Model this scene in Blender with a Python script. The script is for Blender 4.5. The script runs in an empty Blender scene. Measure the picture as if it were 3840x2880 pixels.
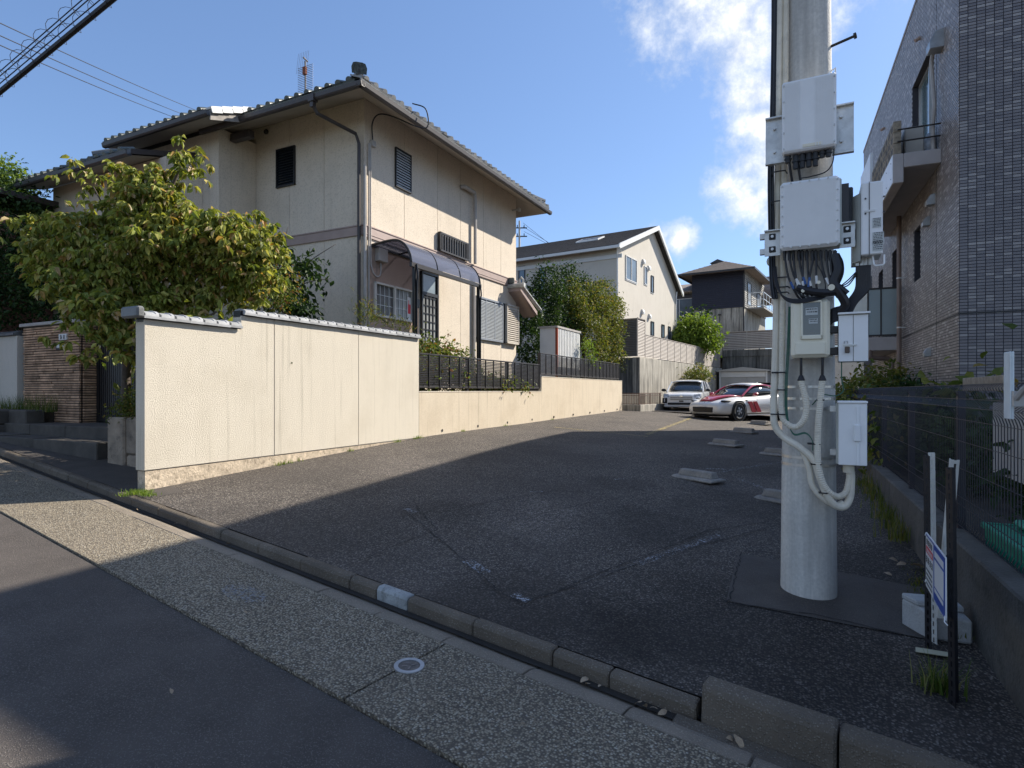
import bpy, bmesh, math, random
import numpy as np
from mathutils import Vector, Matrix, noise
R=math.radians
random.seed(7); np.random.seed(7)
sc=bpy.context.scene
COL=sc.collection
# ------------------------------------------------------------------ camera, sky, sun, exposure
cam=bpy.data.objects.new('camera',bpy.data.cameras.new('camera')); COL.objects.link(cam)
cam.location=(0,0,1.5); cam.rotation_euler=(R(90),0,0)
cam.data.sensor_width=36; cam.data.lens=36*2220/3840
cam.data.shift_y=26/3840; cam.data.clip_start=.05; cam.data.clip_end=3000
sc.camera=cam
sc.render.resolution_x=1024; sc.render.resolution_y=768
sc.view_settings.view_transform='Standard'; sc.view_settings.look='None'
sc.view_settings.exposure=.88; sc.view_settings.gamma=1; sc.view_settings.use_curve_mapping=False
SAZ,SEL=62.0,37.6
SUN=Vector((math.sin(R(SAZ))*math.cos(R(SEL)),math.cos(R(SAZ))*math.cos(R(SEL)),math.sin(R(SEL))))
sl=bpy.data.lights.new('sun','SUN'); sl.energy=4.5; sl.angle=R(.55); sl.color=(1,.93,.82)
so=bpy.data.objects.new('sun',sl); COL.objects.link(so)
so.rotation_euler=SUN.to_track_quat('Z','Y').to_euler(); so.location=(20,10,30)

class NT:
    def __init__(s,tree): s.t=tree; s.n=tree.nodes; s.l=tree.links
    def node(s,typ,ins=None,**kw):
        nd=s.n.new(typ)
        for k,v in kw.items(): setattr(nd,k,v)
        if ins:
            for k,v in ins.items(): s.put(nd.inputs[k],v)
        return nd
    def put(s,sock,v):
        if isinstance(v,bpy.types.NodeSocket): s.l.new(v,sock)
        else:
            if isinstance(v,(tuple,list)) and len(v)==3 and sock.type=='RGBA': v=(*v,1)
            sock.default_value=v
    def math(s,op,a,b=0,c=None,clamp=False):
        nd=s.n.new('ShaderNodeMath'); nd.operation=op; nd.use_clamp=clamp
        s.put(nd.inputs[0],a); s.put(nd.inputs[1],b)
        if c is not None: s.put(nd.inputs[2],c)
        return nd.outputs[0]
    def mix(s,f,a,b,mode='MIX'):
        nd=s.n.new('ShaderNodeMix'); nd.data_type='RGBA'; nd.blend_type=mode; nd.clamp_factor=True
        s.put(nd.inputs['Factor'],f); s.put(nd.inputs['A'],a); s.put(nd.inputs['B'],b)
        return nd.outputs['Result']
    def noise(s,vec,scale,detail=3,rough=.55,out=0):
        nd=s.node('ShaderNodeTexNoise',{'Scale':scale,'Detail':detail,'Roughness':rough})
        if vec is not None: s.put(nd.inputs['Vector'],vec)
        return nd.outputs[out]
    def ramp(s,fac,stops):
        nd=s.n.new('ShaderNodeValToRGB'); s.put(nd.inputs[0],fac); el=nd.color_ramp.elements
        while len(el)<len(stops): el.new(.5)
        for e,(p,c) in zip(el,stops):
            e.position=p; e.color=(*c,1) if not isinstance(c,(int,float)) else (c,c,c,1)
        return nd.outputs[0]
    def map(s,v,a,b,c=0,d=1):
        nd=s.node('ShaderNodeMapRange',{0:v,1:a,2:b,3:c,4:d}); nd.clamp=True
        return nd.outputs[0]
    def scale(s,vec,sc_):
        nd=s.n.new('ShaderNodeMapping'); s.put(nd.inputs[0],vec); nd.inputs['Scale'].default_value=sc_
        return nd.outputs[0]

w=bpy.data.worlds.new('World'); sc.world=w; w.use_nodes=True
T=NT(w.node_tree); T.n.clear()
sky=T.node('ShaderNodeTexSky'); sky.sky_type='NISHITA'; sky.sun_disc=False
sky.sun_elevation=R(SEL); sky.sun_rotation=R(SAZ); sky.air_density=1.0; sky.dust_density=.35; sky.ozone_density=2.2; sky.altitude=50
tc=T.node('ShaderNodeTexCoord').outputs['Generated']
def sdir(px,py):
    return Vector(((px-1920)/2220,1,(1466-py)/2220)).normalized()
dens=None
blobs=[(2480,-60,.09,.6),(2620,-20,.12,1.0),(2740,80,.10,1.15),(2790,200,.085,1.25),(2830,330,.075,1.2),(2850,470,.075,1.2),(2850,600,.07,1.2),(2790,720,.06,1.15),(2860,740,.06,1.1),(2730,690,.045,.9),(2480,895,.035,1.25),(2540,905,.040,1.35),(3010,-300,.16,1.1),(2880,1290,.05,.7),(2830,1180,.035,.6),(3300,1300,.12,.6),(-1500,900,.25,.8),(-2400,500,.3,.7),(5200,300,.35,.8),(2455,915,.03,.9),(2590,915,.022,.9)]
for px,py,r,s_ in blobs:
    d=sdir(px,py)
    vm=T.node('ShaderNodeVectorMath',{0:tc,1:d},operation='DISTANCE').outputs['Value']
    m=T.map(vm,r*1.15,r*.1,0,s_)
    dens=m if dens is None else T.math('MAXIMUM',dens,m)
# unseen clouds added overhead and behind the camera to brighten and whiten shade
n1=T.noise(tc,7.5,9,.66); n2=T.noise(tc,22,6,.65)
back=T.map(T.noise(T.scale(tc,(1,1,2.2)),2.1,4,.55),.44,.66,0,1.1)
sepd=T.node('ShaderNodeSeparateXYZ',{0:tc})
back=T.math('MULTIPLY',back,T.map(sepd.outputs[1],.15,-.25,0,1))
dens=T.math('MAXIMUM',dens,back)
fld=T.math('ADD',T.math('MULTIPLY',T.math('SUBTRACT',n1,.5),2.6),T.math('MULTIPLY',T.math('SUBTRACT',n2,.5),1.3))
cl=T.math('ADD',dens,T.math('MULTIPLY',fld,T.map(dens,0,.25,0,1)))
mask=T.map(cl,.22,1.25,0,1); mask=T.math('POWER',mask,1.1)
shade=T.mix(T.map(T.math('ADD',n2,T.math('MULTIPLY',cl,.35)),.55,1.05,0,1),(3.3,3.6,4.1),(5.6,5.7,5.8))
gm=T.node('ShaderNodeGamma',{'Color':sky.outputs[0],'Gamma':.72}).outputs[0]
skyc=T.mix(1.0,gm,(.84,1.02,1.31),'MULTIPLY')
colr=T.mix(mask,skyc,shade)
bg=T.node('ShaderNodeBackground',{'Color':colr,'Strength':.118})
T.l.new(bg.outputs[0],T.node('ShaderNodeOutputWorld').inputs[0])

# ------------------------------------------------------------------ frames (x right, y depth, z up; az clockwise from the view axis)
class Frame:
    def __init__(s,O,az,k=1):
        s.k=k; s.O=O; s.az=az; a=R(az); s.d=(math.sin(a),math.cos(a)); s.n=(s.d[1],-s.d[0])
    def w(s,x,y,z=0): return Vector((s.O[0]+s.k*(x*s.n[0]+y*s.d[0]), s.O[1]+s.k*(x*s.n[1]+y*s.d[1]), 1.5+(z-1.5)*s.k))
    def inv(s,X,Y):
        X-=s.O[0]; Y-=s.O[1]; return X*s.n[0]+Y*s.n[1], X*s.d[0]+Y*s.d[1]
    def ony(s,px,py,y):      # point of the sight line on the plane y=const -> (x,z)
        k=(px-1920)/2220; X0=s.O[0]+y*s.d[0]; Y0=s.O[1]+y*s.d[1]
        x=(k*Y0-X0)/(s.n[0]-k*s.n[1]); Y=Y0+x*s.n[1]; return x,1.5+(1466-py)/2220*Y
    def onx(s,px,py,x):
        k=(px-1920)/2220; X0=s.O[0]+x*s.n[0]; Y0=s.O[1]+x*s.n[1]
        y=(k*Y0-X0)/(s.d[0]-k*s.d[1]); Y=Y0+y*s.d[1]; return y,1.5+(1466-py)/2220*Y
LOT=Frame((-4.25,6.84),26.8)      # x=0 is the face of the garden wall, y runs up the car park
BLD=Frame((6.95,9.2),24.4)        # tiled block: x=0 its long face, y=0 its street face
RET=Frame((5.925,27.5),32.5,1.146)       # concrete retaining wall and the houses above it
ST=Frame((.23,3.43),34.9)         # street: y=0 the front top edge of the kerb
WORLD=Frame((0,0),0)
def zlot(y,x):
    s=.345+.045*y if y<4.4 else (.543+.0102*(y-6.4) + .045*0 + .0 if False else None)
    if s is None:
        t=min(1,max(0,(y-4.4)/2.4)); 
        # smooth change of gradient between y=4.4 and 6.8
        s=.345+.045*4.4 + (.045*(min(y,6.8)-4.4) - (.045-.0075)*((min(y,6.8)-4.4)**2)/(2*2.4)) + .0075*max(0,y-6.8)
    return s-.0555*x-.025*max(0,y-19.5)
def zst(x,y=0): return -.008-.062*x+.02*max(0,y)

# ------------------------------------------------------------------ mesh builder and tagging
class MB:
    def __init__(s): s.v=[]; s.f=[]; s.attr=None
    def add(s,vs,fs):
        n=len(s.v); s.v+= [tuple(p) for p in vs]; s.f+=[tuple(i+n for i in f) for f in fs]; return s
    def box(s,x0,x1,y0,y1,z0,z1):
        return s.hexa([(x0,y0,z0),(x1,y0,z0),(x1,y1,z0),(x0,y1,z0),(x0,y0,z1),(x1,y0,z1),(x1,y1,z1),(x0,y1,z1)])
    def hexa(s,p): return s.add(p,[(0,3,2,1),(4,5,6,7),(0,1,5,4),(1,2,6,5),(2,3,7,6),(3,0,4,7)])
    def obox(s,c,h,M=None,rz=0):
        M=M or Matrix.Rotation(rz,3,'Z'); c=Vector(c)
        return s.hexa([c+M@Vector((a*h[0],b*h[1],d*h[2])) for d in(-1,1) for a,b in((-1,-1),(1,-1),(1,1),(-1,1))])
    def quad(s,*p): return s.add(p,[tuple(range(len(p)))])
    def prism(s,pts,ax,a0,a1):
        # pts 2D outline; ax axis of extrusion
        def P(u,v,a): return {'x':(a,u,v),'y':(u,a,v),'z':(u,v,a)}[ax]
        n=len(pts); vs=[P(u,v,a0) for u,v in pts]+[P(u,v,a1) for u,v in pts]
        fs=[tuple(range(n))[::-1],tuple(range(n,2*n))]+[(i,(i+1)%n,n+(i+1)%n,n+i) for i in range(n)]
        return s.add(vs,fs)
    def cyl(s,a,b,r0,r1=None,seg=16,cap=True):
        a=Vector(a); b=Vector(b); r1=r0 if r1 is None else r1
        d=(b-a).normalized(); q=d.to_track_quat('Z','Y').to_matrix()
        vs=[a+q@Vector((math.cos(t)*r0,math.sin(t)*r0,0)) for t in [2*math.pi*i/seg for i in range(seg)]]
        vs+=[b+q@Vector((math.cos(t)*r1,math.sin(t)*r1,0)) for t in [2*math.pi*i/seg for i in range(seg)]]
        fs=[(i,(i+1)%seg,seg+(i+1)%seg,seg+i) for i in range(seg)]
        if cap: fs+=[tuple(range(seg))[::-1],tuple(range(seg,2*seg))]
        return s.add(vs,fs)
    def tube(s,pts,r,seg=8,rib=0,period=.012):
        pts=[Vector(p) for p in pts]
        if rib:
            q=[pts[0]]
            for a,b in zip(pts,pts[1:]):
                k=max(1,int((b-a).length/(period/2)))
                for i in range(1,k+1): q.append(a.lerp(b,i/k))
            pts=q
        n=len(pts); up=Vector((0,0,1)); vs=[]; fs=[]
        t0=(pts[1]-pts[0]).normalized(); x=t0.orthogonal().normalized()
        for i,p in enumerate(pts):
            t=(pts[min(i+1,n-1)]-pts[max(i-1,0)])
            t=t.normalized() if t.length>1e-9 else t0
            x=(x-t*x.dot(t)); x=x.normalized() if x.length>1e-6 else t.orthogonal().normalized()
            y=t.cross(x); rr=r*(1-(rib if i%2 else 0)) if not callable(r) else r(i/(n-1))
            for k in range(seg):
                a=2*math.pi*k/seg; vs.append(p+x*math.cos(a)*rr+y*math.sin(a)*rr)
        for i in range(n-1):
            for k in range(seg):
                fs.append((i*seg+k,i*seg+(k+1)%seg,(i+1)*seg+(k+1)%seg,(i+1)*seg+k))
        fs+=[tuple(range(seg))[::-1],tuple(range((n-1)*seg,n*seg))]
        return s.add(vs,fs)
    def ball(s,c,r,nu=10,nv=6):
        r=(r,r,r) if isinstance(r,(int,float)) else r; vs=[];fs=[]
        for j in range(nv+1):
            th=math.pi*j/nv
            for i in range(nu):
                a=2*math.pi*i/nu; vs.append((c[0]+r[0]*math.sin(th)*math.cos(a),c[1]+r[1]*math.sin(th)*math.sin(a),c[2]+r[2]*math.cos(th)))
        for j in range(nv):
            for i in range(nu): fs.append((j*nu+i,(j+1)*nu+i,(j+1)*nu+(i+1)%nu,j*nu+(i+1)%nu))
        return s.add(vs,fs)
    def mesh(s,name,base=(0,0,0),smooth=False):
        me=bpy.data.meshes.new(name); b=base
        me.from_pydata([(p[0]-b[0],p[1]-b[1],p[2]-b[2]) for p in s.v],[],s.f); me.update()
        if smooth: me.shade_smooth()
        if s.attr is not None:
            a=me.attributes.new('rnd','FLOAT','FACE'); a.data.foreach_set('value',s.attr)
        return me
def spline(pts,n=8):
    P=[Vector(p) for p in pts]; P=[2*P[0]-P[1]]+P+[2*P[-1]-P[-2]]; out=[]
    for i in range(1,len(P)-2):
        for k in range(n):
            t=k/n; a,b,c,d=P[i-1:i+3]
            out.append(.5*((2*b)+(-a+c)*t+(2*a-5*b+4*c-d)*t*t+(-a+3*b-3*c+d)*t**3))
    out.append(P[-2]); return out
INFO={}
def thing(name,label,cat,fr,base,group=None,rz=0):
    o=bpy.data.objects.new(name,None); COL.objects.link(o); o.empty_display_size=.2
    o.location=fr.w(*base); o.rotation_euler=(0,0,-R(fr.az)+rz)
    o.scale=(fr.k,)*3
    o['label']=label; o['category']=cat
    if group: o['group']=group
    INFO[o.name]=base; return o
def finish(o,mat,bevel,kind,autosm):
    if mat is not None: o.data.materials.append(mat)
    if bevel:
        m=o.modifiers.new('bevel','BEVEL'); m.width=bevel; m.segments=1; m.limit_method='ANGLE'; m.angle_limit=R(40)
    if kind: o['kind']=kind
def part(t,name,mb,mat,label=None,under=None,smooth=False,bevel=0,kind=None):
    me=mb.mesh(name,INFO[t.name],smooth); o=bpy.data.objects.new(name,me); COL.objects.link(o)
    o.parent=under or t; finish(o,mat,bevel,kind,0)
    if label: o['label']=label
    return o
def single(name,label,cat,fr,base,mb,mat,group=None,smooth=False,bevel=0,kind=None):
    me=mb.mesh(name,base,smooth); o=bpy.data.objects.new(name,me); COL.objects.link(o)
    o.location=fr.w(*base); o.rotation_euler=(0,0,-R(fr.az)); o.scale=(fr.k,)*3; finish(o,mat,bevel,kind,0)
    if label: o['label']=label
    if cat: o['category']=cat
    if group: o['group']=group
    INFO[o.name]=base
    return o
def struct(name,fr,mb,mat,base=(0,0,0),smooth=False,bevel=0):
    return single(name,None,None,fr,base,mb,mat,kind='structure',smooth=smooth,bevel=bevel)
def piece(parent,name,me,mat,loc=(0,0,0),rot=(0,0,0),label=None):
    o=bpy.data.objects.new(name,me); COL.objects.link(o); o.parent=parent; o.location=loc; o.rotation_euler=rot
    if mat is not None and len(me.materials)==0: me.materials.append(mat)
    if label: o['label']=label
    return o
def copy_tree(o,parent=None):
    c=o.copy(); COL.objects.link(c)
    if parent: c.parent=parent
    for ch in list(o.children): copy_tree(ch,c)
    if o.name in INFO: INFO[c.name]=INFO[o.name]
    return c

# ------------------------------------------------------------------ materials
MATS={}
def newmat(name):
    m=bpy.data.materials.new(name); m.use_nodes=True; t=NT(m.node_tree); b=m.node_tree.nodes['Principled BSDF']; MATS[name]=m
    return m,t,b
def vari(c,k): return tuple(max(0,min(1,x*k)) for x in c)
def mat(name,c,rough=.7,var=.15,sc_=3,bump=0,bs=60,metal=0,spec=.5,dirt=0,dirtc=(.05,.045,.04),streak=0,coat=0,fine=0,objrnd=0):
    m,t,b=newmat(name); co=t.node('ShaderNodeTexCoord').outputs['Object']
    f=t.noise(co,sc_,4,.6)
    col=t.mix(t.map(f,.3,.7),vari(c,1-var),vari(c,1+var))
    if fine: col=t.mix(t.map(t.noise(co,fine,2),.35,.65,0,.35),col,vari(c,.6))
    if dirt: col=t.mix(t.map(t.noise(co,sc_*2.3,6,.7),.52,.72,0,dirt),col,dirtc)
    if streak:
        s1=t.noise(t.scale(co,(7,7,.35)),1.2,5,.65); s2=t.noise(t.scale(co,(22,22,1.0)),1.0,4,.6)
        col=t.mix(t.map(t.math('MULTIPLY',s1,T2(s2,t)),.22,.40,0,streak),col,dirtc)
    if objrnd:
        r_=t.node('ShaderNodeObjectInfo').outputs['Random']
        col=t.mix(1,col,t.ramp(r_,[(0,1-objrnd),(1,1.0)]),'MULTIPLY')
    t.put(b.inputs['Base Color'],col); b.inputs['Roughness'].default_value=rough
    b.inputs['Metallic'].default_value=metal; b.inputs['Specular IOR Level'].default_value=spec
    if coat: b.inputs['Coat Weight'].default_value=coat; b.inputs['Coat Roughness'].default_value=.03
    if bump:
        bn=t.node('ShaderNodeBump',{'Strength':min(1,bump),'Distance':.01*max(1,bump),'Height':t.noise(co,bs,4,.6)})
        t.put(b.inputs['Normal'],bn.outputs[0])
    return m
def T2(s2,t): return t.math('ADD',t.math('MULTIPLY',s2,.5),.35)
def stone_mix(name,base,stones,scale,amount,patch=(1,.7,.5),stain=.5,rough=.85,crack=0,lighten=None,spots=()):
    """bitumen or cement with visible stones"""
    m,t,b=newmat(name); co=t.node('ShaderNodeTexCoord').outputs['Object']
    vo=t.node('ShaderNodeTexVoronoi',{'Vector':co,'Scale':scale,'Randomness':1.0}); 
    rnd=t.node('ShaderNodeSeparateColor',{0:vo.outputs['Color']})
    wob=t.noise(co,scale*2.2,2)
    edge=t.math('ADD',vo.outputs['Distance'],t.math('MULTIPLY',wob,.35))
    inn=t.map(edge,.85,.48,0,.72)
    on=t.math('MULTIPLY',inn,t.map(rnd.outputs[0],1-amount,1-amount+.12,0,1))
    sc_col=t.ramp(rnd.outputs[1],stones)
    big=t.noise(co,.55,4,.55); mid=t.noise(co,3.1,4,.6)
    bcol=t.mix(t.map(mid,.3,.7,0,1),vari(base,.75),vari(base,1.25))
    col=t.mix(on,bcol,sc_col)
    col=t.mix(t.map(big,.42,.66,0,stain),col,vari(base,patch[1]))
    fine=t.noise(co,scale*3.5,2)
    col=t.mix(t.map(fine,.4,.75,0,.35),col,vari(base,1.7))
    if lighten:
        col=t.mix(t.map(t.noise(co,.35,2),.5,.75,0,lighten),col,vari(base,2.4))
    for (x,y,r,k) in spots:     # darker patches (k<1) or dusty worn areas (k>1), with ragged outlines
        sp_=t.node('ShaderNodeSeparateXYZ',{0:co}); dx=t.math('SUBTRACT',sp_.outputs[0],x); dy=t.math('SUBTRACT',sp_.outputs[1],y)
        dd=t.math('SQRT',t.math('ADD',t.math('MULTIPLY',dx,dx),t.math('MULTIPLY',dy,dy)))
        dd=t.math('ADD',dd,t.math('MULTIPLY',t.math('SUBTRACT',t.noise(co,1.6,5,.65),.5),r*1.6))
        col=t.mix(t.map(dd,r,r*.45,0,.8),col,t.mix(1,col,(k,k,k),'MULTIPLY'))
    t.put(b.inputs['Base Color'],col); b.inputs['Roughness'].default_value=rough; b.inputs['Specular IOR Level'].default_value=.3
    bn=t.node('ShaderNodeBump',{'Strength':.9,'Distance':.008,'Height':t.math('ADD',on,t.math('MULTIPLY',fine,.5))})
    t.put(b.inputs['Normal'],bn.outputs[0]); return m
def stucco(name,c,dark,scale=55,amt=.5,bump=.7,blotch=.25,streak=0):
    m,t,b=newmat(name); co=t.node('ShaderNodeTexCoord').outputs['Object']
    f=t.noise(co,scale,5,.7); g=t.noise(co,1.3,5,.6); h=t.noise(t.scale(co,(2.5,2.5,.5)),2.0,4)
    col=t.mix(t.map(f,.50,.66,0,amt),c,dark)
    col=t.mix(t.map(g,.5,.75,0,blotch),col,vari(dark,1.0))
    col=t.mix(t.map(h,.5,.75,0,blotch*.8),col,vari(c,.78))
    if streak:
        s1=t.noise(t.scale(co,(9,9,.25)),1.3,5,.65)
        col=t.mix(t.map(s1,.56,.75,0,streak),col,vari(dark,.6))
    t.put(b.inputs['Base Color'],col); b.inputs['Roughness'].default_value=.9; b.inputs['Specular IOR Level'].default_value=.2
    bn=t.node('ShaderNodeBump',{'Strength':bump,'Distance':.012,'Height':f}); t.put(b.inputs['Normal'],bn.outputs[0]); return m
def glass(name,c,rough=.06,spec=.9):
    m,t,b=newmat(name); co=t.node('ShaderNodeTexCoord').outputs['Object']
    t.put(b.inputs['Base Color'],t.mix(t.map(t.noise(co,1.2,3),.35,.7),vari(c,.7),vari(c,1.3)))
    b.inputs['Roughness'].default_value=rough; b.inputs['Specular IOR Level'].default_value=spec
    bn=t.node('ShaderNodeBump',{'Strength':.05,'Distance':.01,'Height':t.noise(co,2.5,2)}); t.put(b.inputs['Normal'],bn.outputs[0]); return m
def leafmat(name,stops,trans=.35,rough=.45,spec=.4):
    m,t,b=newmat(name)
    a=t.node('ShaderNodeAttribute',attribute_name='rnd').outputs['Fac']
    col=t.ramp(a,stops); co=t.node('ShaderNodeTexCoord').outputs['Object']
    col=t.mix(t.map(t.noise(co,2.2,3),.35,.7,0,.45),col,vari(stops[len(stops)//2][1],.55))
    t.put(b.inputs['Base Color'],col); b.inputs['Roughness'].default_value=max(rough,.55); b.inputs['Specular IOR Level'].default_value=spec*.45
    tr=t.node('ShaderNodeBsdfTranslucent',{'Color':t.mix(1,col,(1.5,1.5,.6),'MULTIPLY')})
    mx=t.node('ShaderNodeMixShader',{0:trans,1:b.outputs[0],2:tr.outputs[0]})
    t.l.new(mx.outputs[0],m.node_tree.nodes['Material Output'].inputs[0]); return m
M_wallc=stucco('cream_stucco',(.67,.605,.495),(.46,.40,.30),75,.55,.8,.30,.5)
M_housec=stucco('house_stucco',(.70,.61,.495),(.42,.36,.28),34,.6,.5,.30,.2)
M_pink=stucco('pink_stucco',(.42,.31,.25),(.30,.21,.16),60,.5,.5,.2)
M_band=mat('band_paint',(.36,.27,.235),.6,.08,4,.2,90)
M_plinth=mat('rough_plinth',(.55,.45,.33),.95,.3,8,1,40,dirt=.9,dirtc=(.11,.085,.055),fine=35)
M_lowc=stucco('low_wall_stucco',(.64,.55,.42),(.40,.32,.22),60,.5,.6,.35,.55)
M_dark=mat('dark_metal',(.035,.032,.032),.4,.2,4,.1,80,.3)
M_gut=mat('brown_gutter',(.055,.045,.042),.45,.15,3)
M_soff=mat('soffit_board',(.40,.35,.29),.8,.1,2)
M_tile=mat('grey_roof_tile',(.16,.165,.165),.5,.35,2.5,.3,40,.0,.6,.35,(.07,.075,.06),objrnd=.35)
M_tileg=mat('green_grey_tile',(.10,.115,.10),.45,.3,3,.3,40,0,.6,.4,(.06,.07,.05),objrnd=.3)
M_capt=mat('cap_tile',(.40,.405,.41),.5,.2,6,.3,60,0,.5,.5,(.14,.14,.13),objrnd=.3)
M_alu=mat('aluminium_frame',(.55,.55,.54),.35,.06,4,0,60,.6)
M_blackf=mat('black_frame',(.012,.012,.013),.4,.1)
M_glassd=glass('dark_glass',(.02,.025,.03))
M_glassl=glass('pale_glass',(.20,.23,.24),.12)
M_louv=mat('louver_slat',(.45,.47,.48),.3,.1,8,0,60,0,.8)
M_pipe=mat('pale_pipe',(.40,.37,.34),.55,.12,5)
M_white=mat('white_paint',(.70,.70,.68),.5,.05,3)
M_black=mat('black_rubber',(.014,.014,.015),.55,.2,8)
M_soil=mat('garden_soil',(.06,.048,.035),.95,.4,3,.8,30)
M_asph=stone_mix('street_asphalt',(.088,.075,.066),[(0,(.16,.14,.12)),(1,(.36,.32,.28))],150,.45,(1,.8),.35)
M_agg=stone_mix('exposed_aggregate',(.105,.087,.066),[(0,(.36,.29,.195)),(.4,(.54,.45,.31)),(.8,(.70,.61,.44)),(1,(.80,.74,.61))],80,.93,(1,1.5),.25)
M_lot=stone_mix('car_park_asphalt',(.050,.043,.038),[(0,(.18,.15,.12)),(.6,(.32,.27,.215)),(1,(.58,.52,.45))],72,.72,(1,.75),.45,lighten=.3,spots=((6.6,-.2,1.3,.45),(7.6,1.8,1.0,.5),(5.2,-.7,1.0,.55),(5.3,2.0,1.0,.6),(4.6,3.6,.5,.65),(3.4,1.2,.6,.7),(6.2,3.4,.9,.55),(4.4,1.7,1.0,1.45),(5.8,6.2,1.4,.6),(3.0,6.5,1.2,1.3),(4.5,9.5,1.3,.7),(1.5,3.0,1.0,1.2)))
M_gutc=stone_mix('gutter_concrete',(.26,.215,.165),[(0,(.30,.26,.20)),(1,(.52,.46,.37))],130,.6,(1,.6),.4)
M_kerb=stone_mix('kerb_concrete',(.15,.122,.092),[(0,(.20,.165,.125)),(1,(.40,.35,.28))],110,.5,(1,.4),.7)
M_patch=stone_mix('slab_asphalt',(.085,.074,.065),[(0,(.12,.10,.085)),(1,(.24,.21,.18))],170,.3,(1,.9),.3)
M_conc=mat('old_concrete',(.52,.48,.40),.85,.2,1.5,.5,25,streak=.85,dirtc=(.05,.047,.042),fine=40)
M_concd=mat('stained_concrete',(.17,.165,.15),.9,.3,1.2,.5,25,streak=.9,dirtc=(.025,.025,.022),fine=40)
M_wconc=mat('worn_concrete_block',(.30,.28,.25),.9,.25,7,.8,50,dirt=.6,dirtc=(.08,.075,.07),fine=80,objrnd=.3)
M_pole=mat('pole_concrete',(.66,.63,.57),.8,.14,2.5,.35,70,streak=.55,dirtc=(.25,.24,.22),fine=45)
# ================================================================== THE GROUND
# big terrain under everything
mb=MB(); S_=400
mb.quad((-S_,-S_,-1.6),(S_,-S_,-1.6),(S_,S_,-1.6),(-S_,S_,-1.6)); struct('ground',WORLD,mb,M_soil)
# street: asphalt carriageway and the aggregate strip beside it
XL,XR=-30,14
def strip(fr,x0,x1,y0,y1,zf,nx=40,ny=4):
    mb=MB(); vs=[]
    for j in range(ny+1):
        for i in range(nx+1):
            x=x0+(x1-x0)*i/nx; y=y0+(y1-y0)*j/ny; vs.append((x,y,zf(x,y)))
    mb.add(vs,[(j*(nx+1)+i,j*(nx+1)+i+1,(j+1)*(nx+1)+i+1,(j+1)*(nx+1)+i) for j in range(ny) for i in range(nx)])
    return mb
ZR=-.07
GW=.215
AY=-1.0
struct('road',ST,strip(ST,XL,XR,-9,AY+.0,lambda x,y:zst(x)+ZR-.02+.012*(y-AY)*0,60,12),M_asph)
# aggregate strip, two slabs meeting at a recessed joint (seen crossing the small manhole) and others up and down the street
joints=[-30,-20.5,-12.0,-6.6,-.62,5.2,XR]
agg=struct('roadside_strip',ST,strip(ST,XL,XR,AY-.02,-GW+.03,lambda x,y:zst(x)+ZR-.05),M_black)
INFO[agg.name]=(0,0,0)
for a,b in zip(joints,joints[1:]):
    mb=strip(ST,a+.008,b-.008,AY+.012,-GW-.007,lambda x,y:zst(x)+ZR+.0-.006*abs(y+GW),24,3)
    # turned-down edges
    n=len(mb.v); mb2=MB(); mb2.v=mb.v; mb2.f=mb.f
    for (x,y) in ((a+.008,None),(b-.008,None)):
        p=[(x,AY+.012,zst(x)+ZR-.006*abs(AY+GW)),(x,-GW-.007,zst(x)+ZR),(x,-GW-.007,zst(x)+ZR-.04),(x,AY+.012,zst(x)+ZR-.05)]
        mb2.quad(*p)
    x0,x1=a+.008,b-.008
    mb2.quad((x0,AY+.012,zst(x0)+ZR-.006*.78),(x1,AY+.012,zst(x1)+ZR-.006*.78),(x1,AY+.012,zst(x1)+ZR-.05),(x0,AY+.012,zst(x0)+ZR-.05))
    part(agg,'concrete_slab',mb2,M_agg)
# L-shaped gutter blocks with a shallow channel
gut=struct('gutter',ST,strip(ST,XL,XR,-GW+.004,.0,lambda x,y:zst(x)+ZR-.06),M_black); INFO[gut.name]=(0,0,0)
def shear(x0,x1,prof):     # extruded cross-section following the street's slope
    n=len(prof); vs=[(x0,y,z+zst(x0)) for y,z in prof]+[(x1,y,z+zst(x1)) for y,z in prof]
    fs=[tuple(range(n)),tuple(range(2*n-1,n-1,-1))]+[(i,n+i,n+(i+1)%n,(i+1)%n) for i in range(n)]
    return MB().add(vs,fs)
x=-18.0-.06; k=0
rr=random.Random(3)
while x<8:
    L=.597
    j=rr.uniform(-.004,.004)
    prof=[(-GW,ZR-.002+j),(-.14,ZR-.003+j),(-.10,ZR-.012+j),(-.06,ZR-.028),(-.02,ZR-.034),(.0,ZR-.028),(.0,ZR-.08),(-GW,ZR-.08)]
    part(gut,'gutter_block',shear(x+.004,x+L-.004,prof),M_gutc,bevel=.004); x+=.6
# dark strip laid along the channel next to the kerb
mb=MB(); N=240; rq=random.Random(5); L0=[];L1=[]
for i in range(N+1):
    x=-16+22*i/N; L0.append((x,-.058+.010*noise.noise(Vector((x*2.2,0,0))),zst(x)+ZR-.0145)); L1.append((x,-.002,zst(x)+ZR-.016))
mb.add(L0+L1,[(i,i+1,N+2+i,N+1+i) for i in range(N)])
struct('gutter_dark_strip',ST,mb,stone_mix('dark_channel',(.040,.035,.030),[(0,(.05,.045,.04)),(1,(.12,.10,.08))],120,.25,(1,.8),.3))
# kerb stones
M_kerbw=mat('whitewashed_kerb',(.34,.35,.34),.8,.3,7,.8,60,dirt=.9,dirtc=(.10,.10,.09),fine=100)
krb=struct('kerb',ST,strip(ST,XL,XR,.02,.10,lambda x,y:zst(x)-.08),M_black); INFO[krb.name]=(0,0,0)
x=-17.97
cuts=[]
while x<-1.6: cuts.append((x,x+.6)); x+=.6
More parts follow.
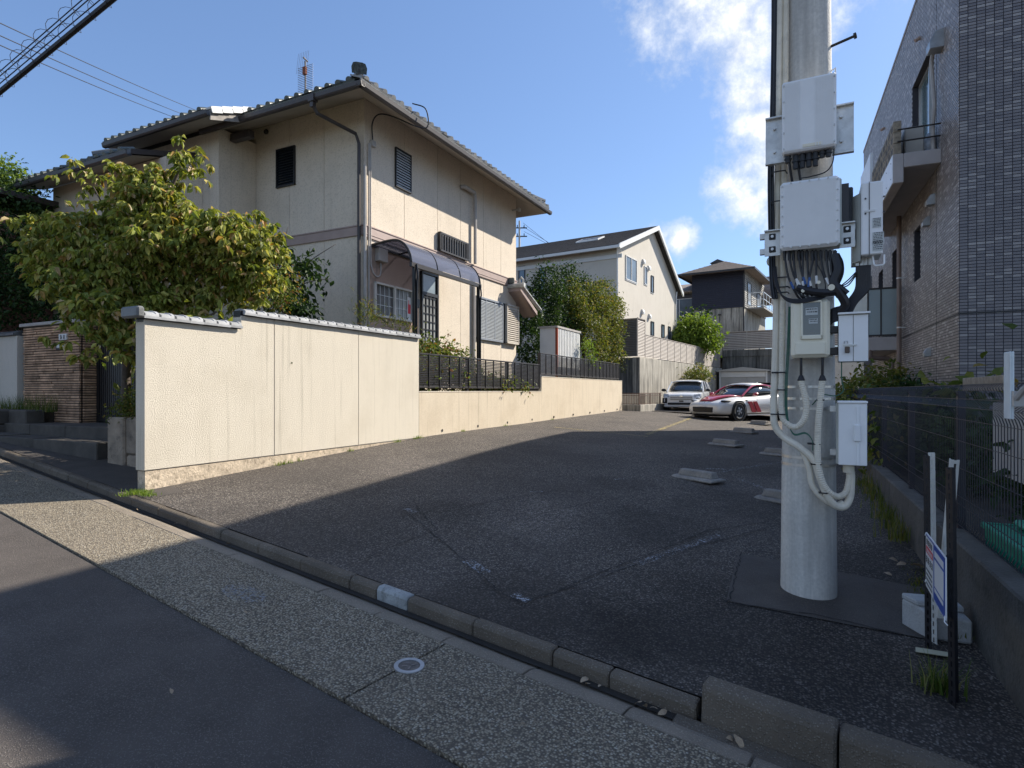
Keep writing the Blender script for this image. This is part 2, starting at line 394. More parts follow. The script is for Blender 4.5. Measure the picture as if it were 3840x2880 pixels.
# near the drop the stones are irregular: a short whitewashed one
cuts=[c for c in cuts if c[1]<-1.75]
e=cuts[-1][1]; seq=[(e,-1.48,0),(-1.48,-1.17,1),(-1.17,-.59,0),(-.59,0,0),(0,.36,0),(.36,.84,0)]
seq=[(a,b,0) for a,b in cuts]+seq
for a,b,wh in seq:
    j=rr.uniform(-.006,.006)+(.004 if wh else 0); y0=rr.uniform(-.004,.004)
    prof=[(y0,ZR-.05),(y0,-.022+j),(y0+.018,0+j),(.078,.002+j),(.09,-.012+j),(.09,ZR-.05)]
    part(krb,'kerb_stone',shear(a+.004,b-.004,prof),M_kerbw if wh else M_kerb,bevel=.008,label='whitewashed short kerb stone' if wh else None)
for a,b in ((.86,1.46),(1.46,2.06),(2.06,2.66),(2.66,3.26),(3.26,3.86),(3.86,4.46),(4.46,5.06),(5.06,5.66)):
    j=rr.uniform(-.004,.004)
    h0=.105 if a<1 else .1
    prof=[(-.02,ZR-.05),(.0,h0-.03+j),(.02,h0+j),(.12,h0+j),(.135,h0-.015+j),(.165,ZR-.03)]
    part(krb,'kerb_stone',shear(a+.005,b-.005,prof),M_kerb,bevel=.012,label='tall kerb stone')
# lip of asphalt under the tall kerb, street side
prof=[(-.20,ZR-.02),(-.02,-.07),(-.02,ZR-.06),(-.20,ZR-.06)]
struct('kerb_footing',ST,shear(.75,7,prof),M_kerb)
# car park surface
def ystart(x):      # lot y where the kerb back edge (street y=.13) lies, for a lot x
    lo,hi=-6,6
    for _ in range(40):
        m=(lo+hi)/2; W_=LOT.w(x,m); 
        if ST.inv(W_.x,W_.y)[1]<.085: lo=m
        else: hi=m
    return hi
NX,NY=48,90; vs=[]
for i in range(NX+1):
    x=.0+7.9*i/NX; y0=ystart(x)
    for j in range(NY+1):
        t=j/NY; y=y0+(30-y0)*t**1.7
        W_=LOT.w(x,y); near=max(0,1-(ST.inv(W_.x,W_.y)[1]-.13)/.5)
        z=zlot(y,x); zk=zst(ST.inv(W_.x,W_.y)[0])
        z=z*(1-near)+zk*near + .004*noise.noise(Vector((x*1.3,y*1.3,0)))*(1-near)
        if y>8: z+=.012*noise.noise(Vector((x*.5,y*.35,3)))
        vs.append((x,y,z))
mb=MB().add(vs,[(i*(NY+1)+j,(i+1)*(NY+1)+j,(i+1)*(NY+1)+j+1,i*(NY+1)+j+1) for i in range(NX) for j in range(NY)])
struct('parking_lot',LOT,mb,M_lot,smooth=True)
mb=MB(); mb.quad((-.1,21,zlot(21,0)+.002),(30,21,zlot(21,0)-.9),(30,50,.2),(-.1,50,.8)); struct('back_yard_ground',LOT,mb,M_patch)
# utility patch round the pole
def onlot(pts,dz): return [(x,y,zlot(y,x)+dz) for x,y in pts]
mb=MB(); pts=onlot([(6.30,1.41),(6.34,.25),(7.1,.27),(7.62,.30),(7.62,1.30),(7.0,1.36)],.006); mb.quad(*pts); struct('asphalt_patch',LOT,mb,M_patch)
# foot path in front of the gate
struct('footpath',ST,strip(ST,-18,-5.25,.085,3.2,lambda x,y:zst(x)+.03*(y-.085),30,6),M_patch)
# cracks: thin sunken lines drawn as dark strips of tar
M_crack=mat('crack_tar',(.012,.012,.012),.9,.1)
def crack(pts,wd=.012,name='pavement_crack'):
    mb=MB(); P=[]
    for (x0,y0),(x1,y1) in zip(pts,pts[1:]):
        n=max(2,int(math.hypot(x1-x0,y1-y0)/.05))
        for i in range(n):
            t=i/n; P.append((x0+(x1-x0)*t+random.uniform(-.012,.012),y0+(y1-y0)*t+random.uniform(-.012,.012)))
    P.append(pts[-1])
    for a,b in zip(P,P[1:]):
        d=Vector((b[0]-a[0],b[1]-a[1])); 
        if d.length<1e-5: continue
        d.normalize(); w_=wd*random.uniform(.12,.42); nx,ny=-d.y*w_,d.x*w_
        q=[(a[0]-nx,a[1]-ny),(b[0]-nx,b[1]-ny),(b[0]+nx,b[1]+ny),(a[0]+nx,a[1]+ny)]
        mb.quad(*[(x,y,zlot(y,x)+.0095) for x,y in q])
    struct(name,LOT,mb,M_crack)
def glot(px,py):
    lo,hi=1.5,80; 
    for _ in range(50):
        Y=(lo+hi)/2; x,y=LOT.inv((px-1920)/2220*Y,Y)
        if 1.5+(1466-py)/2220*Y-zlot(y,x)>0: lo=Y
        else: hi=Y
    return LOT.inv((px-1920)/2220*Y,Y)
for pl in ([(1530,1925),(1690,2060),(1900,2240),(1950,2265)],[(1950,2265),(2190,2190),(2500,2080),(2940,1965)],[(2100,2210),(2450,2075),(2660,1990),(2930,1950)],
           [(1340,2110),(1500,2040),(1640,1990),(1560,1900)],[(1900,1960),(2200,1890),(2470,1845)],[(2730,1800),(2800,1830),(2938,1870)],[(2560,1760),(2700,1810)],
           [(2780,2070),(2740,2250),(2720,2262),(3060,2310),(3390,2385)],[(2140,1770),(2400,1735),(2650,1700)],[(1730,1905),(1900,1872),(2100,1840)],[(2640,1775),(2760,1762),(2930,1735)],[(2780,2068),(2940,2080)]):
    crack([glot(*p) for p in pl],.014)
# worn paint: white ticks and a yellow bay line
def worn(name,c,rough=.7,keep=.5):
    m,t,b=newmat(name); co=t.node('ShaderNodeTexCoord').outputs['Object']
    a=t.map(t.noise(co,45,5,.75),keep,keep+.05,0,1)
    t.put(b.inputs['Base Color'],c); b.inputs['Roughness'].default_value=rough
    tr=t.node('ShaderNodeBsdfTransparent'); mx=t.node('ShaderNodeMixShader',{0:a,1:tr.outputs[0],2:b.outputs[0]})
    t.l.new(mx.outputs[0],m.node_tree.nodes['Material Output'].inputs[0]); return m
M_wpaint=worn('worn_white_paint',(.40,.42,.45),.7,.53); M_ypaint=worn('worn_yellow_paint',(.62,.48,.14),.7,.525); M_lpaint=worn('faded_white_paint',(.40,.42,.46),.7,.56)
def mark(p0,p1,wd,m,name):
    a=glot(*p0); b=glot(*p1); d=Vector((b[0]-a[0],b[1]-a[1])).normalized(); nx,ny=-d.y*wd/2,d.x*wd/2
    q=[(a[0]-nx,a[1]-ny),(b[0]-nx,b[1]-ny),(b[0]+nx,b[1]+ny),(a[0]+nx,a[1]+ny)]
    mb=MB(); N=24
    for i in range(N):
        t0,t1=i/N,(i+1)/N
        L_=lambda s,t:(q[0][0]*(1-t)+q[1][0]*t if s==0 else q[3][0]*(1-t)+q[2][0]*t, q[0][1]*(1-t)+q[1][1]*t if s==0 else q[3][1]*(1-t)+q[2][1]*t)
        c=[L_(0,t0),L_(0,t1),L_(1,t1),L_(1,t0)]; mb.quad(*[(x,y,zlot(y,x)+.0135+(.006 if y>8 else 0)) for x,y in c])
    struct(name,LOT,mb,m)
mark((1752,2108),(1825,2155),.10,M_wpaint,'painted_mark'); mark((1925,2235),(1985,2262),.08,M_wpaint,'painted_mark')
mark((1520,1912),(1562,1925),.08,M_wpaint,'painted_mark'); mark((1985,1848),(2035,1846),.05,M_wpaint,'painted_mark'); mark((2305,1801),(2345,1799),.06,M_wpaint,'painted_mark')
mark((2425,1632),(2590,1570),.13,M_ypaint,'painted_bay_line'); mark((2080,1604),(2430,1640),.10,M_ypaint,'painted_bay_line')
mark((2390,2120),(2700,2010),.09,M_lpaint,'painted_bay_line'); mark((2690,1775),(2935,1735),.09,M_lpaint,'painted_bay_line'); mark((2640,1760),(2720,1762),.08,M_wpaint,'painted_mark')
mark((2760,1795),(2938,1862),.10,M_lpaint,'painted_bay_line'); mark((2785,1670),(2900,1685),.08,M_lpaint,'painted_bay_line')
# garden terrace behind the walls, upper terrace behind the retaining wall
mb=MB(); mb.box(-26,-.16,2.1,33,-1.5,1.36); struct('garden_ground',LOT,mb,M_soil)
mb=MB(); mb.box(-26,-.35,.6,22,-1.5,2.7); mb.box(-.3,30,14.5,22,-1.5,3.2); struct('upper_terrace',RET,mb,M_soil)
mb=MB(); mb.box(-20,60,20,80,-1.5,4.3); struct('hillside',RET,mb,M_soil)
# ================================================================== GARDEN WALL (high part)
gw=thing('garden_wall','cream stucco garden wall with grey tile coping, its tall near stretch at the kerb','wall',LOT,(-.08,2.6,.4))
G=.006
def slab(x0,x1,y0,y1,zb,zt):
    # zb(y) bottom follows the ground
    return MB().hexa([(x0,y0,zb(y0)),(x1,y0,zb(y0)),(x1,y1,zb(y1)),(x0,y1,zb(y1)),(x0,y0,zt),(x1,y0,zt),(x1,y1,zt),(x0,y1,zt)])
zb=lambda y:.575+.0015*y
part(gw,'core',MB().box(-.15,-.008,.02,5.34,.572,2.30),M_pipe)
G=.004
part(gw,'stucco_panel',MB().prism([(0,.575),(1.86-G,.578),(1.86-G,2.52),(1.30,2.52),(1.30,2.33),(0,2.33)],'x',-.165,0),M_wallc,bevel=.006)
for a,b in ((1.86,3.63),(3.63,5.37)): part(gw,'stucco_panel',slab(-.165,0,a+G,b-(G if b<5 else 0),zb,2.52),M_wallc,bevel=.004)
part(gw,'plinth',slab(-.15,-.012,.012,5.36,lambda y:-.1,.568),M_plinth,bevel=.006)
# coping tiles
def captile():
    mb=MB(); prof=[(-.22,.0),(-.21,.035),(-.16,.060),(-.08,.072),(.0,.058),(.045,.035),(.05,.0),(.035,-.012),(-.20,-.012)]
    mb.prism([(x,z) for x,z in prof],'y',0.018,.182)
    mb.prism([(x*.97-.004,z+.012) for x,z in prof],'y',.150,.190)
    mb.box(.03,.056,0,.2,-.022,.008)
    return mb
ctm=captile().mesh('coping_tile'); ctm.materials.append(M_capt)
def tiles(t,y0,y1,z,n):
    B=INFO[t.name]
    for i in range(n):
        yy=y0+(y1-y0)*i/n; s=(y1-y0)/n/.2
        o=piece(t,'coping_tile',ctm,None,(0-B[0],yy-B[1],z+random.uniform(-.003,.003)-B[2]),(0,0,random.uniform(-.012,.012))); o.scale=(1,s,1)
tiles(gw,-.03,1.29,2.36,7); tiles(gw,1.32,5.38,2.55,21)
part(gw,'coping_end',MB().box(-.26,.07,-.12,-.03,2.34,2.47),M_tile,bevel=.02)
part(gw,'mortar_bed',MB().box(-.15,-.01,.0,5.37,2.30,2.40).box(-.15,-.01,1.3,5.37,2.5,2.59),M_blackf)
# low retaining walls with drain holes
M_hole=M_black
for (a,b,zt,lab,nh,jt) in ((5.375,11.33,1.475,'low cream stucco wall under the first black slat fence, darkened with streaks',4,[(5.375,11.33)]),(11.34,19.45,1.90,'higher cream stucco wall under the far black slat fence',5,[(11.34,19.45)])):
    lw=thing('retaining_wall',lab,'wall',LOT,(-.08,(a+b)/2,.5))
    part(lw,'stucco_face',slab(-.16,-.004 if a<6 else -.02,a,b,lambda y:-.1,zt),M_lowc,bevel=.008)
    part(lw,'coping_edge',MB().box(-.165,.004 if a<6 else -.012,a,b-.002,zt+.001,zt+.02),M_wallc,bevel=.005)
    for i in range(nh):
        y=a+(b-a)*(i+.55)/nh; z=zlot(y,0)+.075
        part(lw,'drain_hole',MB().cyl((-.03,y,z),(.004,y,z),.03,seg=10),M_black)
# slat fences
def slatfence(a,b,z0,z1,lab,nb):
    f=thing('slat_fence',lab,'fence',LOT,(-.08,(a+b)/2,z0),group=None)
    part(f,'top_rail',MB().box(-.10,-.06,a,b,z1-.035,z1),M_dark,bevel=.004)
    part(f,'bottom_rail',MB().box(-.10,-.06,a,b,z0,z0+.035),M_dark,bevel=.004)
    n=int(round((z1-z0-.09)/.036))
    sm=MB().box(-.007,.007,0,b-a-.06,-.0125,.0125).mesh('slat'); sm.materials.append(M_dark)
    for i in range(n):
        piece(f,'slat',sm,None,(0.005,a+.03-(a+b)/2,.055+i*.036))
    pm=MB().box(-.012,.012,-.012,.012,0,z1-z0-.02).mesh('stile'); pm.materials.append(M_dark)
    for i in range(nb+1):
        piece(f,'stile',pm,None,(.018,a+.012+(b-a-.024)*i/nb-(a+b)/2,.01))
    pm2=MB().box(-.028,.028,-.028,.028,-.12,z1-z0-.002).mesh('post'); pm2.materials.append(M_dark)
    for i in range(4):
        piece(f,'post',pm2,None,(-.035,a+.03+(b-a-.06)*i/3-(a+b)/2,0))
slatfence(5.40,11.30,1.56,2.26,'near black horizontal slat fence on the low cream wall',15)
slatfence(11.34,19.2,1.97,2.60,'far black horizontal slat fence stepped up beside the hedge',19)
# ================================================================== THE HOUSE
hs=thing('house','two-storey cream stucco house with grey tiled roof behind the garden wall','house',LOT,(-5,9,1.3))
X0,X1=-8.6,-1.3; Y0,Y1=5.28,12.28
part(hs,'wall',MB().box(X0,X1-.03,Y0+.03,Y1,1.2,7.5),M_dark)
ju=[5.28,6.62,7.95,9.02,10.23,11.27,12.28]
for a,b in zip(ju,ju[1:]):
    part(hs,'wall_panel',MB().box(X1-.028,X1,a+(.0 if a==5.28 else .005),b-(0 if b==12.28 else .005),1.2,7.53),M_housec,bevel=.003)
fv=[-1.3,-2.40,-3.42,-4.48,-5.5,-6.7,-8.6]
for a,b in zip(fv[1:],fv): 
    part(hs,'wall_panel',MB().box(a+(.004),b-(.029 if b==-1.3 else .004),Y0,Y0+.028,1.2,7.53),M_housec,bevel=.003)
# front wing
WX,WY=-4.48,4.32
part(hs,'wing_wall',MB().box(X0,WX,WY,Y0-.002,1.2,7.16),M_housec)
part(hs,'lower_wing_wall',MB().box(-9.3,-5.0,3.5,WY-.003,1.2,6.35),M_housec)
# belt course
bb=MB().box(X1+.002,X1+.035,Y0-.035,Y1,4.66,4.91); bb.box(X1+.002,X1+.05,Y0-.05,Y1,4.885,4.915); bb.box(X1+.002,X1+.045,Y0-.045,Y1,4.72,4.735)
part(hs,'belt_course',bb,M_band,bevel=.004)
bb=MB().box(WX,X1,Y0-.035,Y0-.002,4.70,4.91).box(WX,X1+.0,Y0-.05,Y0-.002,4.885,4.915); part(hs,'belt_course',bb,M_band,bevel=.004)
part(hs,'belt_course',MB().box(X0,WX+.035,WY-.035,WY-.002,4.70,4.91),M_band,bevel=.004)
part(hs,'entrance_panel',MB().box(X1+.001,X1+.02,5.40,7.12,1.2,4.50),M_pink,bevel=.003)
# roof: hip planes with ribbed tiles
EV,EU0,EU1,EL=-.53,4.28,13.05,-9.4
zE=7.2; PIT=.42
roof=MB()
cx,cy=(EV+EL)/2,(EU0+EU1)/2; hh=min((EV-EL)/2,(EU1-EU0)/2); zr=zE+.10+PIT*hh
ra,rb=(cx-.05,cy,zr),(cx+.05,cy,zr)
c00=(EL,EU0,zE+.06);c10=(EV,EU0,zE+.06);c11=(EV,EU1,zE+.06);c01=(EL,EU1,zE+.06)
roof.quad(c00,c10,rb,ra); roof.quad(c10,c11,rb); roof.quad(c11,c01,ra,rb); roof.quad(c01,c00,ra)
rf=part(hs,'roof',roof,M_tile)
# tile courses as raised ribs (joined: they run over the whole slope)
rib=MB(); PW=.265
def ribs(p0,dirx,diry,length,run):
    n=int(length/PW)
    for i in range(n):
        t=(i+.5)*PW; m=min(t,length-t); rl=min(run,m) if True else run
        if rl<.3: continue
        a=Vector(p0)+Vector(dirx)*t; b=a+Vector(diry)*rl; b.z=a.z+PIT*rl
        k=max(1,int(rl/.24)); rib.tube([a.lerp(b,q/k)+Vector((0,0,.03)) for q in range(k+1)],.05,6)
ribs((EL,EU0,zE+.06),(1,0,0),(0,1,0),EV-EL,hh); ribs((EV,EU0,zE+.06),(0,1,0),(-1,0,0),EU1-EU0,hh)
part(hs,'roof_tiles',rib,M_tile,under=rf,kind='stuff')
# eave tiles, each its own
def eavetile():
    mb=MB(); N=8; r=.062
    out=[(r*1.0*math.cos(a)*1.1,r*math.sin(a)) for a in [math.pi*i/N for i in range(N+1)]]
    prof=[(.1325,-.03),(.1325,.0)]+out+[(-.1325,.0),(-.1325,-.03)]
    mb.prism(prof,'y',0,.30); mb.prism([(x,z) for x,z in [(.13,-.055),(.13,.0),(-.13,.0),(-.13,-.055)]],'y',-.0,.03)
    return mb
etm=eavetile().mesh('eave_tile'); etm.materials.append(M_tileg); etm2=etm.copy(); etm2.materials.clear(); etm2.materials.append(mat('sunny_roof_tile',(.34,.34,.33),.5,.3,3,.3,40,0,.5,.4,(.12,.12,.11),objrnd=.3))  # sun-side eave tiles: paler copy with the sunlight put into the colour
B=INFO[hs.name]
n=int((EV-EL)/PW)
for i in range(n):
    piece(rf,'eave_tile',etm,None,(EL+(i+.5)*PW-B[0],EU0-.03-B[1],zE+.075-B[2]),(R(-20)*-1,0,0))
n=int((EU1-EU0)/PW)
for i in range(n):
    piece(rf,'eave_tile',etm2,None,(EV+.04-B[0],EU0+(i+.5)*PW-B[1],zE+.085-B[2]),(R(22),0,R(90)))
# hip ridge and ridge-end tile
rd=MB()
def ridge(a,b,w=.16,h=.2):
    a=Vector(a);b=Vector(b); k=int((b-a).length/.3)
    for i in range(k):
        p=a.lerp(b,i/k); q=a.lerp(b,(i+1)/k)
        rd.tube([p+Vector((0,0,h*.6)),q+Vector((0,0,h*.6))],w/2*1.1,8); rd.tube([p+Vector((0,0,.02)),q+Vector((0,0,.02))],w/2,6)
ridge((EV-.1,EU0+.1,zE+.14),(cx+.05,cy,zr)); ridge((EV-.1,EU1-.1,zE+.14),(cx+.05,cy,zr)); ridge((EL+.1,EU0+.1,zE+.14),(cx-.05,cy,zr))
part(hs,'hip_ridge',rd,M_tile,under=rf)
oni=MB(); oc=(EV+.02,EU0-.02)
M_=Matrix.Rotation(R(45),3,'Z')
oni.prism([(-.10,zE+.12),(-.11,zE+.24),(-.08,zE+.32),(0,zE+.345),(.08,zE+.32),(.11,zE+.24),(.10,zE+.12),(.05,zE+.12),(.055,zE+.22),(0,zE+.27),(-.055,zE+.22),(-.05,zE+.12)],'y',-.06,.02); oni.v=[(oc[0]+x*.7071-y*.7071*-1,oc[1]+x*.7071*1+y*.7071,z) for x,y,z in oni.v]
part(hs,'ridge_end_tile',oni,M_tileg,under=rf,bevel=.008)
# fascia, gutters, soffits
fa=MB().box(EL,EV-.03,EU0+.02,EU0+.05,zE-.09,zE+.05).box(EV-.05,EV-.02,EU0+.02,EU1,zE-.09,zE+.05); part(hs,'fascia',fa,M_dark)
def gprof(w=.11,h=.10): return [(0,h),(0,.02),(.03,0),(w-.02,0),(w,.03),(w+.012,h),(w-.006,h),(w-.012,.03),(.03,.012),(.012,.03),(.012,h)]
gm=MB(); 
gm.prism([(EU0+.02-x,zE-.13+z) for x,z in gprof()],'x',-4.95,EV+.10)
gm.prism([(EV-.02+x,zE-.13+z) for x,z in gprof()],'y',EU0-.1,EU1+.05)
part(hs,'gutter',gm,M_gut,bevel=.003)
sf=MB(); zw=7.5
sf.quad((X1,Y0,zw),(X1,Y1,zw),(EV-.03,EU1,zE-.08),(EV-.03,EU0+.05,zE-.08)); sf.quad((X0,Y0,zw+.0),(X1,Y0,zw),(EV-.03,EU0+.05,zE-.08),(EL,EU0+.05,zE-.08))
sf.quad((X1,Y1,zw),(X0,Y1,zw),(EL,EU1,zE-.08),(EV-.03,EU1,zE-.08))
part(hs,'soffit',sf,M_soff)
# wing roof, a lower eave in front
WE=3.55; wr=MB(); zW=6.97
wr.hexa([(-7.25,WE,zW),(-3.72,WE,zW),(-3.72,EU0+.2,zW+.33),(-7.25,EU0+.2,zW+.33),(-7.25,WE,zW+.10),(-3.72,WE,zW+.10),(-3.72,EU0+.2,zW+.43),(-7.25,EU0+.2,zW+.43)])
wr_=part(hs,'wing_roof',wr,M_gut)
for i in range(13): piece(wr_,'eave_tile',etm,None,(-7.18+i*PW-B[0],WE-.03-B[1],zW+.12-B[2]),(R(20),0,0))
part(hs,'gutter',MB().prism([(WE+.02-x,zW-.05+z) for x,z in gprof()],'x',-7.22,-3.70),M_gut,under=wr_)
vt=MB()
for i in range(4): 
    y=WE-.02+i*.24; z=zW+.15+i*.24*.42; vt.obox((-3.72,y+.12,z),(.085,.125,.022),M=Matrix.Rotation(R(20),3,'X')); vt.obox((-3.645,y+.12,z-.05),(.012,.125,.06),M=Matrix.Rotation(R(20),3,'X'))
part(hs,'verge_tiles',vt,M_white,under=wr_,bevel=.006,label='pale verge tiles catching the sun')
part(hs,'bargeboard',MB().hexa([(-3.72,WE,zW-.12),(-3.69,WE,zW-.12),(-3.69,EU0,zW+.12),(-3.72,EU0,zW+.12),(-3.72,WE,zW+.09),(-3.69,WE,zW+.09),(-3.69,EU0,zW+.40),(-3.72,EU0,zW+.40)]),mat('bargeboard_paint',(.30,.27,.24),.7,.3,6,dirt=.4),under=wr_)
part(hs,'purlin_end',MB().box(-4.45,-3.85,WY+.25,WY+.40,zW-.02,zW+.14),M_gut,under=wr_,bevel=.01)
sfw=MB().quad((-7.25,WY,7.2),(-3.72,WY,7.2),(-3.72,WE+.03,zW-.02),(-7.25,WE+.03,zW-.02)); part(hs,'soffit',sfw,M_soff,under=wr_)
# lower roof on the left
lr=MB(); LE=2.9; zL=6.22
lr.hexa([(-9.6,LE,zL),(-5.2,LE,zL),(-5.2,WY+.3,zL+.5),(-9.6,WY+.3,zL+.5),(-9.6,LE,zL+.1),(-5.2,LE,zL+.1),(-5.2,WY+.3,zL+.62),(-9.6,WY+.3,zL+.62)])
lr_=part(hs,'lower_roof',lr,M_gut)
for i in range(16): piece(lr_,'eave_tile',etm,None,(-9.5+i*PW-B[0],LE-.03-B[1],zL+.12-B[2]),(R(20),0,0))
part(hs,'gutter',MB().prism([(LE+.02-x,zL-.05+z) for x,z in gprof()],'x',-9.62,-5.2),M_gut,under=lr_)
part(hs,'soffit',MB().quad((-9.6,3.5,6.36),(-5.2,3.5,6.36),(-5.2,LE+.03,zL-.02),(-9.6,LE+.03,zL-.02)),M_soff,under=lr_)
# downpipes
dp=MB(); dp.box(-1.72,-1.58,EU0-.12,EU0,zE-.16,zE-.02); dp.box(-1.69,-1.61,EU0-.10,EU0-.02,zE-.26,zE-.14)
dp.tube([(-1.65,EU0-.06,zE-.2),(-1.62,EU0+.02,zE-.35),(-1.42,Y0-.12,6.75),(-1.36,Y0-.09,6.55),(-1.36,Y0-.09,1.3)],.036,8)
part(hs,'downpipe',dp,M_gut)
dp2=MB().tube([(-1.23,Y0-.06,6.1),(-1.23,Y0-.06,1.3)],.03,8); dp2.tube([(-1.255,Y0+.09,6.6),(-1.255,Y0+.09,1.4)],.018,8); part(hs,'conduit',dp2,M_pipe)
cw=MB().box(X1,X1+.08,5.44,5.56,6.58,6.70); part(hs,'junction_box',cw,M_pipe,bevel=.006)
cb=MB().tube(spline([(X1+.05,5.48,6.7),(X1+.06,5.46,7.05),(X1+.2,5.5,7.22),(X1+.5,5.6,7.15),(X1+.85,5.9,7.0),(X1+1.0,6.1,7.05),(X1+.98,6.05,7.4),(X1+.75,5.9,7.5)],6),.014,6); part(hs,'service_cable',cb,M_black)
part(hs,'meter_box',MB().box(X1+.02,X1+.14,5.58,5.88,4.22,4.5),M_pipe,bevel=.012)
cb=MB().tube(spline([(X1+.06,5.40,6.6),(X1+.05,5.42,4.4),(X1+.06,5.44,4.05),(X1+.07,5.55,3.9),(X1+.07,5.70,3.95),(X1+.07,5.72,4.2)],6),.016,6); part(hs,'service_cable',cb,M_pipe)
# air-conditioner duct cover and far pipe
ac=MB().tube([(X1+.02,8.98,6.82),(X1+.10,9.05,6.84),(X1+.10,9.55,6.83)],.055,8); ac.tube([(X1+.09,9.58,6.86),(X1+.09,9.62,6.7),(X1+.09,9.62,4.93)],.045,8)
ac.tube([(X1+.05,9.62,4.66),(X1+.05,9.62,1.4)],.045,8)
part(hs,'duct_cover',ac,M_pipe)
# windows
def lwindow(face,a,b,z0,z1,dark,n=14):
    fr_=.025
    if face=='r': F=lambda p,q,lo,hi,c0,c1: MB().box(X1+lo,X1+hi,p,q,c0,c1)
    else: F=lambda p,q,lo,hi,c0,c1: MB().box(p,q,Y0-hi,Y0-lo,c0,c1)
    wdw=MB()
    for q in (F(a,a+fr_,.001,.045,z0,z1),F(b-fr_,b,.001,.045,z0,z1),F(a,b,.001,.045,z1-fr_,z1),F(a,b,.001,.05,z0,z0+fr_)): wdw.add(q.v,q.f)
    w_=part(hs,'window',wdw,M_blackf)
    part(hs,'backing',F(a+fr_,b-fr_,.001,.006,z0+fr_,z1-fr_),M_glassd,under=w_)
    H_=(z1-z0-2*fr_)/n
    for i in range(n):
        z=z0+fr_+H_*(i+.5)
        if face=='r': m_=MB().hexa([(X1+.012,a+fr_,z+H_*.42),(X1+.012,b-fr_,z+H_*.42),(X1+.036,b-fr_,z-H_*.40),(X1+.036,a+fr_,z-H_*.40),(X1+.016,a+fr_,z+H_*.42),(X1+.016,b-fr_,z+H_*.42),(X1+.040,b-fr_,z-H_*.40),(X1+.040,a+fr_,z-H_*.40)][:8])
        else: m_=MB().hexa([(a+fr_,Y0-.036,z-H_*.4),(b-fr_,Y0-.036,z-H_*.4),(b-fr_,Y0-.012,z+H_*.42),(a+fr_,Y0-.012,z+H_*.42),(a+fr_,Y0-.040,z-H_*.4),(b-fr_,Y0-.040,z-H_*.4),(b-fr_,Y0-.016,z+H_*.42),(a+fr_,Y0-.016,z+H_*.42)])
        part(hs,'louver',m_,M_glassd if dark else M_louv,under=w_)
lwindow('r',6.27,6.84,6.0,6.87,False); lwindow('f',-3.80,-3.23,6.03,6.89,True)
# barred window
bw=MB().box(X1,X1+.02,7.95,9.27,4.95,5.40); w_=part(hs,'window',bw,M_blackf)
part(hs,'pane',MB().box(X1+.02,X1+.024,8.0,9.22,4.99,5.36),M_glassl,under=w_)
part(hs,'grille_rail',MB().box(X1+.06,X1+.10,7.93,9.29,5.36,5.40).box(X1+.06,X1+.10,7.93,9.29,4.93,4.97).box(X1+.02,X1+.1,7.93,7.97,4.93,5.40).box(X1+.02,X1+.1,9.25,9.29,4.93,5.40),M_dark,under=w_)
for i in range(11): part(hs,'bar',MB().box(X1+.07,X1+.095,8.02+i*.115,8.06+i*.115,4.97,5.36),M_dark,under=w_)
# sliding lattice window with a red and white notice
a,b,z0,z1=5.54,6.87,3.06,3.79
M_frost=glass('frosted_glass',(.30,.30,.28),.25,.6)
fw=MB()
for q in ((a,a+.045,z0,z1),(b-.045,b,z0,z1),(a,b,z1-.045,z1),(a,b,z0,z0+.05),((a+b)/2-.03,(a+b)/2+.03,z0,z1)): fw.box(X1+.021,X1+.075,q[0],q[1],q[2],q[3])
w_=part(hs,'window',fw,mat('beige_frame',(.62,.58,.52),.5,.05),bevel=.004)
for k,(p,q) in enumerate(((a+.045,(a+b)/2-.03),((a+b)/2+.03,b-.045))):
    part(hs,'pane',MB().box(X1+.022,X1+.03,p,q,z0+.05,z1-.045),M_frost if k else glass('dim_glass',(.13,.12,.11),.2,.6),under=w_)
    lt=MB()
    for i in range(1,4): lt.box(X1+.03,X1+.042,p+(q-p)*i/4-.007,p+(q-p)*i/4+.007,z0+.05,z1-.045)
    for i in range(1,3): lt.box(X1+.03,X1+.041,p,q,z0+.05+(z1-z0-.095)*i/3-.007,z0+.05+(z1-z0-.095)*i/3+.007)
    part(hs,'lattice',lt,M_alu,under=w_)
M_redp=mat('red_print',(.62,.03,.05),.6,.05)
part(hs,'notice',MB().box(X1+.043,X1+.046,6.67,6.81,3.10,3.62),M_white,under=w_)
part(hs,'red_print',MB().box(X1+.0462,X1+.048,6.69,6.79,3.25,3.46).box(X1+.0462,X1+.048,6.71,6.735,3.46,3.55),M_redp,under=w_)
# door
dr=MB().box(X1+.0,X1+.06,7.22,7.27,1.55,4.32).box(X1,X1+.06,7.87,7.92,1.55,4.32).box(X1,X1+.06,7.22,7.92,4.27,4.32).box(X1,X1+.06,7.22,7.92,3.76,3.84)
w_=part(hs,'door',dr,M_blackf)
part(hs,'transom_pane',MB().box(X1+.01,X1+.02,7.27,7.87,3.84,4.27),glass('sky_glass',(.25,.30,.32),.05,.9),under=w_)
part(hs,'pane',MB().box(X1+.01,X1+.018,7.27,7.87,1.6,3.76),M_frost,under=w_)
lt=MB()
for i in range(0,5): lt.box(X1+.018,X1+.04,7.27+i*.146,7.29+i*.146,1.6,3.76)
for i in range(0,12): lt.box(X1+.018,X1+.039,7.27,7.87,1.62+i*.19,1.64+i*.19)
part(hs,'lattice',lt,M_dark,under=w_)
part(hs,'handle',MB().box(X1+.04,X1+.09,7.33,7.36,2.55,2.75),M_alu,under=w_,bevel=.005)
part(hs,'intercom',MB().box(X1+.02,X1+.08,7.02,7.1,3.42,3.62),M_blackf,bevel=.006)
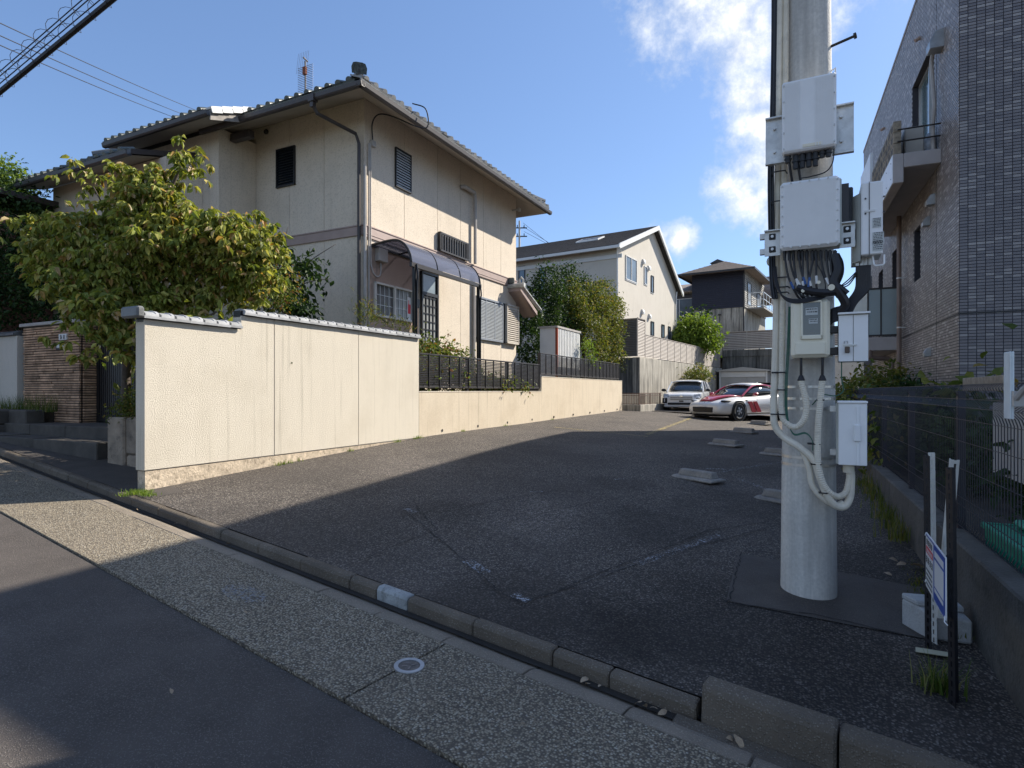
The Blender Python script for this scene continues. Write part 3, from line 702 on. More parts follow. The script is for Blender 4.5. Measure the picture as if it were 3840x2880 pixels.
# shutters
M_shut=mat('shutter_metal',(.24,.26,.29),.5,.1,5,0,60,.3)
M_shutl=mat('pale_shutter',(.56,.50,.42),.55,.08,5)
for (a,b,mt,xo,nm) in ((9.74,11.30,M_shut,.07,'shutter'),(11.46,12.26,M_shutl,.12,'shutter_case')):
    sm=MB().box(X1,X1+xo,a,a+.04,2.92,4.10).box(X1,X1+xo,b-.04,b,2.92,4.10).box(X1,X1+xo,a,b,4.05,4.10).box(X1,X1+xo,a,b,2.92,2.97).box(X1,X1+xo-.035,a+.04,b-.04,2.97,4.05)
    if a<10: sm.box(X1,X1+xo,10.25,10.28,2.97,4.05).box(X1,X1+xo,10.78,10.81,2.97,4.05)
    w_=part(hs,nm,sm,M_shut if a<10 else M_shutl,bevel=.003)
    s0=MB().hexa([(X1+xo-.03,a+.04,.0),(X1+xo-.002,a+.04,-.022),(X1+xo-.002,b-.04,-.022),(X1+xo-.03,b-.04,.0),(X1+xo-.03,a+.04,.012),(X1+xo-.002,a+.04,-.010),(X1+xo-.002,b-.04,-.010),(X1+xo-.03,b-.04,.012)])
    nn=26 if a<10 else 17
    me=MB(); me.v=[(p[0]-B[0],p[1]-B[1],p[2]) for p in s0.v]; me.f=s0.f; me=me.mesh('slat'); me.materials.append(mt if a>10 else M_louv)
    for i in range(nn): piece(w_,'slat',me,None,(0,0,3.0+i*(1.04/nn)-B[2]))
part(hs,'shutter_gap',MB().box(X1,X1+.05,11.31,11.45,2.92,4.10),M_black)
# vent hood on the front and small fittings
part(hs,'vent_cap',MB().ball((-4.12,Y0-.03,7.36),(.06,.05,.06)),M_dark,smooth=True)
part(hs,'corner_bracket',MB().box(X1,X1+.25,12.0,12.06,7.02,7.06).box(X1+.2,X1+.26,11.98,12.08,6.98,7.08),M_alu,bevel=.004)
# small porch roof over the back entrance at the far corner
pr_=MB(); PX=X1; ya,yb=11.75,12.95
pz=4.62
pr_.hexa([(PX-.1,ya,pz-.12),(PX+.42,ya,pz-.12),(PX+.42,yb,pz-.72),(PX-.1,yb,pz-.72),(PX-.1,ya,pz),(PX+.42,ya,pz),(PX+.42,yb,pz-.60),(PX-.1,yb,pz-.60)])
po=part(hs,'porch_roof',pr_,M_band)
part(hs,'porch_soffit',MB().quad((PX-.05,ya+.1,pz-.15),(PX+.37,ya+.1,pz-.15),(PX+.37,yb-.05,pz-.78),(PX-.05,yb-.05,pz-.78)),M_pink,under=po)
M_tilel=mat('sunlit_tile',(.50,.50,.47),.5,.25,6,.3,60,0,.5,.6,(.16,.16,.13),objrnd=.2)  # porch tile colour lightened to look sunlit
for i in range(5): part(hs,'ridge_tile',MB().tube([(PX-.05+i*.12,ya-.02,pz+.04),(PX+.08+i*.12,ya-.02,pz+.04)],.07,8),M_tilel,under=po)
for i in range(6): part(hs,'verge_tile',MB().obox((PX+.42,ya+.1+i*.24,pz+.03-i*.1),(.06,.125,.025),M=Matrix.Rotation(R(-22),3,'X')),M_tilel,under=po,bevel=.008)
part(hs,'ridge_ornament',MB().obox((PX+.12,ya-.03,pz+.2),(.09,.05,.09),rz=.3),M_tileg,under=po,bevel=.02)
part(hs,'ridge_ornament',MB().tube([(PX+.36,ya+.05,pz+.04),(PX+.36,ya+.05,pz+.22),(PX+.42,ya+.05,pz+.29),(PX+.48,ya+.05,pz+.22),(PX+.48,ya+.05,pz+.04)],.03,7),M_tilel,under=po)
# canopy
cn=[( -1.28,4.52),(-.98,4.55),(-.75,4.565),(-.58,4.545),(-.44,4.47),(-.34,4.36),(-.27,4.22),(-.24,4.08)]
cprof=spline([(x,0,z) for x,z in cn],4)
cp=part(hs,'canopy',MB().box(-.27,-.21,5.42,8.22,3.98,4.07).box(-1.30+.021,-1.25,5.42,8.22,4.49,4.55),M_dark,bevel=.006)
for y in (5.45,6.38,7.30,8.19): part(hs,'rib',MB().tube([(p.x,y,p.z) for p in cprof],.018 if y not in(5.45,8.19) else .026,6),M_dark,under=cp)
mp,t_,b_=newmat('smoked_polycarbonate'); b_.inputs['Base Color'].default_value=(.24,.26,.34,1); b_.inputs['Roughness'].default_value=.12
tr=t_.node('ShaderNodeBsdfTransparent',{'Color':(.42,.44,.52,1)}); mx=t_.node('ShaderNodeMixShader',{0:.45,1:tr.outputs[0],2:b_.outputs[0]}); t_.l.new(mx.outputs[0],mp.node_tree.nodes['Material Output'].inputs[0])
for a,b in ((5.46,6.37),(6.39,7.29),(7.31,8.18)):
    m_=MB(); n=len(cprof); m_.add([(p.x,a,p.z+.004) for p in cprof]+[(p.x,b,p.z+.004) for p in cprof]+[(p.x,a,p.z+.008) for p in cprof]+[(p.x,b,p.z+.008) for p in cprof],[(i,i+1,n+i+1,n+i) for i in range(n-1)]+[(2*n+i,3*n+i,3*n+i+1,2*n+i+1) for i in range(n-1)])
    part(hs,'canopy_panel',m_,mp,under=cp)
for y in (5.54,8.10): part(hs,'canopy_post',MB().box(-.265,-.205,y-.03,y+.03,1.36,4.0).tube(spline([(-.2,y+.03,4.05),(-.17,y+.03,3.8),(-.19,y+.03,3.5),(-.19,y+.03,1.4)],4),.018,6),M_blackf)
# TV antenna
an=thing('tv_antenna','rusty fishbone television antenna standing on the tiled roof of the cream house','antenna',LOT,(-4.56,6.84,8.3))
M_ant=mat('antenna_metal',(.22,.20,.19),.5,.3,5,0,60,.6)
part(an,'mast',MB().cyl((-4.56,6.84,8.2),(-4.56,6.84,9.85),.022,seg=8),M_ant)
bm_=MB(); bd=Vector((.5,-.5,0)).normalized()
bd=Vector((.25,-.97,0))
bm_.cyl(Vector((-4.56,6.84,9.9))-bd*.1,Vector((-4.56,6.84,9.9))+bd*.1,.02,seg=6); part(an,'boom',bm_,M_ant)
for i in range(16): 
    z=9.05+i*.045; part(an,'element',MB().cyl((-4.56-.26,6.84,z),(-4.56+.26,6.84,z),.006,seg=5),M_ant)
for i in range(7): part(an,'reflector_rod',MB().cyl((-4.56-.38+.06*i,6.90,9.65),(-4.56-.30+.06*i,6.90,10.15),.004,seg=4),M_ant)
part(an,'element_box',MB().box(-4.61,-4.51,6.78,6.86,9.5,9.7),mat('rust',(.20,.07,.04),.9,.3),bevel=.01)
# ================================================================== TILED BLOCK ON THE RIGHT
bl=thing('tiled_building','three-storey block clad in small grey tiles on the right of the car park','building',BLD,(3,3,0))
def tilemat(name,base,hi,lo,warm=0):
    m,t,b=newmat(name); co=t.node('ShaderNodeTexCoord').outputs['Object']
    a=t.node('ShaderNodeAttribute',attribute_name='rnd').outputs['Fac']
    col=t.ramp(a,[(0,lo),(.62,base),(.80,base),(.86,hi),(1,hi)])
    g=t.noise(co,.6,3); col=t.mix(t.map(g,.4,.65,0,.35),col,vari(base,.75))
    t.put(b.inputs['Base Color'],col); b.inputs['Roughness'].default_value=.42; b.inputs['Specular IOR Level'].default_value=.5
    bn=t.node('ShaderNodeBump',{'Strength':.35,'Distance':.004,'Height':t.noise(co,60,3)}); t.put(b.inputs['Normal'],bn.outputs[0]); return m
M_btile=tilemat('slate_grey_tile',(.20,.185,.19),(.33,.31,.30),(.145,.135,.145))
M_btile2=tilemat('taupe_grey_tile',(.31,.27,.245),(.48,.43,.40),(.22,.19,.175))
M_grout=mat('grout',(.045,.045,.055),.9,.1)
M_slabg=mat('balcony_grey_paint',(.40,.37,.36),.7,.08,3,.2,60)
PH,PWD=.0485,.1094
def tilegrid(axis,a0,a1,z0,z1,holes,depth=.007,gap=.0045,bond=True):
    """real tiles: axis 'x' = on plane x=0 facing -x, running in y; 'y' = on plane y=0 facing -y, running in x"""
    na=int(round((a1-a0)/PWD)); nz=int(round((z1-z0)/PH)); V=[];F=[];At=[]
    rs=np.random.RandomState(5 if axis=='x' else 9)
    for j in range(nz):
        zc=z0+j*PH
        for i in range(na+1):
            off=(PWD/2 if (j%2 and bond) else 0)
            s=max(a0,a0+i*PWD-off)+gap; e=min(a1,a0+(i+1)*PWD-off)-gap
            if e-s<.01: continue
            lo,hi=zc+gap,zc+PH-gap
            if any(s<h[1] and e>h[0] and lo<h[3] and hi>h[2] for h in holes): continue
            dd=depth+rs.uniform(-.001,.001)
            n=len(V)
            if axis=='x': P=lambda a,z,o:(-o,a,z)
            else: P=lambda a,z,o:(a,-o,z)
            V+=[P(s,lo,0),P(e,lo,0),P(e,hi,0),P(s,hi,0),P(s+.001,lo+.001,dd),P(e-.001,lo+.001,dd),P(e-.001,hi-.001,dd),P(s+.001,hi-.001,dd)]
            fs=[(4,5,6,7),(0,1,5,4),(1,2,6,5),(2,3,7,6),(3,0,4,7)]
            if axis=='x': fs=[f[::-1] for f in fs]
            F+=[tuple(k+n for k in f) for f in fs]; At+=[rs.rand()]*5
    mb=MB(); mb.v=V; mb.f=F; mb.attr=At; return mb
def holed(axis,a0,a1,z0,z1,holes,reveal=.16,o=0.0):
    ca=sorted({a0,a1,*[h[0] for h in holes],*[h[1] for h in holes]}); cz=sorted({z0,z1,*[h[2] for h in holes],*[h[3] for h in holes]})
    ca=[c for c in ca if a0<=c<=a1]; cz=[c for c in cz if z0<=c<=z1]
    mb=MB(); P=(lambda a,z,d:(d,a,z)) if axis=='x' else (lambda a,z,d:(a,d,z))
    for i in range(len(ca)-1):
        for j in range(len(cz)-1):
            m=((ca[i]+ca[i+1])/2,(cz[j]+cz[j+1])/2)
            if any(h[0]<m[0]<h[1] and h[2]<m[1]<h[3] for h in holes): continue
            mb.quad(P(ca[i],cz[j],o),P(ca[i+1],cz[j],o),P(ca[i+1],cz[j+1],o),P(ca[i],cz[j+1],o))
    for a,b,c,d in holes:
        mb.quad(P(a,c,o),P(b,c,o),P(b,c,reveal),P(a,c,reveal)); mb.quad(P(a,d,o),P(b,d,o),P(b,d,reveal),P(a,d,reveal))
        mb.quad(P(a,c,o),P(a,d,o),P(a,d,reveal),P(a,c,reveal)); mb.quad(P(b,c,o),P(b,d,o),P(b,d,reveal),P(b,c,reveal))
    return mb
BH=9.45
holes=[(1.66,3.55,5.72,7.86),(2.81,3.35,3.76,4.79),(5.41,5.99,3.02,4.90),(7.52,8.24,3.02,4.80),(2.69,2.97,1.58,1.76),(5.45,5.85,1.5,1.68)]
part(bl,'side_wall',holed('x',0,11.55,.3,BH-.02,holes),M_grout)
part(bl,'street_wall',MB().box(.002,14,.0,.2,.0,BH-.02),M_grout)
part(bl,'rear_wall',MB().box(.2,14,11.3,11.55,5.0,BH-.02).box(.2,14,9.4,9.6,0,5.0).box(13.8,14,.2,11.3,0,BH-.02).box(.2,13.8,9.4,11.5,5.0,5.2),M_slabg)
part(bl,'roof_slab',MB().box(-.02,14.02,-.02,11.57,BH-.02,BH+.05),M_slabg)
part(bl,'side_tiles',tilegrid('x',0,11.55,.35,BH-.03,[h for h in holes]+[(9.6,12,0,5.0)]),M_btile2,kind='stuff')
part(bl,'street_tiles',tilegrid('y',.0,3.3,.35,BH-.03,[],bond=False),M_btile,kind='stuff')
part(bl,'movement_joint',MB().box(-.0095,-.002,.0,9.6,2.69,2.715).box(-.0095,-.002,1.44,1.455,.4,BH-.1).box(.0,3.3,-.0095,-.002,2.69,2.715),M_black)
M_gl_b=glass('bedroom_glass',(.16,.22,.22),.1)
for (a,b,c,d) in holes:
    if d<1.8: part(bl,'vent_opening',MB().box(.14,.16,a,b,c,d),M_black); continue
    f=MB()
    for q in ((a,a+.05,c,d),(b-.05,b,c,d),(a,b,d-.05,d),(a,b,c,c+.05)): f.box(.10,.15,*q)
    if b-a>1: f.box(.10,.15,(a+b)/2-.03,(a+b)/2+.03,c,d)
    w_=part(bl,'window',f,M_alu if b-a>1 else M_dark)
    part(bl,'pane',MB().box(.13,.14,a+.04,b-.04,c+.04,d-.04),M_gl_b if b-a>1 else M_glassd,under=w_)
def hood(y,z,s,m):
    v=MB().prism([(0,z-s),(-.22*s/.12,z-s),(-.24*s/.12,z-s*.3),(-.14*s/.12,z+s*.8),(0,z+s)],'y',y-s*.8,y+s*.8)
    v.v=[(p[0],p[1],p[2]) for p in v.v]; return v
def hoodp(y,z,s,m,nm='vent_hood'):
    v=MB(); pr0=[(0,z-s),(-s*1.3,z-s),(-s*1.35,z-s*.2),(-s*.8,z+s*.8),(0,z+s)]
    v.prism([(x,zz) for x,zz in pr0],'y',y-s*.8,y+s*.8); part(bl,nm,v,m,bevel=.006)
M_hood=mat('steel_hood',(.36,.37,.37),.35,.2,5,0,60,.5)
hoodp(1.02,7.5,.16,M_hood,'duct_hood'); hoodp(2.0,4.66,.09,M_hood); hoodp(1.93,2.22,.085,M_hood)
for y in (2.81,7.25): part(bl,'overflow_nozzle',MB().cyl((0,y,8.52),(-.09,y,8.47),.035,seg=8),M_pink)
hose=spline([(-.03,1.13,7.46),(-.08,1.22,7.46),(-.10,1.34,7.3),(-.09,1.30,6.9),(-.09,1.20,6.5),(-.10,1.24,6.1),(-.10,1.22,5.72)],8)
part(bl,'refrigerant_hose',MB().tube(hose,.035,8),M_pipe)
# upper balcony
ub=part(bl,'upper_balcony',MB().box(-.55,-.002,1.10,6.5,5.44,5.69),M_slabg,bevel=.01)
part(bl,'edge_beam',MB().box(-.712,-.552,1.10,6.5,5.18,5.692),M_slabg,under=ub,bevel=.01)
M_wpan=mat('white_fascia',(.78,.80,.82),.4,.08,4)
part(bl,'fascia_panel',MB().box(-.722,-.714,1.105,2.45,5.19,5.68),M_wpan,under=ub)
for y in (1.25,1.75,2.3):
    for z in (5.3,5.58): part(bl,'bolt',MB().cyl((-.722,y,z),(-.728,y,z),.010,seg=6),M_dark,under=ub)
M_blk=mat('textured_block',(.33,.28,.21),.9,.35,9,1,35,dirt=.7,dirtc=(.10,.08,.06),objrnd=.3)
for r_ in range(3):
    for c_ in range(9):
        y=1.14+c_*.30
        b_=MB().box(-.70,-.58,y+.004,y+.296,5.70+r_*.2,5.893+r_*.2)
        o=part(bl,'block',b_,M_blk,under=ub,bevel=.008)
        if r_!=1 or True: part(bl,'block_opening',MB().box(-.704,-.58,y+.10,y+.13,5.75+r_*.2,5.84+r_*.2).box(-.704,-.58,y+.18,y+.21,5.75+r_*.2,5.84+r_*.2),M_black,under=ub)
part(bl,'parapet_panel',MB().box(-.73,-.68,3.9,5.6,5.7,6.75),M_wpan,under=ub)
part(bl,'railing',MB().cyl((-.64,1.14,6.13),(-.0,1.14,6.13),.014,seg=6).cyl((-.64,1.14,5.92),(-.0,1.14,5.92),.014,seg=6),M_dark,under=ub)
acu=thing('air_conditioner_unit','beige outdoor air conditioner on the upper balcony of the tiled block','air conditioner',BLD,(-.3,1.8,5.7))
M_acu=mat('beige_plastic',(.42,.40,.36),.6,.08)
part(acu,'casing',MB().box(-.48,-.18,1.45,2.2,5.72,6.27),M_acu,bevel=.02); part(acu,'fan_grille',MB().cyl((-.49,1.75,6.0),(-.482,1.75,6.0),.2,seg=20),M_dark); part(acu,'foot',MB().box(-.46,-.2,1.5,1.56,5.69,5.72),M_dark)
bagm=MB(); bagm.ball((-.12,1.35,5.88),(.1,.12,.19),10,7); bagm.v=[(x+.02*noise.noise(Vector((x*9,y*9,z*9))),y+.03*noise.noise(Vector((y*11,z*9,x*9))),z) for x,y,z in bagm.v]
single('plastic_bag','crumpled grey bag standing beside the balcony air conditioner','bag',BLD,(-.12,1.35,5.7),bagm,mat('grey_bag',(.22,.24,.27),.4,.4,12,.5,20),smooth=True)
hoodp(1.62,4.95,.10,M_hood,'vent_hood')
# drain pipes
M_brp=mat('brown_pipe',(.20,.145,.12),.5,.15,4)
pp=part(bl,'drain_pipe',MB().tube([(-.12,4.35,5.40),(-.12,4.35,1.2)],.048,10),M_brp)
for z in (1.9,2.9,4.0): part(bl,'pipe_clip',MB().cyl((-.12,4.35,z),(-.12,4.35,z+.03),.053,seg=10).box(-.12,0,4.30,4.33,z,z+.02),M_alu,under=pp)
pp=part(bl,'drain_pipe',MB().tube(spline([(-.62,4.85,2.46),(-.62,4.85,2.35),(-.58,4.87,2.28),(-.3,5.0,2.26),(-.20,5.05,2.22),(-.16,5.06,2.1),(-.16,5.06,1.2)],5),.055,10),M_brp)
# lower balcony with frosted glass
lb=part(bl,'lower_balcony',MB().box(-.68,-.002,4.80,8.6,2.44,2.75),M_slabg,bevel=.01)
M_fg=mat('frosted_screen',(.30,.36,.37),.25,.08,1.2)
fr_=MB().box(-.68,-.02,4.80,4.84,3.86,3.90).box(-.68,-.02,4.80,4.84,2.77,2.81).box(-.05,-.02,4.80,4.84,2.77,3.9).box(-.68,-.65,4.80,4.84,2.77,3.9).box(-.42,-.39,4.8,4.84,2.8,3.87)
fr_.box(-.68,-.65,4.84,8.6,3.86,3.90).box(-.68,-.65,4.84,8.6,2.77,2.81)
part(bl,'balustrade_frame',fr_,M_dark,under=lb)
part(bl,'frosted_pane',MB().box(-.65,-.05,4.815,4.825,2.81,3.86),M_fg,under=lb); part(bl,'frosted_pane',MB().box(-.67,-.66,4.84,8.6,2.81,3.86),M_fg,under=lb)
# ================================================================== FENCE ON ITS LOW CONCRETE WALL
FEN=Frame((2.877,3.65),25.1)
M_fw=mat('fence_wall_concrete',(.10,.093,.082),.92,.35,3,.9,35,dirt=.7,dirtc=(.028,.03,.022),fine=70)
fwl=thing('concrete_kerb_wall','low mossy concrete wall carrying the dark mesh fence','wall',FEN,(.08,3,.2))
for a,b in ((-3.4,-1.2),(-1.2,1.2),(1.2,3.6),(3.6,6.0),(6.0,8.4),(8.4,10.8)):
    part(fwl,'wall_section',MB().hexa([(-.02,a+.003,-.6),(.17,a+.003,-.6),(.17,b-.003,-.6),(-.02,b-.003,-.6),(0,a+.003,.452),(.15,a+.003,.46),(.15,b-.003,.46),(0,b-.003,.452)]),M_fw,bevel=.012)
mf=thing('mesh_fence','dark welded mesh fence with folded top along the right edge of the car park','fence',FEN,(.09,3,.46))
M_wire=mat('fence_wire',(.022,.022,.032),.45,.1)
wz=[(.0,.50),(-.012,.53),(.0,.56),(.0,1.30),(-.012,1.34),(-.05,1.385),(.02,1.44),(-.015,1.52),(.01,1.545)]
for k,(a,b) in enumerate([(-3.0+2*i,-1.0+2*i) for i in range(7)]):
    w1=MB(); n=36
    for i in range(n):
        y=a+.02+(b-a-.04)*i/(n-1)
        w1.tube([(.09+x,y,z) for x,z in wz],.0034,4)
    for x,z in ((.0,.505),(.0,.66),(.0,.72),(.0,.93),(.0,1.13),(.0,1.29),(-.05,1.385),(.02,1.44),(.01,1.545)):
        w1.tube([(.086+x,a+.01,z),(.086+x,b-.01,z)],.003,4)
    part(mf,'mesh_panel',w1,M_wire,kind='stuff')
for i in range(7): part(mf,'post',MB().box(.10,.15,-1.03+2*i,-.97+2*i,.44,1.50),M_wire,bevel=.004)
# ground and screen behind the fence
mb=MB(); mb.box(.16,3.6,-3,14,-.9,.34); struct('side_yard_ground',FEN,mb,M_soil)
wl=thing('corrugated_screen','white corrugated panel standing behind the mesh fence at the right edge','panel',FEN,(.7,.6,.9))
M_wcor=mat('white_corrugated',(.52,.50,.47),.6,.06,3)
def fpt(px,py,x): return FEN.onx(px,py,x)
ya,za=fpt(3727,1545,.55); yb,_=fpt(3990,1545,.55)
for i in range(16):
    y=ya-(ya-yb)*i/16; part(wl,'rib',MB().prism([(.55,y),(.535,y-.03),(.535,y-.05),(.55,y-.075),(.57,y-.075),(.57,y)],'z',.80,1.40),M_wcor)
part(wl,'frame',MB().box(.572,.60,yb-.3,ya,.78,1.42),M_dark)
# green crate
gc=thing('green_container','green plastic container behind the mesh fence','container',FEN,(.35,-.3,.34))
M_green=mat('green_plastic',(.02,.30,.19),.5,.15,5,.2,30)
yy,zz=fpt(3712,1965,.25)
def rbox(x0,x1,y0,y1,z0,z1,t=.02):
    m=MB(); m.box(x0,x1,y0,y1,z0,z0+t); m.box(x0,x0+t,y0,y1,z0+t,z1); m.box(x1-t,x1,y0,y1,z0+t,z1); m.box(x0+t,x1-t,y0,y0+t,z0+t,z1); m.box(x0+t,x1-t,y1-t,y1,z0+t,z1); return m
part(gc,'tub',rbox(.22,.55,yy-1.2,yy,.345,zz+.0),M_green,bevel=.012); part(gc,'rim',rbox(.20,.57,yy-1.22,yy+.02,zz-.03,zz+.01,.03),M_green,bevel=.01); part(gc,'lid',MB().box(.36,.56,yy-1.2,yy-.06,zz+.012,zz+.06),M_green,bevel=.02)
# timber plank and rope on the wall top beyond
tp=MB(); ya,za=fpt(3620,1418,.35); yb,zb_=fpt(3770,1412,.35); tp.box(.33,.38,yb,ya,1.50,za+.0)
single('timber_plank','short weathered plank lying on top of the mesh fence beside the tiled wall','plank',FEN,(.35,ya,1.5),tp,mat('weathered_wood',(.34,.28,.21),.8,.3,20),bevel=.004)
# white channel hung on the fence
wc=thing('white_channel','white painted metal channel hooked upright on the mesh fence','channel',FEN,(.0,-.5,1.0))
ya,zt_=fpt(3760,1322,-.02); yb,_=fpt(3800,1322,-.02); _,zb_=fpt(3780,1572,-.02)
yb=ya-(ya-yb)*.62
part(wc,'channel',MB().box(-.016,-.008,yb,ya,zb_,zt_).box(-.008,.002,yb,yb+.006,zb_,zt_),mat('white_enamel',(.66,.72,.74),.4,.12,8,0,60,0,.5,.2,(.3,.3,.3)),bevel=.006)
part(wc,'bracket',MB().box(-.01,.08,yb-.03,yb,1.42,1.5),M_alu); part(wc,'strap',MB().tube(spline([(.0,yb-.03,1.46),(.03,yb-.09,1.52),(.06,yb-.16,1.50),(.1,yb-.25,1.40)],6),.016,7),M_pipe)
# stone drain edge at the foot of the wall
dm=MB(); 
for a in range(-5,12):
    y0=a*.6; z=zlot(y0*.99+1.0,7.4); dm.hexa([(-.42,y0+.004,z-.25),(-.30,y0+.004,z-.25),(-.30,y0+.594,z-.25),(-.42,y0+.594,z-.25),(-.42,y0+.004,z+.012),(-.30,y0+.004,z+.012),(-.30,y0+.594,z+.02),(-.42,y0+.594,z+.02)])
# ================================================================== UTILITY POLE AND WHAT HANGS ON IT
PX_,PY_=6.86,.79
def pE(px,py,y): return LOT.ony(px,py,y)
up=thing('utility_pole','thick grey concrete utility pole standing at the front of the car park','utility pole',LOT,(PX_,PY_,0))
seg=40; v_=MB(); zs=[-.3]+[i*.5 for i in range(0,25)]
for z in zs: 
    r=.192-.0096*max(0,z)
    v_.v+=[(PX_+r*math.cos(2*math.pi*k/seg),PY_+r*math.sin(2*math.pi*k/seg),z) for k in range(seg)]
v_.f=[(i*seg+k,i*seg+(k+1)%seg,(i+1)*seg+(k+1)%seg,(i+1)*seg+k) for i in range(len(zs)-1) for k in range(seg)]+[tuple(range((len(zs)-1)*seg,len(zs)*seg))]
part(up,'shaft',v_,M_pole,smooth=True)
M_steel=mat('galvanised_steel',(.58,.58,.56),.4,.2,8,.1,60,.5,.5,.3,(.18,.18,.17))
M_band2=mat('steel_band',(.62,.60,.57),.3,.15,6,0,60,.8)
def rz(z): return .192-.0096*z
def band(py,h=.018):
    z=pE(3033,py,PY_-.19)[1]; r=rz(z)+.003
    m=MB().cyl((PX_,PY_,z),(PX_,PY_,z+h),r,seg=40,cap=False); m.cyl((PX_,PY_,z),(PX_,PY_,z+h),r-.002,seg=40,cap=False)
    return m
for py in (1455,1500,1537,1723,1752): part(up,'steel_band',band(py),M_band2)
for (px,py,dx) in ((3110,185,1),(2905,0,-1),(3110,-420,1),(2960,-700,-1)):
    x,z=pE(px,py,PY_); r=rz(z)
    part(up,'step_bolt',MB().cyl((PX_+dx*(r-.02),PY_-.03,z),(PX_+dx*(r+.15),PY_-.05,z+.03),.010,seg=8).cyl((PX_+dx*(r+.14),PY_-.05,z+.028),(PX_+dx*(r+.155),PY_-.05,z+.032),.022,seg=8),M_dark)
M_box=mat('light_grey_enamel',(.80,.80,.79),.45,.05,2,.05,90,0,.5,.12,(.35,.35,.34))
M_boxw=mat('white_enamel_cabinet',(.84,.84,.83),.45,.05,2,.05,90,0,.5,.15,(.4,.4,.4))
M_boxg=mat('grey_green_enamel',(.48,.50,.46),.5,.08,2)
M_beige=mat('yellowed_plastic',(.78,.73,.58),.55,.08,2,0,60,0,.5,.25,(.42,.38,.25))
M_cabl=mat('black_cable',(.012,.012,.015),.45,.2,9)
M_cond=mat('ribbed_conduit',(.72,.66,.54),.65,.08,5,0,60,0,.4,.3,(.28,.25,.2))
def rect(px0,py0,px1,py1,y):
    x0,z1=pE(px0,py0,y); x1,_=pE(px1,py0,y); _,z0=pE(px0,py1,y); return x0,x1,z0,z1
# upper radio unit
ru=thing('radio_unit','upper ribbed grey equipment case strapped high on the utility pole','equipment box',LOT,(PX_,.5,3.4))
x0,x1,z0,z1=rect(2932,310,3137,577,.36)
part(ru,'case',MB().box(x0,x1,.36,.48,z0,z1),M_box,bevel=.012)
part(ru,'mounting_plate',MB().box(x0+.03,x1-.03,.48,.60,z0+.06,z1-.06),M_steel)
for i in range(18):
    u=i/17
    if .30<u<.62: continue
    part(ru,'rib',MB().box(x0+.02+(x1-x0-.04)*u-.0022,x0+.02+(x1-x0-.04)*u+.0022,.354,.3595,z0+.015,z1-.015),M_box)
for i in range(5):
    for x in (x0+.012,x1-.012):
        z=z0+.03+(z1-z0-.06)*i/4; part(ru,'screw',MB().cyl((x,.352,z),(x,.36,z),.006,seg=8),M_steel)
part(ru,'label_plate',MB().box(x0+.13,x0+.25,.355,.3595,z0+.02,z0+.04),M_beige)
part(ru,'lifting_hook',MB().tube([(x1-.06,.42,z1-.01),(x1-.035,.42,z1+.035),(x1-.005,.42,z1+.05),(x1-.005,.42,z1)],.007,6),M_box)
for a,b in ((2871,2950),(3120,3202)):
    p0,p1,_,_=rect(a,400,b,600,.50); o=part(ru,'wing_plate',MB().box(p0,p1,.50,.508,z0-.01,z1-.18).box(p0,p1,.47,.508,z0-.02,z0-.01).box(p0,p1,.47,.50,z1-.19,z1-.18),M_steel)
    for zz in (z0+.07,z1-.26): part(ru,'bolt',MB().cyl(((p0+p1)/2-.01,.48,zz),((p0+p1)/2-.01,.5,zz),.011,seg=6),M_steel,under=o)
for px in (2955,2984,3009,3033,3058,3083,3106):
    x,_=pE(px,600,.42); h=.10 if 2960<px<3070 else .05
    part(ru,'connector',MB().cyl((x,.42,z0-.005),(x,.42,z0-h),.021,.017,10).cyl((x,.42,z0-h*.55),(x,.42,z0-h*.45),.025,seg=10),M_cabl)
# middle unit
mu=thing('antenna_sharing_unit','large pale flat equipment case at mid-height on the utility pole with many cables below','equipment box',LOT,(PX_,.5,2.7))
x0,x1,z0,z1=rect(2925,685,3150,940,.36); MX0,MX1,MZ0=x0,x1,z0
part(mu,'cover',MB().box(x0,x1,.36,.40,z0,z1),M_box,bevel=.022); part(mu,'body',MB().box(x0+.01,x1+.012,.40,.54,z0+.01,z1-.01),M_boxg,bevel=.01)
for i in range(26): part(mu,'flute',MB().box(x0+.03+(x1-x0-.06)*i/25-.0018,x0+.03+(x1-x0-.06)*i/25+.0018,.356,.3605,z0+.02,z1-.02),M_box)
for i in range(7):
    for x in (x0+.013,x1-.013): part(mu,'screw',MB().cyl((x,.350,z0+.03+(z1-z0-.06)*i/6),(x,.36,z0+.03+(z1-z0-.06)*i/6),.006,seg=8),M_steel)
for i in range(5): 
    for z in (z1-.014,z0+.014): part(mu,'screw',MB().cyl((x0+.07+(x1-x0-.14)*i/4,.350,z),(x0+.07+(x1-x0-.14)*i/4,.36,z),.006,seg=8),M_steel)
for i in range(6): part(mu,'cooling_fin',MB().box(x1+.01,x1+.055,.42+i*.02,.425+i*.02,z1-.32,z1-.05),M_dark)
for a,b,pt,pb in ((2867,2926,868,962),(3148,3206,838,930)):
    p0,p1,q0,q1=rect(a,pt,b,pb,.44); o=part(mu,'bracket_plate',MB().box(p0,p1,.44,.45,q0,q1).box(p0,p1,.41,.44,q1-.008,q1),M_steel)
    for zz in (q0+.045,q1-.045):
        part(mu,'slot',MB().box((p0+p1)/2-.022,(p0+p1)/2+.022,.434,.4399,zz-.022,zz+.022),M_black,under=o,bevel=.004); part(mu,'bolt',MB().cyl(((p0+p1)/2,.42,zz),((p0+p1)/2,.434,zz),.010,seg=8),M_alu,under=o)
for pt in (888,945):
    p0,p1,q0,q1=rect(2849,pt-10,3230,pt+10,.47); part(mu,'mounting_rail',MB().box(p0,p1,.47,.51,q0,q1),M_steel)
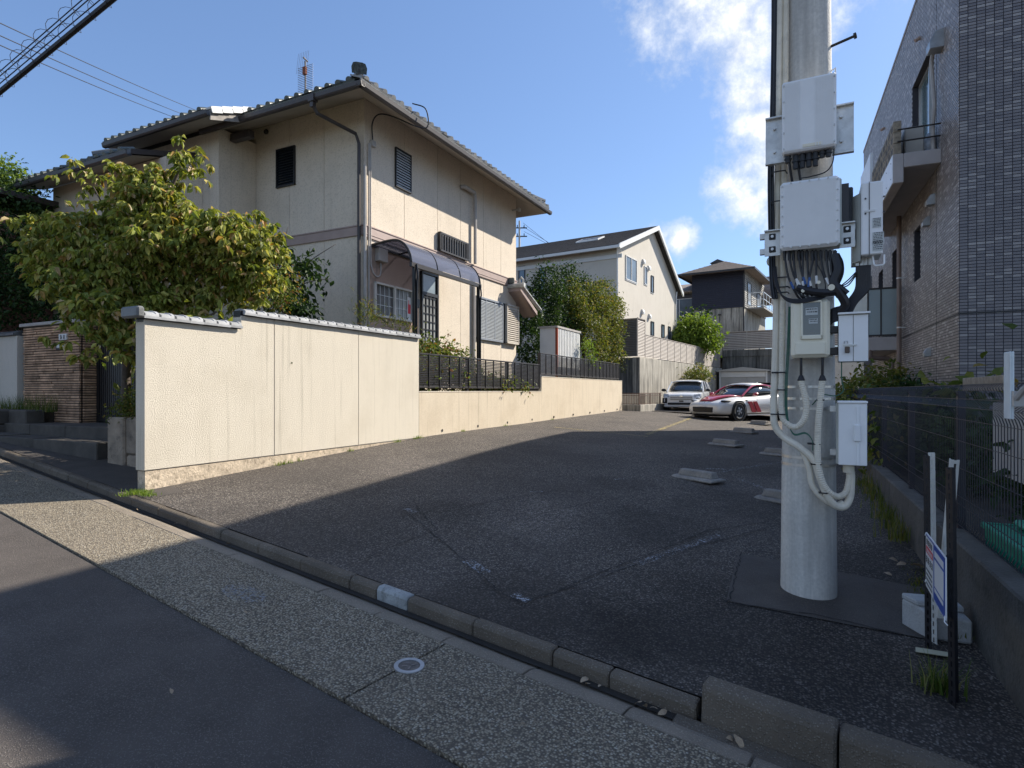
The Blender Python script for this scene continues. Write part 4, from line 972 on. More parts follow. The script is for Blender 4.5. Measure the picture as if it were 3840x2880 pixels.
# right unit
sr=thing('side_radio_unit','narrow grey equipment case standing off the right side of the utility pole','equipment box',LOT,(7.3,.5,2.7))
x0,x1,z0,z1=rect(3229,686,3311,958,.40); RX0,RX1,RZ0=x0,x1,z0
part(sr,'case',MB().box(x0,x1,.40,.62,z0,z1),M_box,bevel=.008); part(sr,'side_heat_sink',MB().prism([(x0-.045,.50),(x0-.002,.42),(x0-.002,.66),(x0-.045,.66)],'z',z0-.03,z1-.06),M_boxg)
part(sr,'seam',MB().box(x0+.045,x0+.049,.396,.3995,z0,z1),M_dark); part(sr,'name_strip',MB().box(x0+.02,x0+.08,.394,.3995,z1-.20,z1-.187),M_white)
M_lab=mat('printed_label',(.50,.52,.50),.6,.02); M_ink=mat('ink',(.06,.06,.06),.7,.05)
rl=random.Random(4)
def label_print(t,x0,x1,y,z0,z1,n,under=None,base=M_lab):
    o=part(t,'printed_label',MB().box(x0,x1,y-.001,y-.0002,z0,z1),base,under=under); m=MB()
    for i in range(n):
        zz=z1-(i+.7)*(z1-z0)/(n+.6); a=x0+rl.uniform(.05,.2)*(x1-x0)
        while a<x1-.1*(x1-x0):
            w_=rl.uniform(.06,.22)*(x1-x0); m.box(a,min(a+w_,x1-.05*(x1-x0)),y-.0016,y-.0011,zz,zz+(z1-z0)/(n+.6)*.45); a+=w_+.05*(x1-x0)
    part(t,'print',m,M_ink,under=o)
label_print(sr,x0+.065,x0+.115,.398,z1-.31,z1-.245,6); label_print(sr,x0+.065,x0+.13,.398,z1-.42,z1-.34,7); label_print(sr,x0+.065,x0+.125,.398,z0+.02,z0+.09,5)
for dx in (.025,.13):
    for dz in (.11,.21): part(sr,'screw',MB().cyl((x0+dx,.394,z1-dz),(x0+dx,.40,z1-dz),.006,seg=6),M_dark)
part(sr,'handle',MB().tube([(x0+.07,.44,z0),(x0+.075,.43,z0-.06),(x0+.085,.43,z0-.07),(x0+.125,.43,z0-.07),(x0+.135,.43,z0-.06),(x0+.135,.44,z0)],.006,6),M_boxw)
part(sr,'stand_off_arm',MB().box(x0-.14,x0-.04,.50,.53,z0+.22,z0+.5).box(x0-.20,x0-.13,.47,.56,z0+.10,z0+.55),M_dark,bevel=.008)
for px in (3215,3232,3246,3262): 
    x,_=pE(px,975,.5); part(sr,'cable_gland',MB().cyl((x,.5,z0+.0),(x,.5,z0-.05),.014,seg=8),M_steel)
# meter box
mt=thing('meter_box','yellowed beige meter box with a clear window low on the utility pole','meter box',LOT,(PX_,.5,2.0))
x0,x1,z0,z1=rect(2965,1128,3113,1342,.42)
part(mt,'case',MB().box(x0,x1,.42,.56,z0,z1),M_beige,bevel=.02); 
a,b,c,d=rect(3003,1130,3085,1274,.418)
f=MB()
for q in ((a,a+.014,c,d),(b-.014,b,c,d),(a,b,c,c+.03),(a,b,d-.014,d)): f.box(q[0],q[1],.405,.4195,q[2],q[3])
part(mt,'window_frame',f,M_beige,bevel=.004); part(mt,'window',MB().box(a+.014,b-.014,.412,.4195,c+.03,d-.014),glass('meter_glass',(.10,.09,.075),.15))
label_print(mt,a+.03,b-.03,.4119,d-.10,d-.05,2); label_print(mt,a+.05,b-.03,.4119,d-.16,d-.125,2)
part(mt,'lower_lip',MB().box(x0+.03,x1-.03,.412,.42,z0+.02,c-.02),M_beige,bevel=.005)
part(mt,'back_plate',MB().box(x0-.012,x1+.02,.56,.61,z0+.0,z1+.03),M_steel)
# grey two-door cabinet with padlock
gb=thing('breaker_cabinet','small grey two-door cabinet with a rusty padlock beside the meter box','cabinet',LOT,(7.1,.5,2.0))
x0,x1,z0,z1=rect(3145,1180,3256,1356,.44)
part(gb,'body',MB().box(x0,x1,.452,.62,z0,z1),M_boxg,bevel=.003); xm=(x0+x1)/2
part(gb,'door',MB().box(x0,xm-.002,.44,.452,z0,z1-.008),M_box,bevel=.002); part(gb,'door',MB().box(xm+.002,x1,.44,.452,z0,z1-.008),M_box,bevel=.002)
part(gb,'lid',MB().box(x0-.005,x1+.012,.42,.63,z1,z1+.012),M_box)
part(gb,'hasp',MB().box(xm-.06,xm+.02,.43,.44,z1-.215,z1-.205).tube([(xm-.055,.43,z1-.20),(xm-.055,.42,z1-.185),(xm-.035,.42,z1-.185),(xm-.035,.43,z1-.2)],.003,5),M_steel)
part(gb,'padlock',MB().box(xm-.052,xm-.022,.41,.43,z1-.265,z1-.222),mat('brown_padlock',(.10,.07,.05),.5,.2),bevel=.004)
for zz in (z0+.05,z1-.12): part(gb,'bracket',MB().box(x0-.05,x0,.5,.55,zz,zz+.05),M_dark,bevel=.004)
part(gb,'earth_wire',MB().tube(spline([(x0+.02,.5,z0),(x0+.02,.49,z0-.12),(x0+.03,.5,z0-.2),(x0-.02,.5,z0-.235),(x0-.1,.52,z0-.23),(x0-.16,.6,z0-.30)],6),.004,5),mat('green_wire',(.02,.11,.07),.5,.1))
# lower white box
wb=thing('connection_box','white rectangular connection box on the right side of the utility pole near knee height','connection box',LOT,(7.1,.6,1.2))
x0,x1,z0,z1=rect(3144,1512,3252,1742,.50)
part(wb,'back_box',MB().box(x0-.012,x1-.01,.53,.66,z0,z1),M_boxg,bevel=.004)
part(wb,'cover',MB().box(x0,x1,.50,.53,z0-.002,z1),M_boxw,bevel=.004); part(wb,'rain_lid',MB().box(x0-.006,x1+.004,.49,.66,z1,z1+.016),M_boxw,bevel=.003)
part(wb,'latch_channel',MB().box(x1-.065,x1-.045,.49,.5,z0,z1-.02),M_boxw,bevel=.003); part(wb,'latch_handle',MB().box(x1-.082,x1-.038,.475,.49,(z0+z1)/2-.05,(z0+z1)/2+.07),M_box,bevel=.008)
part(wb,'spout',MB().cyl(((x0+x1)/2-.02,.58,z0),((x0+x1)/2-.02,.58,z0-.06),.036,seg=14),M_cond)
for zz in (z0+.06,z1-.06): part(wb,'bracket',MB().box(x0-.05,x0-.01,.56,.62,zz,zz+.04),M_steel)
SPX,SPZ=(x0+x1)/2-.02,z0-.06
# conduits
def cpts(L,y=.50): 
    out=[]
    for p in L:
        yy=p[2] if len(p)>2 else y; x,z=pE(p[0],p[1],yy); out.append((x,yy,z))
    return spline(out,7)
cd=thing('cable_conduits','bundle of beige ribbed conduits down the left of the utility pole, looping in front','conduit',LOT,(6.6,.6,2))
part(cd,'conduit',MB().tube(cpts([(2925,-400,.72),(2924,-60,.70),(2918,600,.66),(2912,900,.62),(2911,1200,.58),(2905,1400,.55),(2901,1540,.52),(2908,1600,.5),(2941,1640,.5),(3002,1680,.48),(3052,1728,.48),(3076,1794,.48),(3101,1855,.48),(3129,1893,.5),(3165,1900,.53),(3187,1865,.56),(3192,1800,.58),(3191,1768,.58)]),.0245,10),M_cond)
part(cd,'conduit',MB().tube(cpts([(2948,-400,.72),(2948,-60,.70),(2942,600,.64),(2937,900,.60),(2935,1150,.56),(2932,1350,.54),(2931,1540,.5),(2950,1588,.48),(2988,1600,.47),(3018,1566,.46),(3023,1507,.46),(3008,1445,.46),(3004,1425,.46)]),.0225,10,rib=.12,period=.011),M_cond)
part(cd,'conduit',MB().tube(cpts([(3084,1425,.46),(3076,1500,.46),(3068,1600,.46),(3066,1700,.46),(3072,1765,.46),(3090,1820,.46),(3115,1850,.48),(3145,1862,.52),(3172,1845,.55),(3184,1800,.57),(3186,1768,.58)]),.0225,10,rib=.12,period=.011),M_cond)
part(cd,'conduit',MB().tube(cpts([(3010,1690,.50),(3034,1755,.50),(3046,1820,.5),(3085,1868,.5),(3130,1895,.52),(3160,1885,.55)]),.020,10),M_cond)
for px,py in ((3004,1425),(3084,1425)):
    x,z=pE(px,py,.46); part(cd,'end_boot',MB().cyl((x,.46,z-.005),(x,.46,z+.035),.027,.012,12),M_cabl,bevel=.004); part(cd,'feed_cable',MB().tube([(x,.46,z+.03),(x,.455,z+.10),(x,.46,z+.18)],.009,7),M_cabl)
for (a,b,c) in ((2889,2946,1553),(3040,3082,1740),(3028,3077,1664),(3070,3104,1847),(2893,2944,1397),(3063,3092,1500),(2915,2945,1462)):
    xa,z=pE(a,c,.46); xb,_=pE(b,c,.46); part(cd,'cable_tie',MB().tube([(xa,.52,z),(xa+.004,.45,z),(xb-.004,.445,z),(xb,.52,z),(xa,.53,z)],.005,5),M_cabl)
gw_=MB()
for k in range(3): gw_.tube(cpts([(2958+3*k,1150,.56),(2952+4*k,1300,.53),(2944+4*k,1450,.5),(2948+3*k,1560,.48),(2975,1625+2*k,.47),(3020,1622+2*k,.47),(3045,1650,.46),(3048,1690,.46)]),.0035,5)
part(cd,'green_wire',gw_,bpy.data.materials['green_wire'],kind='stuff')
# black vertical cables on the far left of the pole
bc=thing('black_cables','black cables hanging in loops beneath the flat equipment case on the utility pole','cable',LOT,(6.8,.5,2.5))
for k,(o1,r_) in enumerate(((0,.011),(9,.008),(-8,.007))):
    part(bc,'riser_cable',MB().tube(cpts([(2904+o1,-400,.70),(2904+o1,100,.68),(2898+o1,450,.66),(2890+o1,650,.62),(2893+o1,900,.6),(2897+o1,1050,.56),(2905+o1,1120,.52)]),r_,7),M_cabl)
rc=random.Random(11)
# drops from the flat case
for i in range(12):
    px=2943+i*17+rc.uniform(-3,3); ends=[(2985+i*7,1100+rc.uniform(-15,15)),(3000+i*9,1085)][i%2]
    if i>7: ends=(3125+rc.uniform(-10,12),1085+rc.uniform(-20,20))
    mid=(px+ (ends[0]-px)*.35,1030+rc.uniform(-15,15))
    part(bc,'cable',MB().tube(cpts([(px,938,.44),(px+2,975,.43),(mid[0],mid[1],.42),(ends[0],ends[1],.42),(ends[0]+20,ends[1]+25,.44)]),.0075,6),M_cabl)
    x,z=pE(px,950,.44); part(bc,'plug',MB().cyl((x,.44,z+.015),(x,.44,z-.05),.013,.010,8),M_cabl)
    a=pE(mid[0]*.4+ends[0]*.6,mid[1]*.4+ends[1]*.6,.405); 
    part(bc,'tag_sleeve',MB().tube(cpts([(mid[0]*.75+ends[0]*.25,mid[1]*.75+ends[1]*.25,.416),(mid[0]*.3+ends[0]*.7,mid[1]*.3+ends[1]*.7,.416)]),.0088,6),M_white if i%3 else mat('blue_tape',(.03,.10,.30),.5,.1) if 'blue_tape' not in MATS else MATS['blue_tape'])
# thick taped bundle and loops
part(bc,'taped_bundle',MB().tube(cpts([(2990,1078,.42),(3020,1088,.41),(3060,1096,.40),(3100,1098,.41),(3140,1095,.43),(3150,1110,.45)]),.026,8),M_cabl)
part(bc,'taped_bundle',MB().tube(cpts([(3128,955,.44),(3140,1010,.43),(3125,1060,.42),(3150,1100,.42),(3170,1140,.44),(3150,1170,.46)]),.030,8),M_cabl)
part(bc,'cut_stub',MB().tube(cpts([(3130,1062,.42),(3160,1085,.41),(3178,1100,.41)]),.018,8),M_cabl)
for k in range(4):
    part(bc,'loop',MB().tube(cpts([(2900+3*k,1000,.56),(2907+3*k,1060,.5),(2930+2*k,1105+3*k,.45),(2975,1123+4*k,.42),(3040,1117+4*k,.40),(3095,1100+4*k,.42),(3128,1070,.44),(3140,1020,.46),(3135-4*k,965,.47)]),.0055,6),M_cabl)
for k in range(3):
    part(bc,'loop',MB().tube(cpts([(3128+8*k,950,.48),(3150+5*k,985,.47),(3152+4*k,1030,.46),(3135,1075+6*k,.45)]),.006,6),M_cabl)
part(bc,'loop',MB().tube(cpts([(2984,1050,.43),(2982,1085,.41),(3010,1110,.40),(3060,1112,.40),(3095,1085,.41),(3085,1030,.42),(3060,985,.44)]),.004,6),M_cabl)
for k in range(9):
    a=3214+6*k
    part(bc,'bundle_cable',MB().tube(cpts([(a,968,.5),(a-1,1020,.5),(a-3,1080,.5),(3195+3*k-8,1120+2*k,.49),(3165+2*k,1145+5*k,.48),(3125,1158+6*k,.48),(3110,1170+6*k,.5)]),.0085,6),M_cabl)
for k in range(3): part(bc,'loop',MB().tube(cpts([(3143,1080,.46),(3180,1050+10*k,.47),(3210,1020+6*k,.48)]),.0045,5),M_cabl)
for (px,py) in ((3118,1077),(3011,1090),(3070,1058)):
    x,z=pE(px,py,.385); part(bc,'round_tag',MB().cyl((x,.387,z),(x,.392,z),.021 if px>3100 else .012,seg=14),M_beige)
x,z=pE(2893,980,.62); part(bc,'cable_cap',MB().ball((x,.62,z),(.035,.035,.04)),M_boxg,smooth=True)
for (a,b,c) in ((2905,2955,1044),(2905,2955,1080),(2902,2952,1100),(2892,2945,760),(2895,2945,650)):
    xa,z=pE(a,c,.55); xb,_=pE(b,c,.55); part(bc,'cable_tie',MB().tube([(xa,.62,z),(xa,.53,z),(xb,.53,z),(xb+.01,.6,z)],.005,5),M_cabl)
for px in (2960,2992): part(bc,'cable',MB().tube(cpts([(px-2,605,.42),(px+4,640,.43),(px+12,690,.46)]),.009,6),M_cabl)
part(bc,'cable',MB().tube(cpts([(3128,555,.42),(3122,610,.45),(3095,645,.5),(3040,662,.52),(3005,668,.5)]),.004,6),M_cabl)
# ================================================================== RETAINING WALLS AND FENCES AT THE BACK
rw=thing('concrete_retaining_wall','tall weathered grey concrete retaining wall running behind the white wagon','wall',RET,(0,7,0))
for a,b in ((0,1.6),(1.6,3.4),(3.4,5.2),(5.2,7.0),(7.0,8.8),(8.8,10.6),(10.6,12.4),(12.4,14.0)):
    part(rw,'concrete_bay',MB().box(-.3,0,a+.006 if a else 0,b-.006,-.5,2.87),M_conc,bevel=.008)
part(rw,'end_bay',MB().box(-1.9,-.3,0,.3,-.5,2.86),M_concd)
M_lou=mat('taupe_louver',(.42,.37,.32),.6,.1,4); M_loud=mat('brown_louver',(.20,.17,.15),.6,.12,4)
def louver(name,lab,fr,axis,a0,a1,off,z0,z1,pitch,m,seg=1.0,cat='fence'):
    f=thing(name,lab,cat,fr,((off,(a0+a1)/2,z0) if axis=='y' else ((a0+a1)/2,off,z0)))
    B_=INFO[f.name]
    def bx(s,e,d0,d1,za,zb): return MB().box(off+d0,off+d1,s,e,za,zb) if axis=='y' else MB().box(s,e,off+d0,off+d1,za,zb)
    n=int((z1-z0)/pitch); L_=bx(a0,a1,-.012,.006,z0,z0+pitch*.62)
    base=[(p[0]-B_[0],p[1]-B_[1],p[2]-B_[2]) for p in L_.v]
    mm=MB(); mm.v=base; mm.f=L_.f
    # tilt: push the top inwards
    mm.v=[(x-(.018 if (z>.001 and axis=='y') else 0),y+(.018 if (z>.001 and axis=='x') else 0),z) for x,y,z in base]
    me=mm.mesh('slat'); me.materials.append(m)
    for i in range(n): piece(f,'slat',me,None,(0,0,i*pitch))
    k=max(1,int(round((a1-a0)/seg)))
    for i in range(k+1):
        p=a0+(a1-a0)*i/k; part(f,'post',bx(p-.018,p+.018,-.04,.010,z0,z1) if axis=='y' else bx(p-.018,p+.018,-.010,.04,z0,z1),m)
    part(f,'cap_rail',bx(a0,a1,-.03,.014,z1,z1+.025) if axis=='y' else bx(a0,a1,-.014,.03,z1,z1+.025),m)
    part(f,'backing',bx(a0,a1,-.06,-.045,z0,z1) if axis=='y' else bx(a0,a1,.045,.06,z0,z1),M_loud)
    return f
louver('louver_fence','taupe louver fence in the sun on top of the concrete retaining wall','' or RET,'y',.95,13.95,-.10,2.92,3.85,.062,M_lou,1.0)
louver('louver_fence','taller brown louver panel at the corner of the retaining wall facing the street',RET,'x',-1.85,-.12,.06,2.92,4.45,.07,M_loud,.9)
louver('louver_fence','short tall louver panel at the sunlit corner of the retaining wall',RET,'y',.05,.93,-.10,2.92,4.47,.062,M_lou,.9)
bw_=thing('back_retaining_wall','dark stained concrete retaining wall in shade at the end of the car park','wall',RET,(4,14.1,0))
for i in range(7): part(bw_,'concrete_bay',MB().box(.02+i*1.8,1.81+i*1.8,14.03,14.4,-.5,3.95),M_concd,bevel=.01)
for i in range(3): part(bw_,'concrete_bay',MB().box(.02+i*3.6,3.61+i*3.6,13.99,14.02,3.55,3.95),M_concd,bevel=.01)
louver('louver_fence','long grey louver fence above the dark back retaining wall',RET,'x',.05,12,14.25,4.0,5.05,.10,M_lou,1.4)
# small guard railing
RTK=Frame((5.17,24.0),32.5)
gr=thing('guard_railing','rusty brown guard railing on a low kerb beside the white wagon','railing',RTK,(.4,.0,.7))
M_rail=mat('brown_railing',(.10,.055,.04),.6,.25,6)
def gl(px,py): 
    x,y=glot(px,py); W_=LOT.w(x,y); return RET.inv(W_.x,W_.y)
part(gr,'concrete_kerb',MB().box(-.18,-.0,.1,3.2,.2,.93),M_conc,bevel=.01); part(gr,'concrete_kerb',MB().box(-1.5,-.18,.1,.3,.2,.93),M_conc,bevel=.01)
tz=1.42
for a in range(3): part(gr,'post',MB().box(-.11,-.07,.18+a*1.3,.22+a*1.3,.93,tz),M_rail)
part(gr,'post',MB().box(-1.3,-1.26,.18,.22,.93,tz),M_rail)
for a in range(25): part(gr,'baluster',MB().box(-.096,-.084,.25+a*.11,.262+a*.11,.97,tz-.02),M_rail)
for a in range(11): part(gr,'baluster',MB().box(-1.3+a*.11,-1.288+a*.11,.194,.206,.97,tz-.02),M_rail)
for za,zc in ((tz-.03,tz),(tz-.12,tz-.10),(.95,.97)): part(gr,'rail',MB().box(-.105,-.075,.19,3.1,za,zc),M_rail)
for za,zc in ((tz-.03,tz),(tz-.12,tz-.10),(.95,.97)): part(gr,'rail',MB().box(-1.4,-.105,.188,.212,za,zc),M_rail)
# garage shed
sh=thing('garage_shed','low grey metal storage shed with sliding doors in shade behind the sports car','shed',RET,(1.5,12.8,.5))
M_shed=mat('grey_shed',(.42,.41,.39),.6,.08,2)
part(sh,'body',MB().box(.25,2.75,12.55,13.9,.3,2.62),M_shed,bevel=.01)
part(sh,'roof',MB().prism([(.05,2.62),(.05,2.68),(1.5,2.86),(2.95,2.68),(2.95,2.62)],'y',12.35,13.95),M_shed)
part(sh,'lintel',MB().box(.30,2.70,12.50,12.55,2.30,2.6),M_white)
part(sh,'door',MB().box(.75,1.7,12.51,12.54,.5,2.25),M_shed,bevel=.004); part(sh,'door',MB().box(1.72,2.65,12.525,12.55,.5,2.25),M_shed,bevel=.004)
part(sh,'corner_post',MB().box(.2,.28,12.48,12.56,.3,2.62).box(2.72,2.80,12.48,12.56,.3,2.62),M_white)
# ================================================================== CREAM GABLED HOUSE BEHIND
CR=Frame((5.31,30),32.5)
M_crm=stucco('pale_render',(.60,.555,.48),(.48,.43,.36),30,.4,.4,.35,.35)
M_slate=mat('dark_slate',(.05,.045,.042),.75,.3,4,.4,40,0,.3,.3,(.10,.095,.085))
M_trim=mat('white_trim',(.66,.66,.64),.5,.05)
ch=thing('gabled_house','pale rendered gabled house with dark roof above the retaining wall','house',CR,(-4,5,2.8))
yR,zR=5.45,10.95; yE=9.9; zE2=8.0
def roofz(y): return 8.85+(zR-8.85)*y/yR if y<yR else zR-(zR-zE2)*(y-yR)/(yE-yR)
part(ch,'gable_wall',MB().prism([(0,2.5),(0,8.85),(yR,zR-.05),(9.8,roofz(9.8)),(9.8,2.5)],'x',-.2,0),M_crm)
part(ch,'front_wall',MB().box(-9,-.2,0,.2,2.5,8.9).box(-9,-.2,9.6,9.8,2.5,8.0),M_crm)
rfc=MB(); o=.45
rfc.hexa([(-9.4,-o,roofz(0)-.15),(.35,-o,roofz(0)-.15),(.35,yR,zR+.02),(-9.4,yR,zR+.02),(-9.4,-o,roofz(0)-.02),(.35,-o,roofz(0)-.02),(.35,yR,zR+.16),(-9.4,yR,zR+.16)])
rfc.hexa([(-9.4,yR,zR+.02),(.35,yR,zR+.02),(.35,yE+.4,zE2-.26),(-9.4,yE+.4,zE2-.26),(-9.4,yR,zR+.16),(.35,yR,zR+.16),(.35,yE+.4,zE2-.12),(-9.4,yE+.4,zE2-.12)])
rf2=part(ch,'roof',rfc,M_slate)
cs=MB()
for i in range(24):
    t=i/24; y=-o+(yR+o)*t; z=roofz(0)-.02+(zR+.16-roofz(0)+.02)*t; cs.box(-9.4,.35,y,y+.015,z,z+.016)
part(ch,'slate_courses',cs,M_slate,under=rf2,kind='stuff')
bg_=MB()
for (ya_,za_,yb_,zb2) in ((-o-.02,roofz(0)-.27,yR,zR-.10),(yR,zR-.10,yE+.42,zE2-.38)):
    bg_.hexa([(.30,ya_,za_),(.38,ya_,za_),(.38,yb_,zb2),(.30,yb_,zb2),(.30,ya_,za_+.26),(.38,ya_,za_+.26),(.38,yb_,zb2+.26),(.30,yb_,zb2+.26)])
part(ch,'bargeboard',bg_,M_trim)
part(ch,'gutter',MB().box(-9.4,.38,-o-.12,-o,roofz(0)-.22,roofz(0)-.08).box(-9.4,.3,-.06,-.0,roofz(0)-.62,roofz(0)-.42),M_trim)
part(ch,'downpipe',MB().tube([(.06,-.12,8.6),(.05,-.05,8.3),(.05,-.05,2.6)],.04,8).tube([(.06,9.85,7.9),(.06,9.72,7.5),(.06,9.72,2.6)],.045,8),M_trim)
M_glb=glass('blue_glass',(.10,.14,.18),.08)
def win(t,fr,axis,a,b,c,d,o=0,m=M_glb,fm=M_dark,cas=True,div=0):
    f=MB(); w_=.045
    def bx(s,e,d0,d1,za,zb): return MB().box(o+d0,o+d1,s,e,za,zb) if axis=='x' else MB().box(s,e,o-d1,o-d0,za,zb)
    for q in ((a,a+w_,c,d),(b-w_,b,c,d),(a,b,d-w_,d),(a,b,c,c+w_)):
        k=bx(q[0],q[1],.002,.05,q[2],q[3]); f.add(k.v,k.f)
    for i in range(div):
        s=a+(b-a)*(i+1)/(div+1); k=bx(s-.025,s+.025,.002,.05,c,d); f.add(k.v,k.f)
    w=part(t,'window',f,fm)
    k=bx(a+w_,b-w_,.002,.02,c+w_,d-w_); part(t,'pane',k,m,under=w)
    if cas: 
        k=bx(a-.04,b+.04,.001,.03,c-.05,c); part(t,'sill',k,M_trim,under=w)
    return w
win(ch,CR,'x',1.15,2.75,7.35,8.62,fm=M_trim,div=1)
win(ch,CR,'x',3.95,4.40,7.52,8.55,fm=M_trim); win(ch,CR,'x',5.08,5.5,7.22,8.2)
for a,b in ((5.05,5.55),(6.96,7.46),(8.24,8.66)): win(ch,CR,'x',a,b,4.72,5.54)
def winy(a,b,c,d,**k): return win(ch,CR,'y',a,b,c,d,**k)
winy(-5.85,-5.42,7.5,8.46); winy(-4.53,-4.12,7.0,8.42); winy(-1.6,-.62,6.3,7.17,div=1); winy(-5.9,-5.3,5.5,6.5)
part(ch,'small_awning',MB().hexa([(-6.3,-.5,6.3),(-4.4,-.5,6.3),(-4.4,0,6.5),(-6.3,0,6.5),(-6.3,-.5,6.38),(-4.4,-.5,6.38),(-4.4,0,6.58),(-6.3,0,6.58)]),M_trim)
sk=part(ch,'skylight',MB().hexa([(-3.6,2.6,roofz(2.6)+.1),(-2.2,2.6,roofz(2.6)+.1),(-2.2,3.5,roofz(3.5)+.1),(-3.6,3.5,roofz(3.5)+.1),(-3.6,2.6,roofz(2.6)+.24),(-2.2,2.6,roofz(2.6)+.24),(-2.2,3.5,roofz(3.5)+.24),(-3.6,3.5,roofz(3.5)+.24)]),M_trim)
part(ch,'pane',MB().quad((-3.5,2.7,roofz(2.7)+.245),(-2.3,2.7,roofz(2.7)+.245),(-2.3,3.4,roofz(3.4)+.245),(-3.5,3.4,roofz(3.4)+.245)),M_dark,under=sk)
for y,z in ((3.74,8.72),(4.62,8.52),(3.6,5.9),(4.75,5.78)): part(ch,'vent_hood',MB().prism([(0,z-.13),(.14,z-.13),(.15,z),(.08,z+.13),(0,z+.15)],'y',y-.1,y+.1),M_trim)
# ================================================================== DARK HOUSE FARTHER UP
DK=Frame((13.72,45),32.5)
M_navy=mat('dark_navy_siding',(.018,.018,.030),.6,.15,3); M_shin=mat('brown_shingle',(.24,.19,.155),.85,.35,9,.8,30,fine=30)
dh=thing('dark_house','two-storey house with dark navy upper floor and shingled hip roof far behind the car park','house',DK,(2,3,4.2))
part(dh,'lower_wall',MB().box(.0,3.70,0.02,8.8,4.0,7.62),M_conc)
up_=part(dh,'upper_wall',MB().box(.0,3.72,.03,8.8,7.62,10.3),M_navy)
for i in range(18): part(dh,'siding_board',MB().hexa([(-.03,-.03,7.6+i*.15),(3.76,-.03,7.6+i*.15),(3.76,.03,7.6+i*.15),(-.03,.03,7.6+i*.15),(-.03,.0,7.745+i*.15),(3.76,.0,7.745+i*.15),(3.76,.03,7.745+i*.15),(-.03,.03,7.745+i*.15)]),M_navy,under=up_)
M_greysd=mat('grey_siding',(.30,.29,.27),.7,.1,3)
for i in range(18): part(dh,'siding_board',MB().hexa([(3.72,.03,7.62+i*.15),(3.775,.03,7.62+i*.15),(3.775,8.8,7.62+i*.15),(3.72,8.8,7.62+i*.15),(3.72,.03,7.76+i*.15),(3.74,.03,7.76+i*.15),(3.74,8.8,7.76+i*.15),(3.72,8.8,7.76+i*.15)]),M_greysd,under=up_)
hp=MB(); e0=(-.95,-.9,10.28); e1=(4.6,-.9,10.28); e2=(4.6,7.2,10.28); e3=(-.95,7.2,10.28); t0=(1.85,2.2,11.55); t1=(1.85,3.6,11.55)
hp.quad(e0,e1,t0); hp.quad(e1,e2,t1,t0); hp.quad(e2,e3,t1); hp.quad(e3,e0,t0,t1); hp.quad(e0,e1,e2,e3)
rd_=part(dh,'roof',hp,M_shin); part(dh,'fascia',MB().box(-.97,4.62,-.93,-.89,10.16,10.30).box(4.58,4.62,-.9,7.2,10.16,10.30).box(-.97,-.93,-.9,7.2,10.16,10.3),M_dark,under=rd_)
for i in range(9):
    t=i/9; part(dh,'shingle_course',MB().quad((-.95+2.8*t,-.9+3.1*t,10.31+1.27*t),(4.6-2.75*t,-.9+3.1*t,10.31+1.27*t),(4.6-2.75*(t+.02),-.9+3.1*(t+.02),10.285+1.27*(t+.02)),(-.95+2.8*(t+.02),-.9+3.1*(t+.02),10.285+1.27*(t+.02))),M_shin,under=rd_)
part(dh,'roof_wing',MB().prism([(7.0,9.1),(7.0,9.3),(9.2,11.3),(11.4,9.3),(11.4,9.1)],'x',1.5,5.1),M_shin)
part(dh,'roof_wing_gable',MB().prism([(7.3,9.2),(9.2,10.95),(11.1,9.2)],'x',4.6,4.98),M_greysd)
part(dh,'chimney',MB().box(.55,1.55,3.4,4.4,10.8,11.75).prism([(.45,11.75),(1.05,12.02),(1.65,11.75)],'y',3.3,4.5),M_dark)
part(dh,'downpipe',MB().tube([(3.70,-.06,10.1),(3.70,-.06,4.2)],.05,6),M_dark)
part(dh,'wall_pipe',MB().tube([(2.0,-.03,7.1),(2.0,-.03,5.0)],.025,6).box(1.9,2.1,-.08,0.0,7.1,7.2),M_dark)
win(dh,DK,'x',1.0,2.3,7.9,9.6,o=3.76,m=glass('bright_glass',(.45,.5,.55),.1),fm=M_black); win(dh,DK,'x',4.6,6.6,7.9,9.3,o=3.76,m=MATS['bright_glass'],fm=M_black)
bk=MB().box(3.78,4.9,1.0,7.0,7.55,7.66); b2=part(dh,'balcony',bk,M_greysd); rl2=MB()
for y in (1.0,2.2,3.4,4.6,5.8,7.0): rl2.box(4.86,4.9,y-.02,y+.02,7.66,8.75)
for z in (7.75,8.2,8.7): rl2.box(4.86,4.9,1.0,7.0,z,z+.05).box(3.78,4.9,.98,1.02,z,z+.05)
part(dh,'railing',rl2,M_alu,under=b2)
part(dh,'left_wing',MB().box(-3.0,-.02,1.2,8,4.0,9.4),M_conc)
lw_=MB(); lw_.hexa([(-3.6,.6,9.15),(.0,.6,9.15),(.0,4.2,10.3),(-3.6,4.2,10.3),(-3.6,.6,9.25),(.0,.6,9.25),(.0,4.2,10.4),(-3.6,4.2,10.4)]); part(dh,'left_roof',lw_,M_shin)
part(dh,'painted_eave_shadow',MB().box(-3.0,-.02,1.12,1.19,8.75,9.1),M_dark)  # dark strip painted in as the shade below the eave
win(dh,DK,'y',-2.6,-.1,7.05,8.75,o=1.19,fm=M_trim,div=1); win(dh,DK,'y',-2.6,-.6,5.2,6.0,o=1.19,fm=M_trim)
part(dh,'porch_frame',MB().box(4.2,5.4,3.0,3.1,5.9,6.0).box(4.2,4.28,3.0,3.08,4.5,5.9).box(5.3,5.38,3.0,3.08,4.5,5.9),M_dark)
